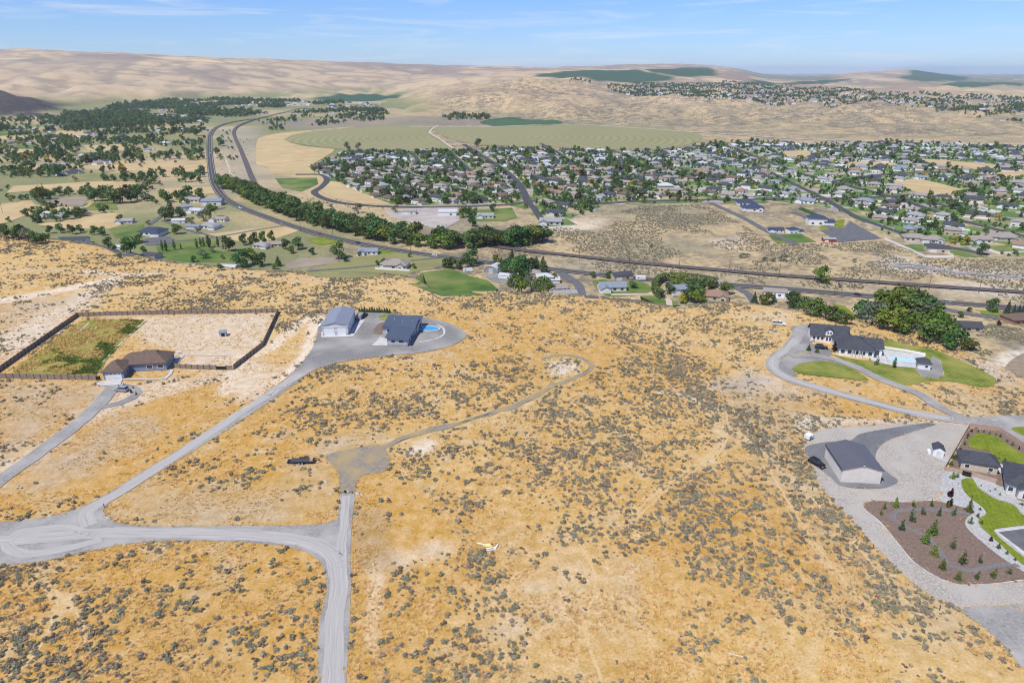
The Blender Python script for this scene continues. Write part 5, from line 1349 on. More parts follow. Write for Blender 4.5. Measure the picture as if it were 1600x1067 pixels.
# ---- debris, tank, gate, posts, log, rocks
p = P(762, 856)[0]
t = thing('debris_pile', 'heap of white boards and a yellow sheet lying in dry grass', 'debris', tuple(p))
MB().prism([(-1.2, 0.3, 0.25), (0.7, 0.0, 0.05), (1.1, 0.5, 0.1), (0.5, 0.9, 0.5), (-0.6, 0.8, 0.4)], (0, 0, 0.12)).build('yellow_sheet', 'yellow_paint', t)
MB().prism([(0.2, 0.9, 0.5), (1.0, 0.9, 0.5), (0.9, 1.3, 0.6), (0.3, 1.3, 0.6)], (0, 0, 0.12)).build('orange_sheet', 'orange_paint', t)
for i, (a, b, r_) in enumerate([((-1.6, -1.3, 0.12), (2.0, -0.6, 0.18), 0.13), ((-1.2, -0.7, 0.1), (2.2, 0.2, 0.2), 0.16), ((-2.4, 1.6, 0.15), (-0.4, 0.7, 0.3), 0.15), ((1.6, -0.8, 0.15), (2.3, 1.0, 0.35), 0.22)]):
    MB().tube(a, b, r_, r_ * 0.8, 7).build('board', 'white_paint', t)
p = P(500.5, 511)[0]
t = thing('propane_tank', 'white propane tank left of the grey workshop', 'tank', tuple(p), 1.5)
MB().tube((-1.2, 0, 0.95), (1.2, 0, 0.95), 0.6, n=14).build('tank_body', 'white_paint', t, True)
for x in (-0.7, 0.7): MB().box(x - 0.15, x + 0.15, -0.5, 0.5, -0.2, 0.5).build('foot', 'offwhite', t)
p = P(540, 771)[0]
t = thing('road_gate', 'low dark cable gate across the grey drive', 'gate', tuple(p))
for x in (-1.7, 1.7): MB().tube((x, 0, -0.3), (x, 0, 1.0), 0.09).build('post', 'black_metal', t)
MB().tube((-1.7, 0, 0.62), (1.7, 0, 0.55), 0.05).build('cable', 'black_metal', t)
MB().box(-0.35, 0.25, -0.05, 0.05, 0.35, 0.95).build('sign_plate', 'car_black', t)
MB().box(0.4, 0.75, -0.05, 0.05, 0.4, 0.75).build('sign_plate', 'white_paint', t)
def rock(label, px, s, sq=0.6, mat='rock', group=None, seed=0):
    rr = random.Random(seed); me = MB(); p = P(*px)[0]
    n = 8; rings = [(0.0, 0.85), (0.45, 1.0), (0.8, 0.7)]
    for z, k in rings:
        for i in range(n):
            a = 2 * math.pi * i / n; q = k * rr.uniform(0.75, 1.15)
            me.v.append((math.cos(a) * q * s, math.sin(a) * q * s * 0.8, (z * sq - 0.15) * s))
    me.v.append((0, 0, sq * s))
    for l in range(2):
        for i in range(n):
            j = (i + 1) % n; me.f.append((l * n + i, l * n + j, (l + 1) * n + j, (l + 1) * n + i))
    for i in range(n): me.f.append((2 * n + i, 2 * n + (i + 1) % n, 3 * n))
    o = me.build('rock', mat); o.location = tuple(p); tag(o, label, 'rock', group)
rock('large pinkish boulder right of the cable gate', (558, 771), 0.75, seed=1)
rock('second pale boulder further right of the cable gate', (565, 773), 0.5, seed=2)
rock('pale boulder left of the cable gate', (517, 772), 0.5, seed=3)
rock('pale boulder on the dirt above the cable gate', (508, 752), 0.7, seed=4)
rock('pale rock on the road shoulder at the gravel junction', (78, 806), 0.6, seed=5)
rock('flat pale stone at the inner corner of the gravel junction', (168, 808), 0.8, 0.3, seed=6)
rock('white rock beside the small oval lawn', (1318, 579), 0.5, mat='white_paint', seed=7)
for i in range(46):
    a, b = R.gauss(879, 13), R.gauss(576, 5.5)
    rock('pale rock in the stone-strewn oval at the end of the track', (a, b), R.uniform(0.25, 0.55), 0.6, 'offwhite', 'rocks in the stone-strewn oval', 100 + i)
o = MB().tube((-1.4, 0, 0.18), (1.4, 0.1, 0.18), 0.17, 0.12, 8).build('fallen_log', 'log_wood')
o.location = tuple(P(1150, 1025)[0]); o.rotation_euler = (0, 0, -0.35); tag(o, 'bare pale log lying among sagebrush in the right foreground', 'log')
def post(label, px, h=1.2):
    o = MB().tube((0, 0, -0.3), (0, 0, h), 0.10, 0.09, 8).build('fence_post', 'post_wood'); o.location = tuple(P(*px)[0]); tag(o, label, 'post')
post('dark fence post below the stone ground at the right edge', (1468, 953), 1.3)
post('dark fence post in sagebrush left of the brown bark bed', (1364, 857)); post('dark fence post below the tan barn', (1269, 766))
post('dark wooden post at the inside bend of the gravel junction', (163, 793)); post('dark wooden post on the upper shoulder of the gravel junction', (117, 787))
post('thin wooden post near the pickup on the hill', (1207, 515), 2.2)
def pole(label, px, h=11.0, rz=0.3):
    p = P(*px)[0]
    t = thing('utility_pole', label, 'utility pole', tuple(p), rz, None)
    MB().tube((0, 0, -0.5), (0, 0, h), 0.20, 0.13, 8).build('pole', 'post_wood', t)
    MB().box(-1.3, 1.3, -0.07, 0.07, h - 0.9, h - 0.72).build('crossarm', 'post_wood', t)
    for x in (-1.1, 0, 1.1): MB().tube((x, 0, h - 0.72), (x, 0, h - 0.45), 0.07).build('insulator', 'roof_grey', t)
pole('tall utility pole by the highway near the white car', (642, 399), 14)
for i_ in range(9): pole('wooden utility pole in the line beside the railway', (905 + i_ * 78, 407.5 + i_ * 6.3), 10)
pole('utility pole at the highway bend left of the tree belt', (470, 362)); pole('utility pole between highway and railway', (520, 368))
pole('utility pole on the sage flat right of the railway', (1012, 440)); pole('utility pole at the roadside below the lone round tree', (1303, 462)); pole('utility pole in the left tan field', (4, 333), 12)

# ------------------------------------------------------------------ plants: prototype meshes
def leaf_cloud(pts, nrm, size, rr, aspect=1.0):
    m = MB()
    for p, n in zip(pts, nrm):
        n = Vector(n) + Vector((rr.gauss(0, .45), rr.gauss(0, .45), rr.gauss(0, .45)))
        if n.length < 1e-3: n = Vector((0, 0, 1))
        n.normalize(); u = n.orthogonal().normalized(); w = n.cross(u)
        a = rr.uniform(0, 6.28); u2 = u * math.cos(a) + w * math.sin(a); w2 = n.cross(u2)
        s = size * rr.uniform(0.6, 1.3); p = Vector(p)
        m.quad(tuple(p - u2 * s - w2 * s * aspect * 0.6), tuple(p + u2 * s - w2 * s * aspect), tuple(p + u2 * s * 0.7 + w2 * s * aspect), tuple(p - u2 * s * 0.8 + w2 * s * aspect * 0.8))
    return m

def blob_points(lobes, n, rr, inner=0.25):
    pts, nr = [], []
    tot = sum(l[3] ** 2 for l in lobes)
    for (x, y, z, r, sq) in lobes:
        for _ in range(int(n * r * r / tot) + 1):
            while True:
                d = Vector((rr.gauss(0, 1), rr.gauss(0, 1), rr.gauss(0, 1)))
                if d.length > 0.1: break
            d.normalize()
            if d.z < -0.55: d.z *= -0.5
            k = r * (rr.uniform(0.82, 1.06) if rr.random() > inner else rr.uniform(0.4, 0.85))
            pts.append((x + d.x * k, y + d.y * k, z + d.z * k * sq)); nr.append(tuple(d))
    return pts, nr

def crown_broad(seed, n=620, size=0.038, spread=0.30):
    rr = random.Random(seed); lobes = [(0, 0, 0.50, 0.32, 1.25)]
    for i in range(12):
        a = i * 2.4 + rr.uniform(-.5, .5); h = 0.20 + 0.62 * ((i * 0.618) % 1.0); k = spread * (1.0 - abs(h - 0.45) * 1.3) * rr.uniform(0.75, 1.15)
        lobes.append((math.cos(a) * k, math.sin(a) * k, h, rr.uniform(0.13, 0.21), rr.uniform(0.8, 1.1)))
    p, q = blob_points(lobes, n, rr)
    return leaf_cloud(p, q, size, rr)
def crown_column(seed, n=420, size=0.020):
    rr = random.Random(seed)
    lobes = [(rr.uniform(-.02, .02), rr.uniform(-.02, .02), 0.12 + 0.09 * i, 0.11 * (1 - abs(i / 9 - 0.4) * 0.9), 1.2) for i in range(10)]
    p, q = blob_points(lobes, n, rr); return leaf_cloud(p, q, size, rr)
def crown_cone(seed, n=520, size=0.026, w=0.24, ragged=0.15):
    rr = random.Random(seed); p, q = [], []
    for _ in range(n):
        h = 1 - math.sqrt(rr.random()); a = rr.uniform(0, 6.28)
        tier = 0.82 + 0.18 * math.cos(h * 40)
        k = w * (1 - h) * tier * rr.uniform(0.6 - ragged, 1.05 + ragged)
        p.append((math.cos(a) * k, math.sin(a) * k, 0.06 + h * 0.93)); q.append((math.cos(a), math.sin(a), 0.5))
    return leaf_cloud(p, q, size, rr)
def crown_young(seed, n=330, size=0.034):
    return crown_cone(seed, 420, 0.036, 0.23, 0.4)
def crown_lumpy(seed, n=330, size=0.032):
    rr = random.Random(seed); lobes = []
    for i in range(11):
        h = 0.2 + 0.072 * i; a = rr.uniform(0, 6.28); k = 0.17 * (1.1 - h) * rr.uniform(0.4, 1.3)
        lobes.append((math.cos(a) * k, math.sin(a) * k, h, 0.17 * (1.12 - h) * rr.uniform(0.7, 1.1), 1.0))
    p, q = blob_points(lobes, n, rr); return leaf_cloud(p, q, size, rr)
def bush_mesh(seed, n=130, size=0.085, lob=7):
    rr = random.Random(seed); lobes = []
    for i in range(lob):
        a = rr.uniform(0, 6.28); k = rr.uniform(0.0, 0.34)
        lobes.append((math.cos(a) * k, math.sin(a) * k, rr.uniform(0.16, 0.30), rr.uniform(0.13, 0.23), rr.uniform(0.8, 1.1)))
    p, q = blob_points(lobes, n, rr, 0.35); return leaf_cloud(p, q, size, rr, 0.7)
def trunk_mesh(h=0.5, r=0.022, seed=0):
    rr = random.Random(seed); m = MB()
    m.tube((0, 0, -0.03), (rr.uniform(-.01, .01), rr.uniform(-.01, .01), h * 0.6), r * 1.3, r * 0.8, 7)
    for i in range(4):
        a = i * 1.57 + rr.uniform(-.4, .4)
        m.tube((0, 0, h * rr.uniform(0.35, 0.6)), (math.cos(a) * 0.16, math.sin(a) * 0.16, h * rr.uniform(1.0, 1.3)), r * 0.6, r * 0.25, 5)
    return m

KINDS = {
 'broad': ([crown_broad(s) for s in (1, 2, 3, 4)], 'leaf', 'broadleaf_tree', 0.5),
 'light': ([crown_broad(s) for s in (5, 6)], 'leaf_light', 'broadleaf_tree', 0.5),
 'yellow': ([crown_broad(7)], 'leaf_yellow', 'broadleaf_tree', 0.5),
 'silver': ([crown_broad(s, 560, 0.032, 0.36) for s in (8, 9)], 'leaf_silver', 'silver_leaved_tree', 0.4),
 'red': ([crown_lumpy(10, 300, 0.05)], 'leaf_red', 'purple_leaved_tree', 0.4),
 'column': ([crown_column(s) for s in (11, 12)], 'leaf', 'poplar_tree', 0.4),
 'cone': ([crown_cone(s) for s in (13, 14)], 'needle', 'conifer_tree', 0.4),
 'blue': ([crown_cone(15)], 'needle_blue', 'conifer_tree', 0.4),
 'young': ([crown_cone(16, 300, 0.036, 0.22, 0.5), crown_lumpy(17, 260), crown_cone(18, 200, 0.036, 0.25, 0.55)], 'leaf_light', 'young_tree', 0.4),
 'youngdark': ([crown_lumpy(19, 150), crown_cone(20, 260, 0.034, 0.20, 0.5), crown_lumpy(21, 240)], 'leaf', 'young_tree', 0.4),
}
TM = {}
for k, (ms, mt, nm, th) in KINDS.items():
    TM[k] = [(m.mesh('crown', mt), trunk_mesh(th, 0.022, i).mesh('trunk', 'bark')) for i, m in enumerate(ms)]
BASEW = {'broad': 0.80, 'light': 0.8, 'yellow': 0.8, 'silver': 0.85, 'red': 0.45, 'column': 0.24, 'cone': 0.48, 'blue': 0.48, 'young': 0.42, 'youngdark': 0.42}

def tree_at(x, y, h, kind, label, group=None, wid=1.0, shrub=False):
    z = ground_z(x, y)
    cm, tm = TM[kind][R.randrange(len(TM[kind]))]
    t = thing('shrub' if shrub else KINDS[kind][2], label, 'shrub' if shrub else 'tree', (float(x), float(y), z), R.uniform(0, 6.28), group)
    t.scale = (h * wid, h * wid, h)
    link('crown', cm, t); link('trunk', tm, t)
    return t
def hpx(y, px): return px * mpp(y) / 0.95

# ---- single trees picked out by hand: (x, y of the foot, height in photo pixels, kind, width factor)
SETS = [
 ('tall leafy tree in the grove behind the white estate house', 'trees of the grove behind the white estate house', [
   (1345, 497, 26, 'broad', 1), (1362, 506, 33, 'silver', 1), (1382, 500, 46, 'light', 1.0), (1403, 500, 52, 'light', 1), (1418, 507, 46, 'broad', .9), (1433, 517, 44, 'silver', .9), (1448, 522, 42, 'light', 1),
   (1462, 527, 38, 'light', 1), (1478, 537, 38, 'light', 1), (1491, 546, 30, 'broad', 1), (1380, 514, 28, 'light', 1), (1397, 517, 32, 'light', 1), (1367, 493, 20, 'broad', 1), (1428, 497, 44, 'light', 1), (1440, 505, 44, 'broad', 1),
   (1475, 522, 30, 'light', 1), (1412, 520, 26, 'light', 1.1), (1452, 535, 30, 'broad', 1.1)]),
 ('leafy tree in the row along the hill foot behind the pickup', 'trees in the row along the hill foot', [
   (1240, 482, 20, 'broad', 1), (1256, 487, 22, 'broad', 1), (1269, 492, 25, 'broad', 1), (1283, 496, 22, 'light', 1), (1297, 500, 20, 'broad', 1), (1311, 504, 18, 'broad', 1), (1323, 507, 16, 'broad', 1)]),
 ('tree beside the pale-roofed house at the hill foot', 'trees beside the pale-roofed house at the hill foot', [(1178, 475, 17, 'cone', 1.2), (1197, 476, 19, 'light', 1.1), (1209, 472, 13, 'cone', 1.2), (1236, 475, 18, 'broad', 1), (1247, 470, 11, 'broad', 1)]),
 ('spruce in the row at the right edge of the valley road', 'spruces at the right edge', [(1573, 491, 23, 'cone', 1.1), (1583, 491, 17, 'blue', 1.1), (1591, 490, 16, 'blue', 1.1), (1598, 488, 16, 'blue', 1.1)]),
 ('tree on the lawn of the white estate house', 'trees on the estate lawn', [(1263.5, 548, 11, 'cone', 1.5), (1276.5, 551, 10, 'cone', 1.5), (1302.5, 549, 17, 'red', 1.0), (1370, 571, 15, 'youngdark', 1.1), (1396.5, 575, 17, 'column', 1.5)]),
 ('dark conifer in the low hedge row behind the grey workshop', 'conifers in the low hedge row behind the workshop', [(562 + i * 3.9, 487.6 + i * 0.12, 7.5 + (i * 7 % 3), 'cone', 1.5) for i in range(13)]),
 ('tall poplar on the green paddock', 'poplars on the green paddock', [(254, 392, 17, 'column', 1.3), (260, 393, 18, 'column', 1.3), (273, 391, 17, 'column', 1.3), (283, 390, 10, 'column', 1.3), (308, 388, 16, 'column', 1.3), (314, 385, 14, 'column', 1.5), (319, 386, 15, 'column', 1.3), (327, 387, 20, 'column', 1.7), (341, 386, 17, 'column', 1.3)]),
 ('dark tree beside the round-roofed barn', 'trees beside the round-roofed barn', [(697, 419, 14, 'broad', 1), (706, 420, 17, 'broad', 1), (722, 421, 16, 'broad', 1), (736, 415, 24, 'broad', 1), (778, 418, 18, 'light', 1), (790, 428, 22, 'broad', 1), (800, 412, 19, 'cone', 1.5)]),
 ('tree round the pale valley houses below the rim', 'trees round the pale valley houses below the rim', [(812, 435, 32, 'broad', 1.1), (824, 430, 26, 'broad', 1), (838, 425, 22, 'cone', 1.6), (848, 428, 24, 'cone', 1.6), (815, 457, 22, 'light', 1.1), (830, 456, 24, 'silver', 1), (845, 457, 22, 'broad', 1), (857, 455, 18, 'light', 1), (866, 440, 12, 'broad', 1), (803, 448, 20, 'broad', 1)]),
 ('tree near the white house with bright lawn', 'trees near the white house with bright lawn', [(951, 435, 11, 'broad', 1), (989, 450, 10, 'broad', 1.2), (926, 434, 9, 'light', 1), (1046, 460, 16, 'broad', 1), (1060, 449, 20, 'light', 1.2), (1085, 464, 24, 'broad', 1.2), (1100, 455, 18, 'broad', 1), (1112, 457, 16, 'broad', 1), (1134, 460, 19, 'broad', 1.1), (1066, 474, 14, 'yellow', .9), (1090, 474, 20, 'light', 1.2), (1075, 470, 18, 'broad', 1.1)]),
 ('tree among the left valley houses below the rim', 'trees among the left valley houses below the rim', [(10, 372, 22, 'broad', 1), (30, 374, 24, 'broad', 1), (45, 378, 24, 'silver', 1), (58, 382, 22, 'broad', 1), (72, 379, 16, 'light', 1), (78, 365, 14, 'broad', 1), (95, 364, 16, 'broad', 1), (113, 366, 16, 'broad', 1), (126, 364, 14, 'broad', 1), (148, 367, 16, 'broad', 1), (160, 368, 15, 'broad', 1), (170, 388, 18, 'broad', .9), (178, 392, 12, 'broad', 1), (205, 396, 28, 'broad', 1.1), (198, 394, 20, 'broad', 1), (218, 380, 16, 'broad', 1), (187, 403, 8, 'broad', 1.3),
   (225, 396, 12, 'broad', 1), (277, 366, 18, 'broad', 1.1), (258, 345, 22, 'broad', 1), (268, 340, 26, 'column', 2.4), (283, 343, 20, 'broad', 1), (330, 340, 24, 'light', 1), (318, 345, 20, 'silver', 1), (300, 352, 14, 'silver', 1), (188, 348, 14, 'broad', .9), (232, 352, 9, 'silver', 1), (310, 364, 10, 'silver', 1)]),
 ('large dark tree at the foot of the bare hill by the paddock', 'large trees at the foot of the bare hill', [(358, 393, 26, 'broad', 1.0), (381, 383, 19, 'broad', .8), (392, 384, 14, 'broad', .9), (399, 382, 21, 'broad', .8), (411, 381, 22, 'light', .7), (425, 379, 20, 'light', .7), (318, 404, 16, 'silver', 1.2), (332, 395, 10, 'silver', 1), (348, 405, 8, 'silver', 1), (303, 410, 12, 'broad', 1), (378, 417, 30, 'broad', 1.1), (395, 412, 26, 'light', 1), (408, 416, 24, 'broad', 1), (435, 416, 18, 'cone', 1.6), (447, 389, 18, 'broad', 1), (466, 390, 20, 'broad', 1.1), (455, 396, 14, 'broad', 1), (430, 421, 10, 'light', 1.3),
   (529, 404, 30, 'broad', .9), (538, 409, 14, 'broad', 1), (488, 398, 12, 'broad', 1), (345, 422, 10, 'broad', 1.3)]),
 ('leafy tree near the grey-roofed house in the olive field', 'trees near the house in the olive field', [(590, 415, 9, 'broad', 1), (600, 416, 13, 'broad', 1), (640, 402, 8, 'light', 1), (647, 420, 9, 'light', 1), (562, 400, 8, 'light', 1)]),
 ('tree standing on the dirt lot edge before the suburb', 'trees on the dirt lot edge before the suburb', [(560, 333, 17, 'silver', 1), (618, 332, 13, 'silver', 1), (518, 326, 8, 'silver', 1), (723, 340, 18, 'broad', 1), (733, 340, 16, 'broad', 1), (742, 336, 12, 'broad', 1), (770, 330, 13, 'broad', 1), (738, 354, 18, 'broad', .9)]),
 ('grey-green bush on the sage flat below the red barn', 'grey-green bushes on the sage flat below the red barn', [(1160, 403, 9, 'silver', 1.4), (1168, 402, 7, 'silver', 1.4), (1195, 408, 8, 'silver', 1.4), (1208, 409, 7, 'silver', 1.4), (1224, 408, 13, 'silver', 1.3), (1250, 408, 7, 'silver', 1.2), (1335, 410, 7, 'silver', 1.2), (1312, 450, 8, 'silver', 1.2), (1018, 387, 7, 'column', 2)]),
 ('tree in the big left farm grove', 'trees in the big left farm grove', [(55, 308, 14, 'light', 1.0), (68, 312, 22, 'light', 1.1), (80, 312, 15, 'broad', 1), (94, 305, 14, 'broad', 1), (110, 304, 13, 'broad', 1), (126, 303, 9, 'cone', 1.5), (148, 315, 22, 'broad', 1.0), (160, 314, 24, 'broad', 1.1), (178, 318, 26, 'broad', 1.1), (192, 318, 26, 'broad', 1.1), (205, 316, 22, 'broad', 1), (215, 313, 18, 'broad', 1), (217, 298, 11, 'broad', 1), (205, 298, 10, 'broad', 1),
   (85, 338, 12, 'silver', 1.2), (125, 338, 9, 'silver', 1.2), (275, 312, 15, 'light', .9), (288, 312, 13, 'broad', 1), (342, 283, 12, 'broad', 1)]),
 ('dark tree in the field hedges left of the highway', 'trees in the field hedges left of the highway', [(5, 268, 9, 'broad', 1), (25, 267, 9, 'broad', 1), (38, 270, 18, 'broad', 1), (50, 268, 16, 'broad', 1), (65, 272, 14, 'broad', 1), (78, 273, 18, 'broad', 1.1), (90, 276, 20, 'broad', 1.1), (99, 268, 12, 'broad', 1), (118, 270, 11, 'broad', 1), (134, 254, 14, 'broad', 1), (118, 284, 10, 'silver', 1), (162, 283, 11, 'broad', 1), (178, 284, 12, 'broad', 1), (196, 280, 15, 'broad', 1), (208, 280, 11, 'broad', 1), (222, 280, 13, 'broad', 1), (235, 279, 12, 'broad', 1), (165, 250, 13, 'broad', 1), (180, 249, 9, 'broad', 1), (197, 249, 14, 'broad', 1), (85, 240, 14, 'broad', 1), (95, 240, 13, 'broad', 1), (70, 238, 9, 'broad', 1), (110, 238, 14, 'broad', 1), (102, 232, 16, 'broad', 1), (158, 219, 12, 'broad', 1), (290, 285, 14, 'broad', 1), (300, 284, 16, 'broad', 1), (312, 286, 10, 'broad', 1),
   (250, 290, 8, 'silver', 1.2), (240, 286, 8, 'silver', 1.2), (228, 235, 9, 'broad', 1), (250, 248, 13, 'broad', 1.1), (265, 249, 14, 'broad', 1.1), (280, 249, 11, 'broad', 1.1), (296, 250, 9, 'broad', 1.1), (310, 250, 8, 'broad', 1), (308, 213, 12, 'broad', 1.1), (345, 228, 14, 'broad', 1), (340, 240, 10, 'broad', 1)]),
]
ONES = [
 ('lone large round tree beside the railway on the right', (1283, 442, 29, 'light', 1.05)), ('rounded silvery bush beside the grove slope at the far right', (1512, 547, 22, 'light', 1.3)),
 ('dark broad tree by the valley road near the right-edge spruces', (1550, 487, 24, 'broad', .95)), ('small round bush beside the valley road before the right-edge spruces', (1514, 487, 8, 'broad', 1.3)), ('conical bush beside the valley road bend', (1500, 496, 10, 'broad', 1.2)),
 ('tree standing alone at the edge of the circular field', (747, 229, 13, 'broad', 1.1)), ('red-leaved bush by the dark-roofed valley house at the right', (1560, 508, 8, 'red', 2.2)),
 ('large dark tree at the corner of the lowest suburb yard', (1534, 399, 21, 'broad', 1.0)), ('yellow-green bush at the end of the workshop hedge row', (617, 488, 5, 'light', 1.6)),
 ('thin pale tree by the left circular field', (543, 236, 15, 'silver', .8)), ('second thin pale tree by the left circular field', (560, 234, 12, 'silver', .9)),
]
def PV(px, py):
    """like P, but a foot hidden by the rim is looked for on the valley slope behind it"""
    p = P(px, py)[0]
    if p[2] > -41 and p[1] > np.interp(p[0], RX, RY) - 26 and p[1] < 520:
        x, y = flat(px, py, -43.0); return np.array([float(x), float(y), float(H(x, y))])
    return p
TREE_N = 0
TREE_XY = []
for label, (px, py, hp, kind, wd) in ONES:
    x, y, _ = P(px, py)[0]; tree_at(x, y, hpx(y, hp), kind, label, None, wd); TREE_N += 1; TREE_XY.append((x, y, 3))
LOOK = {'broad': 'dark green', 'light': 'light green', 'yellow': 'yellow-leaved', 'silver': 'grey-green', 'red': 'purple-leaved', 'column': 'slender', 'cone': 'conical', 'blue': 'blue-green', 'young': 'young', 'youngdark': 'small dark'}
for label, group, items in SETS:
    by = {}
    for it in items: by.setdefault(it[3], []).append(it)
    for kind, its in by.items():
        its.sort()
        for i, (px, py, hp, _, wd) in enumerate(its):
            x, y, _z = P(px, py)[0]; TREE_XY.append((x, y, 3))
            lab = (LOOK[kind] + ' ' + label).replace('dark green dark', 'dark green').replace('grey-green grey-green', 'grey-green').replace('dark green large dark', 'large dark green').replace('slender tall', 'slender').replace('conical dark', 'dark conical')
            if 'pale valley houses' in group or 'bright lawn' in group or 'hill foot' in group or 'round-roofed' in group or 'grove behind' in group: hp *= 1.18; wd *= 1.15
            tree_at(x, y, hpx(y, hp), kind, ' '.join(lab.split()[:16]), group, wd); TREE_N += 1

# ---- tree belt between highway and railway
belt = spline(PXY([(352, 291), (375, 299), (400, 311), (430, 324), (470, 340), (520, 354), (580, 368), (640, 379), (690, 385), (715, 386)]), 7.0)
belt2 = spline(PXY([(738, 384), (770, 382), (805, 382), (843, 379)]), 7.0)
k = 0
items = [(c, wd) for c in belt for wd in (-8, 8)] + [(c, wd) for c in belt2 for wd in (-8, 0, 8)]
for c, wd in items:
    x, y = c[0] + R.uniform(-4, 4) + wd * 0.3, c[1] + wd + R.uniform(-3, 3)
    if R.random() < 0.2: continue
    tree_at(x, y, R.uniform(13, 20) * (1.0 if y < 800 else 0.9), R.choice(['broad', 'broad', 'broad', 'light', 'broad']), 'dark green tree in the long dense belt between highway and railway', 'trees of the railway belt', R.uniform(1.05, 1.35)); TREE_N += 1; TREE_XY.append((x, y, 4))

# ---- hedges
def hedge(label, px, w, h, mat='leaf', n=42.0, name='hedge'):
    c = spline(PXY(px), 2.0); rr = random.Random(len(label)); p, q = [], []
    x0, y0 = c[0]; z0 = ground_z(x0, y0)
    ln = float(np.sum(np.hypot(*np.diff(c, axis=0).T)))
    for _ in range(int(n * ln)):
        i = rr.randrange(len(c) - 1); f = rr.random(); a = c[i] * (1 - f) + c[i + 1] * f; d = c[i + 1] - c[i]; d = d / np.hypot(*d); nn = np.array([-d[1], d[0]])
        s = rr.choice((-1, 1, 0)); o = s * w / 2 if s else rr.uniform(-w / 2, w / 2); z = rr.uniform(0, h) if s else h
        b = a + nn * (o + rr.uniform(-.25, .25))
        p.append((b[0] - x0, b[1] - y0, ground_z(*b) - z0 + z + rr.uniform(-.2, .2))); q.append((nn[0] * s, nn[1] * s, 0.3 if s else 1))
    o = leaf_cloud(p, q, 0.42, rr).build(name, mat); o.location = (x0, y0, z0); tag(o, label, 'hedge')
hedge('tall curved dark hedge round the white-roofed valley house', [(1034, 468), (1024, 458), (1024, 448), (1036, 440), (1060, 438), (1090, 441), (1120, 446)], 4, 5.5)
hedge('clipped dark hedge row in the upper right suburb', [(1488, 305), (1530, 300)], 3.5, 4.5, n=28)
hedge('low dark hedge beside the bright lot above the navy-roofed houses', [(1250, 327), (1275, 338)], 3, 2.5, n=24)
hedge('green hedge in front of the lower suburb corner house', [(845, 335), (885, 330)], 4, 4, n=28)

# ---- planted young trees and shrubs at the right-hand garden
YT = [(1376, 805, 12, 'young'), (1381.5, 795, 14, 'young'), (1399, 792, 16, 'young'), (1426, 792, 14, 'young'), (1454.5, 792, 14, 'young'), (1481.5, 793, 14, 'young'), (1441, 804, 16, 'youngdark'), (1467, 806, 16, 'youngdark'), (1490.5, 806, 15, 'youngdark'),
      (1423.5, 815, 24, 'youngdark'), (1408.5, 829, 21, 'youngdark'), (1458, 835, 28, 'young'), (1445.5, 848, 23, 'young'), (1459.5, 868, 24, 'young'), (1487.5, 859, 26, 'youngdark'), (1503.5, 882, 26, 'youngdark'), (1530, 880, 17, 'youngdark'), (1472, 889, 18, 'young'), (1496.5, 906, 18, 'young'), (1527, 905, 18, 'young'), (1553, 902, 17, 'young'), (1577, 898, 17, 'youngdark'),
      (1513.5, 799, 20, 'young'), (1516, 818, 14, 'young')]
YT.sort()
for i, (px, py, hp, kd) in enumerate(YT):
    x, y, _ = P(px, py)[0]
    lab = ('%s from left young conical tree in the brown bark bed' % ORD[i]) if i < 20 else ('%s young tree from the right along the brown bark bed' % ['', 'first', 'second', 'third', 'fourth'][len(YT) - i])
    tree_at(x, y, hp * R.uniform(.85, 1.05) / FPX * (y * CP + 100 * SP) / 0.85, kd, lab, 'young trees in the brown bark bed', R.uniform(0.8, 1.2)); TREE_N += 1
SH = [('clipped dark shrub along the tan outbuilding wall', [(1502, 731, 8), (1517, 734, 8), (1528.5, 736, 9), (1543, 739, 9)]),
      ('shrub in the bed inside the brown garden wall', [(1518, 675, 5), (1528, 675.5, 5), (1537, 676, 5), (1546, 678.5, 5), (1556, 680, 5), (1563, 683, 6), (1573, 690.5, 5), (1582, 696, 6), (1592, 702, 5), (1512.5, 681.5, 6), (1511, 686, 6), (1507, 695, 6), (1500, 706, 7), (1490, 717, 8), (1486, 727, 8), (1570, 721, 6), (1560, 718, 6)]),
      ('small shrub in the white stone strip by the curved lawn', [(1488, 748, 12), (1495, 747, 10), (1485, 776, 14), (1484, 790, 12), (1528, 808, 8), (1534, 818, 6), (1531, 797, 5), (1548, 845, 7), (1560, 857, 9), (1573, 866, 7), (1586, 876, 6), (1519, 777, 4), (1497, 757, 3), (1533, 760, 3), (1547, 768, 3), (1555, 766, 4), (1562, 774, 5), (1596, 790, 7)]),
      ('low green shrub at the foot of the blue-grey house drive', [(205, 614, 6), (213, 617, 6), (208, 607, 5), (193, 602, 4), (186, 604, 4)])]
for label, its in SH:
    its.sort()
    for i, (px, py, hp) in enumerate(its):
        x, y, _ = P(px, py)[0]
        tree_at(x, y, hp / FPX * (y * CP + 100 * SP) / 0.85, R.choice(['youngdark', 'youngdark', 'red', 'young']), ORD[i] + ' from left ' + label, label + 's', R.uniform(1.1, 1.9), True)

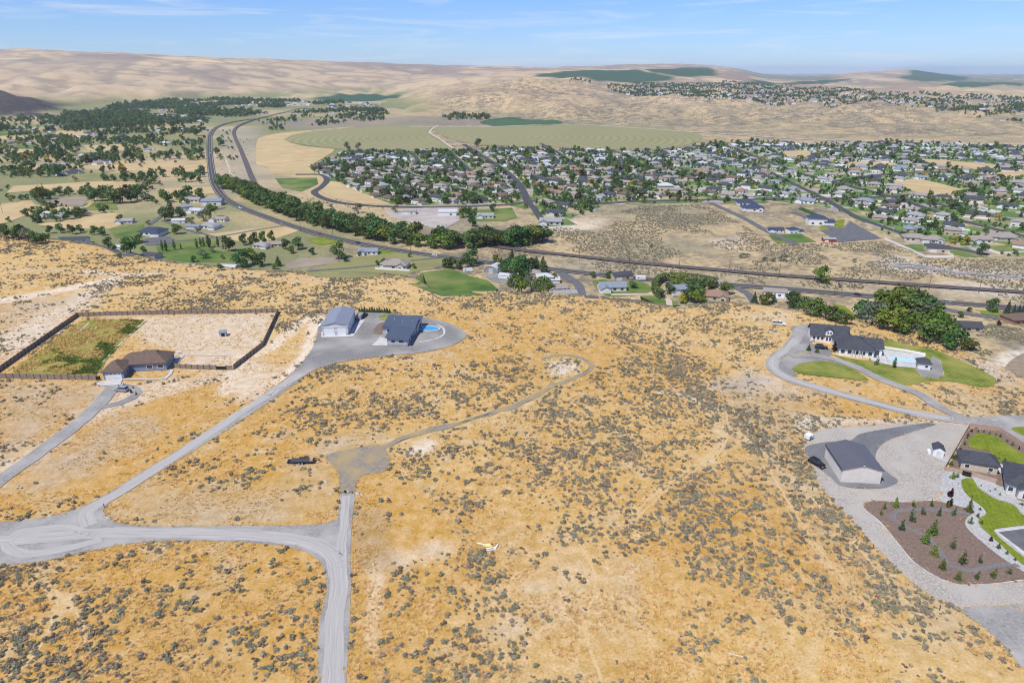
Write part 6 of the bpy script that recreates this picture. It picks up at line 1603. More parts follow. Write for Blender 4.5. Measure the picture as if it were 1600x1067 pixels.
# ------------------------------------------------------------------ valley houses
class Proto: pass
def proto_house(roof, wall, kind, gar='white_paint'):
    q = House('suburb_house', 'x', 'house', None, 0, wall, roof, at=(0.0, 600.0))
    if kind == 0: q.vol(-9, 9, -5.5, 5.5, 2.9, 'hip', 2.7, .6).vol(3, 9.6, -10, -2, 2.85, 'hip', 1.9, .5)
    elif kind == 1: q.vol(-10, 8, -5, 5, 2.9, 'gable_x', 2.4, .6).vol(-10.5, -3.5, -9.5, -1, 2.85, 'gable_y', 1.9, .5)
    elif kind == 2: q.vol(-8, 8, -6, 6, 3.0, 'hip', 3.2, .6).vol(-11, -4, -3, 8, 2.85, 'hip', 2.0, .5).vol(1.5, 6.5, -8, -3, 2.9, 'gable_y', 1.8, .4)
    elif kind == 3: q.vol(-7, 7, -5.5, 5.5, 5.4, 'hip', 2.4, .6).vol(5, 12.5, -6.5, 3, 2.8, 'gable_x', 1.9, .5)
    elif kind == 4: q.vol(-8, 8, -5, 5, 3.6, 'gable_x', 1.6, .4)
    q.done()
    gx, gy = {0: (6.3, -10), 1: (-7, -9.5), 2: (-7.5, -3), 3: (8.8, -6.5), 4: (-4, -5)}[kind]
    q.gdoor(gx, gy, 4.8, 2.3, 'S', gar, None)
    wl_ = {0: [(-6, -5.5), (-2, -5.5)], 1: [(0, -5), (5, -5)], 2: [(-1, -6), (4, -8)], 3: [(-4, -5.5), (2, -5.5)], 4: [(3, -5)]}[kind]
    for wx, wy in wl_: q.opening('window', wx, wy, 0.8, 2.0, 1.4, 'S', 'glass', None)
    return q.root
RC = {'roof_taupe': 'taupe', 'roof_grey': 'grey', 'roof_char': 'charcoal', 'roof_brown': 'brown', 'roof_red': 'reddish', 'roof_pale': 'pale metal', 'roof_navy': 'navy', 'roof_bluemetal': 'blue metal'}
WC = {'white_paint': 'white', 'offwhite': 'off-white', 'cream': 'cream', 'tan_wall': 'tan', 'grey_wall': 'grey', 'brick_wall': 'brick', 'red_paint': 'red'}
PROTO = {}
USED = set()
def place_house(x, y, rz, roof, wall, kind, label=None, group=None, scale=1.0, name=None):
    key = (roof, wall, kind)
    if key not in PROTO: PROTO[key] = proto_house(roof, wall, kind)
    z = ground_z(x, y)
    if label is None: label = '%s house with %s roof %s' % (WC[wall], RC[roof], group[1])
    if key not in USED:
        USED.add(key); o = PROTO[key]; o.location = (x, y, z); o.rotation_euler = (0, 0, rz); o.scale = (scale,) * 3; o['label'] = label
        if group: o['group'] = group[0]
    else:
        o = copy_thing(PROTO[key], (x, y, z), rz, (scale,) * 3, label, group[0] if group else None)
        if not group and 'group' in o.keys(): del o['group']
    return o
HOUSE_XY = []
HAND = [
 # px, py, rz, roof, wall, kind, scale, label
 (240, 366, -4, 'roof_navy', 'white_paint', 0, 1.25, 'white valley house with wide navy hip roof and paved apron'),
 (118, 379, 8, 'roof_char', 'white_paint', 1, 1.25, 'white gabled valley house with charcoal roof left below the rim'),
 (85, 386, 5, 'roof_bluemetal', 'white_paint', 4, 0.9, 'low white building with blue-grey roof at the left rim foot'),
 (238, 403, -20, 'roof_char', 'grey_wall', 4, 0.9, 'dark-roofed shed at the left end of the green paddock'),
 (292, 418, -18, 'roof_taupe', 'tan_wall', 4, 1.1, 'taupe-roofed barn just behind the bare hill rim'),
 (187, 390, 10, 'roof_pale', 'white_paint', 4, 0.8, 'white shed with pale roof among dark left valley trees'),
 (198, 348, 8, 'roof_grey', 'offwhite', 1, 0.85, 'grey-roofed house at the right end of the tan field'),
 (330, 356, -12, 'roof_grey', 'white_paint', 0, 1.0, 'white house with grey hip roof facing the field lane'),
 (303, 357, 5, 'roof_bluemetal', 'offwhite', 4, 0.8, 'long low blue-roofed shed beside the field lane'),
 (290, 327, 30, 'roof_bluemetal', 'grey_wall', 4, 0.9, 'blue-roofed metal barn on the highway yard'),
 (310, 332, -10, 'roof_pale', 'white_paint', 1, 0.9, 'white house with pale roof on the highway yard'),
 (333, 320, 5, 'roof_bluemetal', 'offwhite', 4, 1.4, 'large blue metal barn at the highway bend'),
 (303, 315, 0, 'roof_grey', 'offwhite', 1, 1.0, 'grey-roofed house behind two round trees at the highway yard'),
 (345, 345, -10, 'roof_taupe', 'white_paint', 1, .85, 'small taupe-roofed house below the highway bend'),
 (280, 348, 10, 'roof_pale', 'offwhite', 4, 0.8, 'pale-roofed shed beside grey-green trees in the left valley'),
 (70, 338, 0, 'roof_pale', 'offwhite', 4, 1.0, 'long pale-roofed building in the round left tree ring'),
 (92, 340, 0, 'roof_grey', 'offwhite', 0, .9, 'grey-roofed house in the round left tree ring'),
 (410, 386, -10, 'roof_grey', 'offwhite', 0, .8, 'grey-roofed house beside the foot-of-hill trees'),
 (432, 384, 5, 'roof_taupe', 'cream', 1, .8, 'cream house tucked between foot-of-hill trees'),
 (357, 418, -8, 'roof_pale', 'tan_wall', 4, .9, 'pale shed beneath the large dark tree at the hill foot'),
 (620, 418, -5, 'roof_taupe', 'offwhite', 2, 1.15, 'taupe hip-roofed house with pale fence in the olive field'),
 (578, 396, 0, 'roof_bluemetal', 'white_paint', 1, .9, 'white house with blue-grey roof by the bright green strip'),
 (792, 434, -20, 'roof_pale', 'white_paint', 4, .7, 'white shed right of the round-roofed barn'),
 (832, 434, 5, 'roof_taupe', 'cream', 3, .85, 'cream two-storey house among dark trees below the rim'),
 (851, 440, 5, 'roof_pale', 'offwhite', 3, .85, 'pale two-storey house left of the residential road'),
 (873, 453, 10, 'roof_taupe', 'white_paint', 1, .75, 'white gabled house left of the residential road at the rim'),
 (882, 460, 10, 'roof_grey', 'offwhite', 4, 1.0, 'long grey roof showing just above the near rim'),
 (958, 452, 5, 'roof_bluemetal', 'white_paint', 1, 1.05, 'white house with blue-grey gable roof on the bright lawn'),
 (970, 435, 20, 'roof_char', 'tan_wall', 4, 1.0, 'dark-roofed barn behind the white house on the bright lawn'),
 (1064, 455, 10, 'roof_bluemetal', 'white_paint', 1, .95, 'white house with pale blue roof inside the curved hedge'),
 (1118, 466, -12, 'roof_red', 'cream', 2, 1.0, 'tan-roofed house showing above the rim by the side road'),
 (1210, 461, -15, 'roof_taupe', 'white_paint', 4, .95, 'white house with pale taupe roof on a concrete apron'),
 (1508, 514, -10, 'roof_char', 'tan_wall', 1, .95, 'tan valley house with charcoal gable roof right of the grove'),
 (1592, 502, 10, 'roof_brown', 'brick_wall', 0, 1.0, 'brown-roofed brick house at the right edge of the valley'),
 (1275, 350, -8, 'roof_navy', 'white_paint', 3, 1.25, 'big white house with navy roof beside the dark gravel yard'),
 (1213, 362, -8, 'roof_navy', 'white_paint', 1, .8, 'white farmhouse with navy roof above the square lawn'),
 (1238, 364, 10, 'roof_navy', 'white_paint', 3, .75, 'tall white farmhouse with navy roof above the square lawn'),
 (1295, 377, -8, 'roof_grey', 'red_paint', 4, .7, 'small red barn with grey roof at the sage flat edge'),
 (1165, 320, -5, 'roof_navy', 'white_paint', 0, 1.1, 'long navy-roofed house behind the square gravel lot'),
 (1178, 329, -5, 'roof_navy', 'white_paint', 2, 1.2, 'wide navy-roofed house with dark courtyard below the suburb road'),
 (1039, 298, 0, 'roof_pale', 'cream', 3, 1.35, 'cream flat-topped mansion on the vineyard lawn'),
 (1056, 303, -8, 'roof_taupe', 'cream', 3, 1.1, 'right wing of cream mansion on the vineyard lawn'),
 (868, 335, 8, 'roof_char', 'white_paint', 1, 1.05, 'white house with charcoal roof at the lower suburb corner'),
 (862, 350, -5, 'roof_grey', 'offwhite', 1, 1.2, 'grey-roofed house with a triangular front lawn'),
 (760, 340, 0, 'roof_grey', 'white_paint', 1, .95, 'white house with grey roof beside the vacant valley lot'),
 (1428, 375, -15, 'roof_taupe', 'cream', 0, 1.1, 'taupe-roofed house in the lowest suburb row'),
 (1457, 378, -15, 'roof_taupe', 'offwhite', 2, 1.0, 'taupe hip-roofed house behind the triangular suburb lawn'),
 (1463, 393, -12, 'roof_char', 'cream', 4, 1.1, 'dark-roofed lowest house at the suburb wall'),
 (1530, 378, 0, 'roof_taupe', 'offwhite', 1, 1.1, 'taupe-roofed house behind the large dark yard tree'),
 (1570, 375, 0, 'roof_taupe', 'cream', 2, 1.2, 'wide taupe-roofed house at the right suburb edge'),
 (700, 336, 0, 'roof_pale', 'white_paint', 4, 1.2, 'white industrial building on the dirt lot before the suburb'),
 (640, 334, 0, 'roof_grey', 'offwhite', 4, .9, 'long low shed on the dirt lot before the suburb'),
]
NH = 0
for px, py, rz, roof, wall, kind, sc_, label in HAND:
    x, y, _ = PV(px, py)
    place_house(x, y, math.radians(rz), roof, wall, kind, label, None, sc_); HOUSE_XY.append((x, y, 14 * sc_)); NH += 1
# round-roofed barn
p = P(767, 427)[0]
t = thing('quonset_barn', 'round-roofed pale metal barn with blue door in the valley', 'barn', tuple(p), math.radians(-25))
arc = [(math.cos(math.pi * i / 12) * 6, math.sin(math.pi * i / 12) * 5.5) for i in range(13)]
m = MB()
for a, b in zip(arc[:-1], arc[1:]): m.quad((a[0], 0, a[1]), (a[0], 14, a[1]), (b[0], 14, b[1]), (b[0], 0, b[1]))
m.build('roof', 'roof_pale', t)
m = MB()
for yy in (0.3, 13.7):
    n0 = len(m.v); m.v += [(a[0] * .98, yy, a[1] * .98) for a in arc]; m.f.append(tuple(range(n0, n0 + 13)))
m.build('wall', 'roof_bluemetal', t)
MB().box(-2, 2, 0.1, 0.28, 0, 3.8).build('barn_door', 'grey_wall', t)
HOUSE_XY.append((p[0], p[1] + 5, 12))

# estate houses on a jittered lot grid, turned with the streets
cand = []
for est, (ang, lx, ly) in ((EST1, (math.radians(-38), 25.0, 31.0)), (EST2, (math.radians(-30), 29.0, 37.0))):
    poly = PXY(est); lo, hi = poly.min(0), poly.max(0); c0 = (lo + hi) / 2; rad = np.hypot(*(hi - lo)) / 2
    for i in range(int(-rad / lx), int(rad / lx) + 1):
        for j in range(int(-rad / ly), int(rad / ly) + 1):
            u, v = i * lx + R.uniform(-4, 4), j * ly + R.uniform(-5, 5)
            x, y = c0[0] + u * math.cos(ang) - v * math.sin(ang), c0[1] + u * math.sin(ang) + v * math.cos(ang)
            if inside(np.array([x]), np.array([y]), poly)[0]: cand.append((x, y, ang + R.choice([0, 0, 0, math.pi / 2, math.pi]) + R.uniform(-.15, .15), est is EST1))
cx = np.array([c[0] for c in cand]); cy = np.array([c[1] for c in cand]); ok = np.ones(len(cand), bool)
for l, w in LINES:
    if w < 2 or len(l) < 3: continue
    ok &= seg_dist(cx, cy, l, w + 9.5) >= w + 9.4
for q in HARD: ok &= ~inside(cx, cy, q)
for hx, hy, hr in HOUSE_XY: ok &= np.hypot(cx - hx, cy - hy) > hr + 9
ok &= NR.random(len(cand)) > 0.10
cand = sorted([c for c, k in zip(cand, ok) if k], key=lambda c: c[1])
REST = []
for x, y, rz, first in cand:
    roof = R.choice(['roof_taupe', 'roof_taupe', 'roof_grey', 'roof_grey', 'roof_char', 'roof_brown', 'roof_taupe', 'roof_taupe', 'roof_brown', 'roof_red'] if first or R.random() < .6 else ['roof_char', 'roof_char', 'roof_grey', 'roof_bluemetal'])
    wall = R.choice(['white_paint', 'offwhite', 'cream', 'offwhite', 'white_paint', 'tan_wall']); kind = R.choice([0, 1, 2, 0, 1, 3])
    HOUSE_XY.append((x, y, 12))
    if NH < 300:
        NH += 1
        band = 'nearest' if y < 950 else 'middle' if y < 1200 else 'far'
        if first: g = ('houses of the left suburb below the circular fields', 'in the %s streets of the left suburb' % band)
        else: g = ('houses of the right suburb', 'in the %s streets of the right suburb' % band)
        place_house(x, y, rz, roof, wall, kind, None, g, R.uniform(.85, 1.12))
    else: REST.append((x, y, rz, kind))

# ------------------------------------------------------------------ scattered masses (stuff): points carrying instances of a few meshes
def scatter(name, xyz, rot, scl, idx, meshes):
    me = bpy.data.meshes.new(name)
    me.from_pydata([tuple(p) for p in xyz], [], [])
    for nm, tp, arr in (('rot', 'FLOAT', rot), ('idx', 'INT', idx)):
        a = me.attributes.new(nm, tp, 'POINT'); a.data.foreach_set('value', np.asarray(arr, np.float32 if tp == 'FLOAT' else np.int32))
    a = me.attributes.new('scl', 'FLOAT_VECTOR', 'POINT'); a.data.foreach_set('vector', np.asarray(scl, np.float32).ravel())
    o = link(name, me); o['kind'] = 'stuff'
    ng = bpy.data.node_groups.new(name, 'GeometryNodeTree')
    ng.interface.new_socket('Geometry', in_out='INPUT', socket_type='NodeSocketGeometry')
    ng.interface.new_socket('Geometry', in_out='OUTPUT', socket_type='NodeSocketGeometry')
    N, L = ng.nodes.new, ng.links.new
    gi, go, jn = N('NodeGroupInput'), N('NodeGroupOutput'), N('GeometryNodeJoinGeometry')
    def attr(nm, tp):
        n = N('GeometryNodeInputNamedAttribute'); n.data_type = tp; n.inputs['Name'].default_value = nm
        return n.outputs['Attribute']
    r, s, ix = attr('rot', 'FLOAT'), attr('scl', 'FLOAT_VECTOR'), attr('idx', 'INT')
    cx_ = N('ShaderNodeCombineXYZ'); L(r, cx_.inputs['Z'])
    er = N('FunctionNodeEulerToRotation'); L(cx_.outputs[0], er.inputs[0])
    for k, m in enumerate(meshes):
        po = bpy.data.objects.new(name + '_piece', m)
        oi = N('GeometryNodeObjectInfo'); oi.inputs['Object'].default_value = po; oi.inputs['As Instance'].default_value = True
        cmp_ = N('FunctionNodeCompare'); cmp_.data_type = 'INT'; cmp_.operation = 'EQUAL'
        ins = [q for q in cmp_.inputs if q.type == 'INT']
        L(ix, ins[0]); ins[1].default_value = k
        ip = N('GeometryNodeInstanceOnPoints')
        L(gi.outputs[0], ip.inputs['Points']); L(cmp_.outputs[0], ip.inputs['Selection']); L(oi.outputs['Geometry'], ip.inputs['Instance'])
        L(er.outputs[0], ip.inputs['Rotation']); L(s, ip.inputs['Scale']); L(ip.outputs[0], jn.inputs[0])
    L(jn.outputs[0], go.inputs[0])
    md = o.modifiers.new('scatter', 'NODES'); md.node_group = ng
    return o

def blocked(x, y, grow=0.0, hard=True, houses=True, roads=True):
    b = np.zeros(len(x), bool)
    if hard:
        for q in HARD: b |= inside(x, y, q)
    if roads:
        for l, w in LINES: b |= seg_dist(x, y, l, w + grow + 0.01) < w + grow
    if houses:
        for hx, hy, hr in HOUSE_XY: b |= np.hypot(x - hx, y - hy) < hr * 0.8
    return b

# ---- remaining estate houses and the far towns
def simple_house(roof, wall):
    me = bpy.data.meshes.new('house_piece'); a = MB().box(-9, 9, -5.5, 5.5, -1, 2.9); nb = len(a.f)
    z = 2.95
    c = [(-9.6, -6.1, z), (9.6, -6.1, z), (9.6, 6.1, z), (-9.6, 6.1, z)]; A_, B_ = (-4, 0, 5.6), (4, 0, 5.6)
    a.quad(c[0], c[1], B_, A_); a.quad(c[2], c[3], A_, B_); a.tri(c[1], c[2], B_); a.tri(c[3], c[0], A_); a.box(3, 9.5, -10, -5.5, -1, 3.2)
    me.from_pydata(a.v, [], a.f); me.materials.append(M[wall]); me.materials.append(M[roof])
    for i in range(nb, nb + 4): me.polygons[i].material_index = 1
    me.polygons[nb + 5].material_index = 1
    return me
SHM = [simple_house('roof_taupe', 'white_paint'), simple_house('roof_grey', 'offwhite'), simple_house('roof_char', 'white_paint'), simple_house('roof_char', 'grey_wall'), simple_house('roof_pale', 'white_paint')]
def sample_px(poly, n):
    w = PXY(poly); lo, hi = w.min(0), w.max(0)
    x = NR.uniform(lo[0], hi[0], n); y = NR.uniform(lo[1], hi[1], n); k = inside(x, y, w)
    return x[k], y[k]
HX, HY, HS = [q[0] for q in REST], [q[1] for q in REST], [1.0] * len(REST)
TOWN1 = [(945, 134), (1000, 131), (1100, 131), (1200, 134), (1350, 141), (1420, 147), (1420, 164), (1360, 163), (1250, 161), (1180, 159), (1090, 157), (1030, 152), (970, 147)]
TOWN2 = [(1420, 147), (1500, 150), (1640, 157), (1640, 195), (1590, 190), (1500, 180), (1450, 172), (1420, 164)]
TOWN3 = [(210, 160), (300, 158), (400, 157), (500, 158), (600, 163), (600, 178), (500, 180), (430, 176), (330, 190), (240, 198), (100, 204), (60, 196), (120, 180)]
LEFTFARM = [(0, 200), (120, 206), (325, 196), (322, 290), (330, 345), (200, 345), (0, 350)]
for poly, n, s0 in ((TOWN1, 1300, 1.0), (TOWN2, 420, 1.15), (TOWN3, 330, 1.1), (LEFTFARM, 150, 1.0)):
    x, y = sample_px(poly, n); k = ~blocked(x, y, 4, hard=poly is LEFTFARM); HX += list(x[k]); HY += list(y[k]); HS += list(NR.uniform(.8, 1.2, k.sum()) * s0)
    if poly is LEFTFARM: HOUSE_XY += [(a, b, 12) for a, b in zip(x[k], y[k])]
HX, HY, HS = np.array(HX), np.array(HY), np.array(HS)
scatter('distant_houses', np.column_stack([HX, HY, H(HX, HY)]), NR.uniform(0, 6.28, len(HX)), np.column_stack([HS] * 3), NR.integers(0, len(SHM), len(HX)), SHM)

# ---- suburb and far trees
LOW = [crown_broad(31, 170, 0.062).mesh('crown_low', 'leaf'), crown_broad(32, 170, 0.062).mesh('crown_low', 'leaf'), crown_broad(33, 170, 0.062).mesh('crown_low', 'leaf'), crown_cone(34, 150, 0.05).mesh('crown_low', 'needle'),
       crown_broad(35, 170, 0.062).mesh('crown_low', 'leaf_light'), crown_broad(36, 150, 0.062).mesh('crown_low', 'leaf_yellow'), crown_broad(37, 150, 0.062).mesh('crown_low', 'leaf_silver'), crown_broad(38, 150, 0.065).mesh('crown_low', 'leaf_red')]
PROB = np.array([.26, .22, .17, .10, .13, .025, .07, .025]); PROB /= PROB.sum()
TX, TY, TH, TI = [], [], [], []
def add_trees(poly, n, h0, h1, clump=None, hard=False, prob=PROB, houses=True):
    x, y = sample_px(poly, n); k = ~blocked(x, y, 1.5, hard, houses)
    if clump: k &= fbm(x, y, clump, 301, 3) > (0.52 if poly is LEFTFARM else 0.5)
    x, y = x[k], y[k]; m_ = len(x)
    hh = 1.2 * NR.uniform(h0, h1, m_) * NR.choice([.6, .8, 1, 1, 1.25], m_)
    TX.extend(x); TY.extend(y); TH.extend(hh); TI.extend(NR.choice(len(LOW), m_, p=prob))
add_trees(EST1, 4600, 3.5, 7.5, None, True); add_trees(EST1, 2200, 4.5, 10, 60, True)
add_trees(EST2, 5200, 2.8, 6.2, None, True); add_trees(EST2, 2400, 4.5, 9, 70, True)
DK = np.array([.3, .3, .22, .08, .05, 0, .05, 0]); DK /= DK.sum()
add_trees(TOWN1, 11000, 6, 10, None, False, DK, False); add_trees(TOWN2, 6000, 7, 13, 120, False, DK, False)
add_trees(TOWN3, 13000, 8, 15, 150, False, DK, False); add_trees(LEFTFARM, 8500, 5, 11, 75, True); add_trees([(0, 196), (325, 190), (325, 262), (0, 268)], 700, 6, 12, 90, False)
add_trees([(0, 190), (60, 182), (130, 180), (300, 172), (330, 196), (120, 206), (0, 206)], 1600, 9, 16, 160, False, DK, False)
add_trees([(400, 190), (500, 178), (610, 178), (600, 188), (420, 205)], 800, 6, 13, 90, False, DK, False)
add_trees([(335, 205), (362, 205), (378, 245), (345, 262), (334, 250)], 260, 4, 10, 40, True)
add_trees([(690, 183), (760, 180), (770, 186), (700, 188)], 120, 8, 13, None, False, DK, False)
add_trees([(885, 123), (925, 127), (925, 131), (890, 128)], 120, 8, 13, None, False, DK, False)
add_trees([(1060, 232), (1110, 226), (1180, 218), (1185, 224), (1120, 234)], 90, 6, 11, None, False)
TX, TY, TH, TI = map(np.array, (TX, TY, TH, TI))
wj = NR.uniform(.85, 1.2, len(TX))
scatter('suburb_trees', np.column_stack([TX, TY, H(TX, TY) - 0.2]), NR.uniform(0, 6.28, len(TX)), np.column_stack([TH * wj, TH * wj, TH]), TI, LOW)

# ---- white vinyl fences round suburb lots
vf = [(x, y, rz) for (x, y, rz, f_) in cand if R.random() < 0.42][:120]
vm = {}
for i, (x, y, rz) in enumerate(vf):
    if i % 4 == 0 or i < 4:
        pass
    ln = (18, 24, 30, 36)[i % 4]
    if ln not in vm:
        vm[ln] = MB().box(-ln / 2, ln / 2, -0.06, 0.06, -0.4, 1.7).mesh('vinyl_fence', 'vinyl')
    o = link('vinyl_fence', vm[ln]); a = rz
    ox, oy = 0, R.choice([13, 14, 15])
    o.location = (x - math.sin(a) * oy, y + math.cos(a) * oy, ground_z(x, y)); o.rotation_euler = (0, 0, a)
    tag(o, 'white vinyl yard fence between houses of the suburb', 'fence', 'white yard fences of the suburbs')
for label, px in (('white wall along the left edge of the suburb by the road', [(500, 271), (514, 277)]), ('white wall beside the triangular tan field', [(548, 293), (566, 301)]), ('white vinyl fence along the lower right suburb edge', [(1382, 374), (1420, 390), (1445, 402), (1490, 402)]),
                  ('white vinyl fence right of the lower suburb street', [(1466, 388), (1490, 401)]), ('white vinyl fence at the right corner of the suburb', [(1545, 392), (1562, 397), (1600, 395)]), ('long white vinyl fence crossing the right suburb', [(1478, 311), (1510, 318), (1555, 331)]),
                  ('white fence round the tan square lot', [(730, 322), (773, 319)]), ('pale fence before the taupe house in the olive field', [(586, 421), (640, 424)]), ('white rail fence beside the lower suburb drive', [(842, 358), (900, 354)])):
    fence(label, px, 1.7, 'vinyl', 'vinyl', 6.0, 'vinyl_fence', 0.07, False)

# ------------------------------------------------------------------ sagebrush
SAGE = [bush_mesh(51, 150, 0.075).mesh('sage_bush', 'sage'), bush_mesh(52, 170, 0.07, 10).mesh('sage_bush', 'sage'), bush_mesh(53, 110, 0.08, 4).mesh('sage_bush', 'sage_dead')] + [bush_mesh(s, 150, 0.075).mesh('sage_bush', 'sage_green') for s in (54, 55)]
SAGE_LOW = [bush_mesh(s, 34, 0.15, 4).mesh('sage_low', 'sage') for s in (61, 62)] + [bush_mesh(63, 34, 0.15, 4).mesh('sage_low', 'sage_green')]
DENS = [
 ([(0, 890), (200, 862), (480, 870), (507, 930), (497, 1067), (0, 1067)], 2.6), ([(508, 574), (525, 568), (560, 570), (592, 575), (585, 583), (540, 581), (515, 582)], 5.0), ([(600, 870), (800, 870), (800, 1067), (610, 1067)], 1.5), ([(860, 620), (1100, 600), (1200, 720), (1000, 770), (640, 830), (640, 740)], 1.3),  # (polygon in the photo, density factor)
 ([(800, 850), (1040, 850), (1080, 900), (1110, 1067), (810, 1067), (800, 950)], 0.12), ([(555, 790), (700, 800), (720, 860), (600, 875), (590, 1067), (550, 1067)], 0.35),
 ([(165, 760), (420, 760), (520, 800), (470, 818), (180, 815)], 0.15), ([(0, 600), (340, 600), (360, 620), (150, 780), (0, 800)], 0.06), ([(345, 600), (400, 555), (480, 498), (505, 495), (480, 560), (400, 625)], 0.04), ([(0, 440), (140, 440), (100, 500), (0, 570)], 0.12),
 ([(150, 490), (430, 490), (400, 575), (150, 580)], 0.05), ([(640, 690), (860, 610), (860, 640), (640, 720)], 0.5), ([(840, 500), (960, 480), (980, 560), (950, 600), (850, 610)], 0.35), ([(940, 800), (1010, 760), (1120, 690), (1140, 700), (1010, 800)], 0.3),
 ([(1100, 1000), (1530, 1000), (1580, 1067), (1100, 1067)], 0.25), ([(1080, 900), (1200, 850), (1240, 960), (1200, 1010), (1100, 1010)], 0.7), ([(1130, 480), (1240, 485), (1240, 520), (1150, 510)], 0.4),
 ([(1090, 615), (1250, 618), (1290, 680), (1260, 700), (1300, 780), (1480, 950), (1520, 1010), (1440, 990), (1300, 860), (1180, 720)], 4.0), ([(1010, 750), (1130, 730), (1210, 800), (1180, 860), (1050, 830)], 3.5), ([(610, 880), (760, 865), (795, 905), (790, 940), (640, 930)], 4.0),
 ([(1420, 610), (1600, 605), (1600, 648), (1500, 650)], 2.2), ([(1000, 570), (1170, 540), (1180, 600), (1060, 610)], 1.8), ([(10, 425), (110, 425), (130, 445), (20, 450)], 2.5), ([(1240, 580), (1360, 600), (1340, 612), (1260, 600)], 2.0),
]
DP = [(PXY(p_), d_) for p_, d_ in DENS]
def sage_points(n_par, xr, yr, base, seed, kids=6, spread=1.7):
    g = np.random.default_rng(seed)
    x = g.uniform(xr[0], xr[1], n_par); y = g.uniform(yr[0], yr[1], n_par)
    keep = np.abs(x) < 0.90 * y + 60
    d = np.full(n_par, 1.0)
    for poly, f in DP: d[inside(x, y, poly)] = f
    n1 = fbm(x, y, 28.0, 201, 3); d *= np.clip((n1 - 0.38) / 0.16, 0.28, 1.6)
    keep &= g.random(n_par) < base * d
    x, y = x[keep], y[keep]
    k = g.integers(1, kids + 1, len(x)); X = np.repeat(x, k); Y = np.repeat(y, k)
    X = X + g.normal(0, spread, len(X)); Y = Y + g.normal(0, spread * 0.8, len(Y))
    return X, Y, g
X, Y, g = sage_points(36000, (-330, 290), (70, 480), 0.40, 5, 13, 1.9)
X2, Y2, _ = sage_points(24000, (-330, 290), (70, 480), 0.85, 6, 2, 0.7)
sz = np.concatenate([0.55 + 1.25 * g.random(len(X)) ** 1.6, 0.4 + 0.8 * g.random(len(X2)) ** 1.6]); X = np.concatenate([X, X2]); Y = np.concatenate([Y, Y2])
# shoulder bushes along the road
sh = [(538, 785), (557, 785), (559, 795), (555, 803), (525, 795), (528, 785), (548, 845), (552, 900), (551, 915), (555, 925), (549, 905), (500, 925), (498, 940), (496, 955), (501, 915), (494, 970), (492, 985), (490, 1000), (553, 970), (551, 985), (550, 1005), (548, 1010), (490, 1060), (493, 1015), (486, 1065), (495, 948), (491, 978), (487, 1045),
      (55, 607), (68, 604), (80, 601), (88, 606), (82, 615), (75, 622), (70, 628), (62, 632), (10, 603), (20, 606), (30, 608), (3, 606), (85, 612), (66, 620)]
w = PXY(sh); X = np.concatenate([X, w[:, 0]]); Y = np.concatenate([Y, w[:, 1]]); sz = np.concatenate([sz, g.uniform(1.0, 1.7, len(w))])
edge = np.interp(X, RX, RY)
k = ~blocked(X, Y, 0.2) & (Y < edge + 100)
for nm_ in ((A.root, 16), (B.root, 20), (C.root, 20), (D.root, 18), (E.root, 10), (J.root, 20)):
    k &= np.hypot(X - nm_[0].location.x - 5, Y - nm_[0].location.y - 6) > nm_[1] * 0.6
X, Y, sz = X[k], Y[k], sz[k]
Z = H(X, Y)
rotv = g.uniform(0, 6.28, len(X)); ii = g.choice(5, len(X), p=[.30, .30, .16, .12, .12]); sc3 = np.column_stack([sz * 1.05, sz * 1.05, sz * g.uniform(.70, 1.05, len(X))])
show = sz / Y * (np.abs(X / Y) < 0.80) * (Y > 92)
top = np.argsort(-show)[:300]
isb = np.zeros(len(X), bool); isb[top] = True
for q in top:
    if X[q] < -30: place = 'below the gravel junction at the lower left'
    elif X[q] < 8: place = 'in the lower middle right of the gravel road'
    elif X[q] < 45: place = 'in the lower right half of the dry field'
    else: place = 'on the lower right slope beside the stone ground'
    col_ = 'green-grey' if ii[q] >= 3 else 'grey'
    o = link('sagebrush', SAGE[ii[q]]); o.location = (X[q], Y[q], Z[q] - 0.05); o.rotation_euler = (0, 0, rotv[q]); o.scale = tuple(sc3[q])
    tag(o, '%s %s sagebrush %s' % ('large' if sz[q] > 1.3 else 'small', col_, place), 'shrub', 'sagebrush ' + place)
r_ = ~isb
scatter('sagebrush_cover', np.column_stack([X, Y, Z - 0.05])[r_], rotv[r_], sc3[r_], ii[r_], SAGE)
# sage on the valley floor near the railway and on the hill foot
def low_sage(poly, n, s0, s1):
    x, y = sample_px(poly, n); k = ~blocked(x, y, 0.5); k &= fbm(x, y, 40.0, 207, 3) > 0.42
    return x[k], y[k], NR.uniform(s0, s1, k.sum())
parts = [low_sage([(850, 360), (900, 350), (1000, 322), (1100, 320), (1150, 345), (1210, 382), (1290, 380), (1375, 378), (1450, 405), (1600, 405), (1650, 470), (1600, 478), (1440, 468), (1240, 450), (1000, 432), (800, 408), (760, 395)], 34000, 1.0, 2.2),
         low_sage([(1460, 520), (1600, 500), (1650, 520), (1650, 560), (1540, 560)], 2600, 1.0, 2.0), low_sage([(390, 215), (400, 300), (350, 300), (338, 220)], 900, 1.5, 3.5), low_sage([(420, 300), (450, 300), (600, 325), (600, 350), (450, 322)], 500, 1.5, 3)]
lx_ = np.concatenate([p_[0] for p_ in parts]); ly_ = np.concatenate([p_[1] for p_ in parts]); ls_ = np.concatenate([p_[2] for p_ in parts])
scatter('valley_sagebrush', np.column_stack([lx_, ly_, H(lx_, ly_) - 0.05]), NR.uniform(0, 6.28, len(lx_)), np.column_stack([ls_ * 1.2, ls_ * 1.2, ls_ * 0.9]), NR.integers(0, 3, len(lx_)), SAGE_LOW)

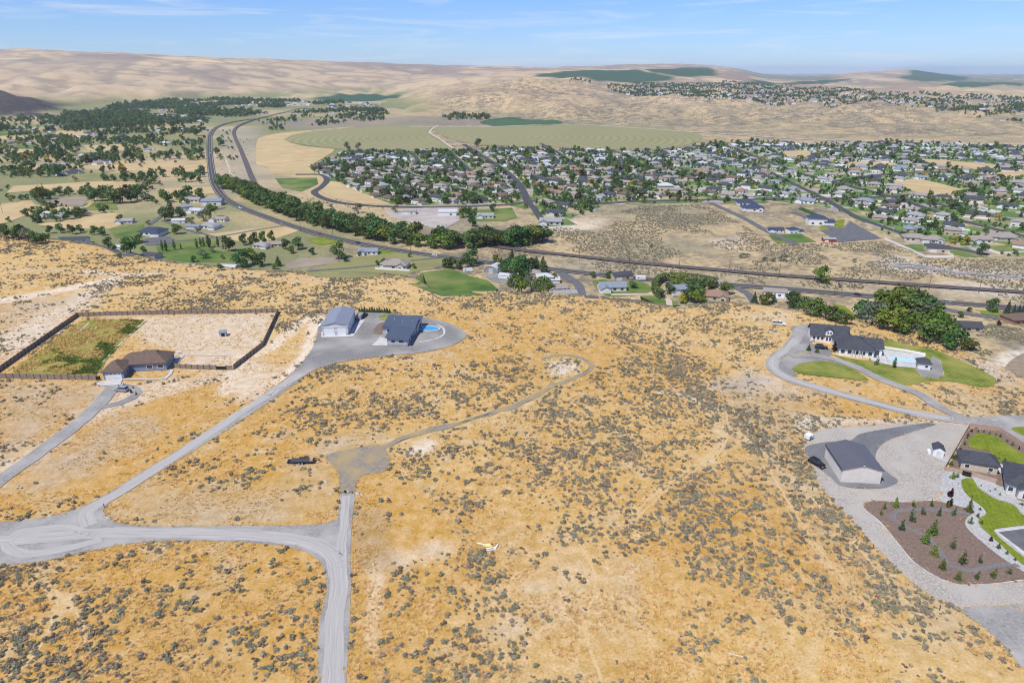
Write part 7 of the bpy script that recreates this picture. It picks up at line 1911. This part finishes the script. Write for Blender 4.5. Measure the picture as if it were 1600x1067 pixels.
# ---- tufts of dry grass over the near field
def tuft(seed):
    rr = random.Random(seed); m = MB()
    for i in range(9):
        a = rr.uniform(0, 6.28); b = rr.uniform(0.10, 0.42); h = rr.uniform(0.25, 0.5); x, y = rr.uniform(-.2, .2), rr.uniform(-.2, .2); w_ = 0.05
        m.tri((x - math.sin(a) * w_, y + math.cos(a) * w_, 0), (x + math.sin(a) * w_, y - math.cos(a) * w_, 0), (x + math.cos(a) * b, y + math.sin(a) * b, h))
    return m.mesh('tuft', 'dry_grass')
TU = [tuft(s) for s in (1, 2, 3)]
n = 80000
y = 72 + 230 * NR.random(n) ** 1.4; x = NR.uniform(-1, 1, n) * (0.86 * y + 12)
k = (fbm(x, y, 9.0, 401, 3) > 0.44) & ~blocked(x, y, 0.0) & (y < np.interp(x, RX, RY))
x, y = x[k], y[k]; s_ = NR.uniform(.5, 1.2, len(x))
ex, ey = [], []
for q in EDGES:
    d_ = np.roll(q, -1, 0) - q; ln_ = np.hypot(*d_.T); kk = np.maximum((ln_ * 2.2).astype(int), 1); f_ = NR.random(kk.sum())[:, None]
    pp = np.repeat(q, kk, 0) + np.repeat(d_, kk, 0) * f_ + NR.normal(0, 0.32, (kk.sum(), 2)); ex.append(pp[:, 0]); ey.append(pp[:, 1])
ex, ey = np.concatenate(ex), np.concatenate(ey); ke = fbm(ex, ey, 5.0, 421, 2) > 0.42
x = np.concatenate([x, ex[ke]]); y = np.concatenate([y, ey[ke]]); s_ = np.concatenate([s_, NR.uniform(.5, 1.1, ke.sum())])
scatter('dry_grass', np.column_stack([x, y, H(x, y) - 0.02]), NR.uniform(0, 6.28, len(x)), np.column_stack([s_ * 1.3, s_ * 1.3, s_]), NR.integers(0, 3, len(x)), TU)

# ---- labels shared by look-alikes get their place in the row
def ordinal(n):
    one = ['', 'first', 'second', 'third', 'fourth', 'fifth', 'sixth', 'seventh', 'eighth', 'ninth', 'tenth', 'eleventh', 'twelfth', 'thirteenth', 'fourteenth', 'fifteenth', 'sixteenth', 'seventeenth', 'eighteenth', 'nineteenth']
    ten = ['', '', 'twent', 'thirt', 'fort', 'fift', 'sixt', 'sevent', 'eight', 'ninet']
    if n < 20: return one[n]
    if n < 100: return ten[n // 10] + ('ieth' if n % 10 == 0 else 'y-' + one[n % 10])
    return 'hundred-' + ordinal(n - 100) if n > 100 else 'hundredth'
def number_labels():
    same = {}
    for o in bpy.data.objects:
        if o.parent is None and 'label' in o.keys(): same.setdefault(o['label'], []).append(o)
    for lab, os_ in same.items():
        if len(os_) < 2: continue
        os_.sort(key=lambda o: o.location.x / max(o.location.y, 1))
        for i, o in enumerate(os_):
            o['label'] = ' '.join((ordinal(i + 1) + ' from left ' + lab).split()[:16])
number_labels()

# ---- green weeds in the fenced garden
def weed(seed, mat):
    rr = random.Random(seed); m = MB()
    for i in range(14):
        a = rr.uniform(0, 6.28); b = rr.uniform(0.15, 0.5); h = rr.uniform(0.2, 0.75); x, y = rr.uniform(-.35, .35), rr.uniform(-.35, .35); w_ = 0.13
        m.tri((x - math.sin(a) * w_, y + math.cos(a) * w_, 0), (x + math.sin(a) * w_, y - math.cos(a) * w_, 0), (x + math.cos(a) * b, y + math.sin(a) * b, h))
    return m.mesh('weed', mat)
WD = [weed(1, 'leaf_light'), weed(2, 'leaf_light'), weed(3, 'dry_grass'), weed(4, 'leaf')]
wx, wy = sample_px([(20, 582), (60, 550), (118, 508), (135, 500), (222, 500), (228, 503), (190, 535), (165, 565), (150, 584), (90, 586)], 9000)
gn = fbm(wx, wy, 8.0, 511, 3) + 0.012 * (wx + 150); k = fbm(wx, wy, 5.0, 513, 2) > 0.40
wx, wy, gn = wx[k], wy[k], gn[k]
kd_ = (gn > 0.40) | (NR.random(len(gn)) < 0.35); wx, wy, gn = wx[kd_], wy[kd_], gn[kd_]
wi = np.where(gn > 0.50, NR.choice([0, 1, 3], len(wx)), np.where(gn > 0.36, NR.choice([0, 1, 2], len(wx)), 2)); ws = NR.uniform(.5, 1.3, len(wx))
scatter('weed_cover', np.column_stack([wx, wy, H(wx, wy)]), NR.uniform(0, 6.28, len(wx)), np.column_stack([ws] * 3), wi, WD)
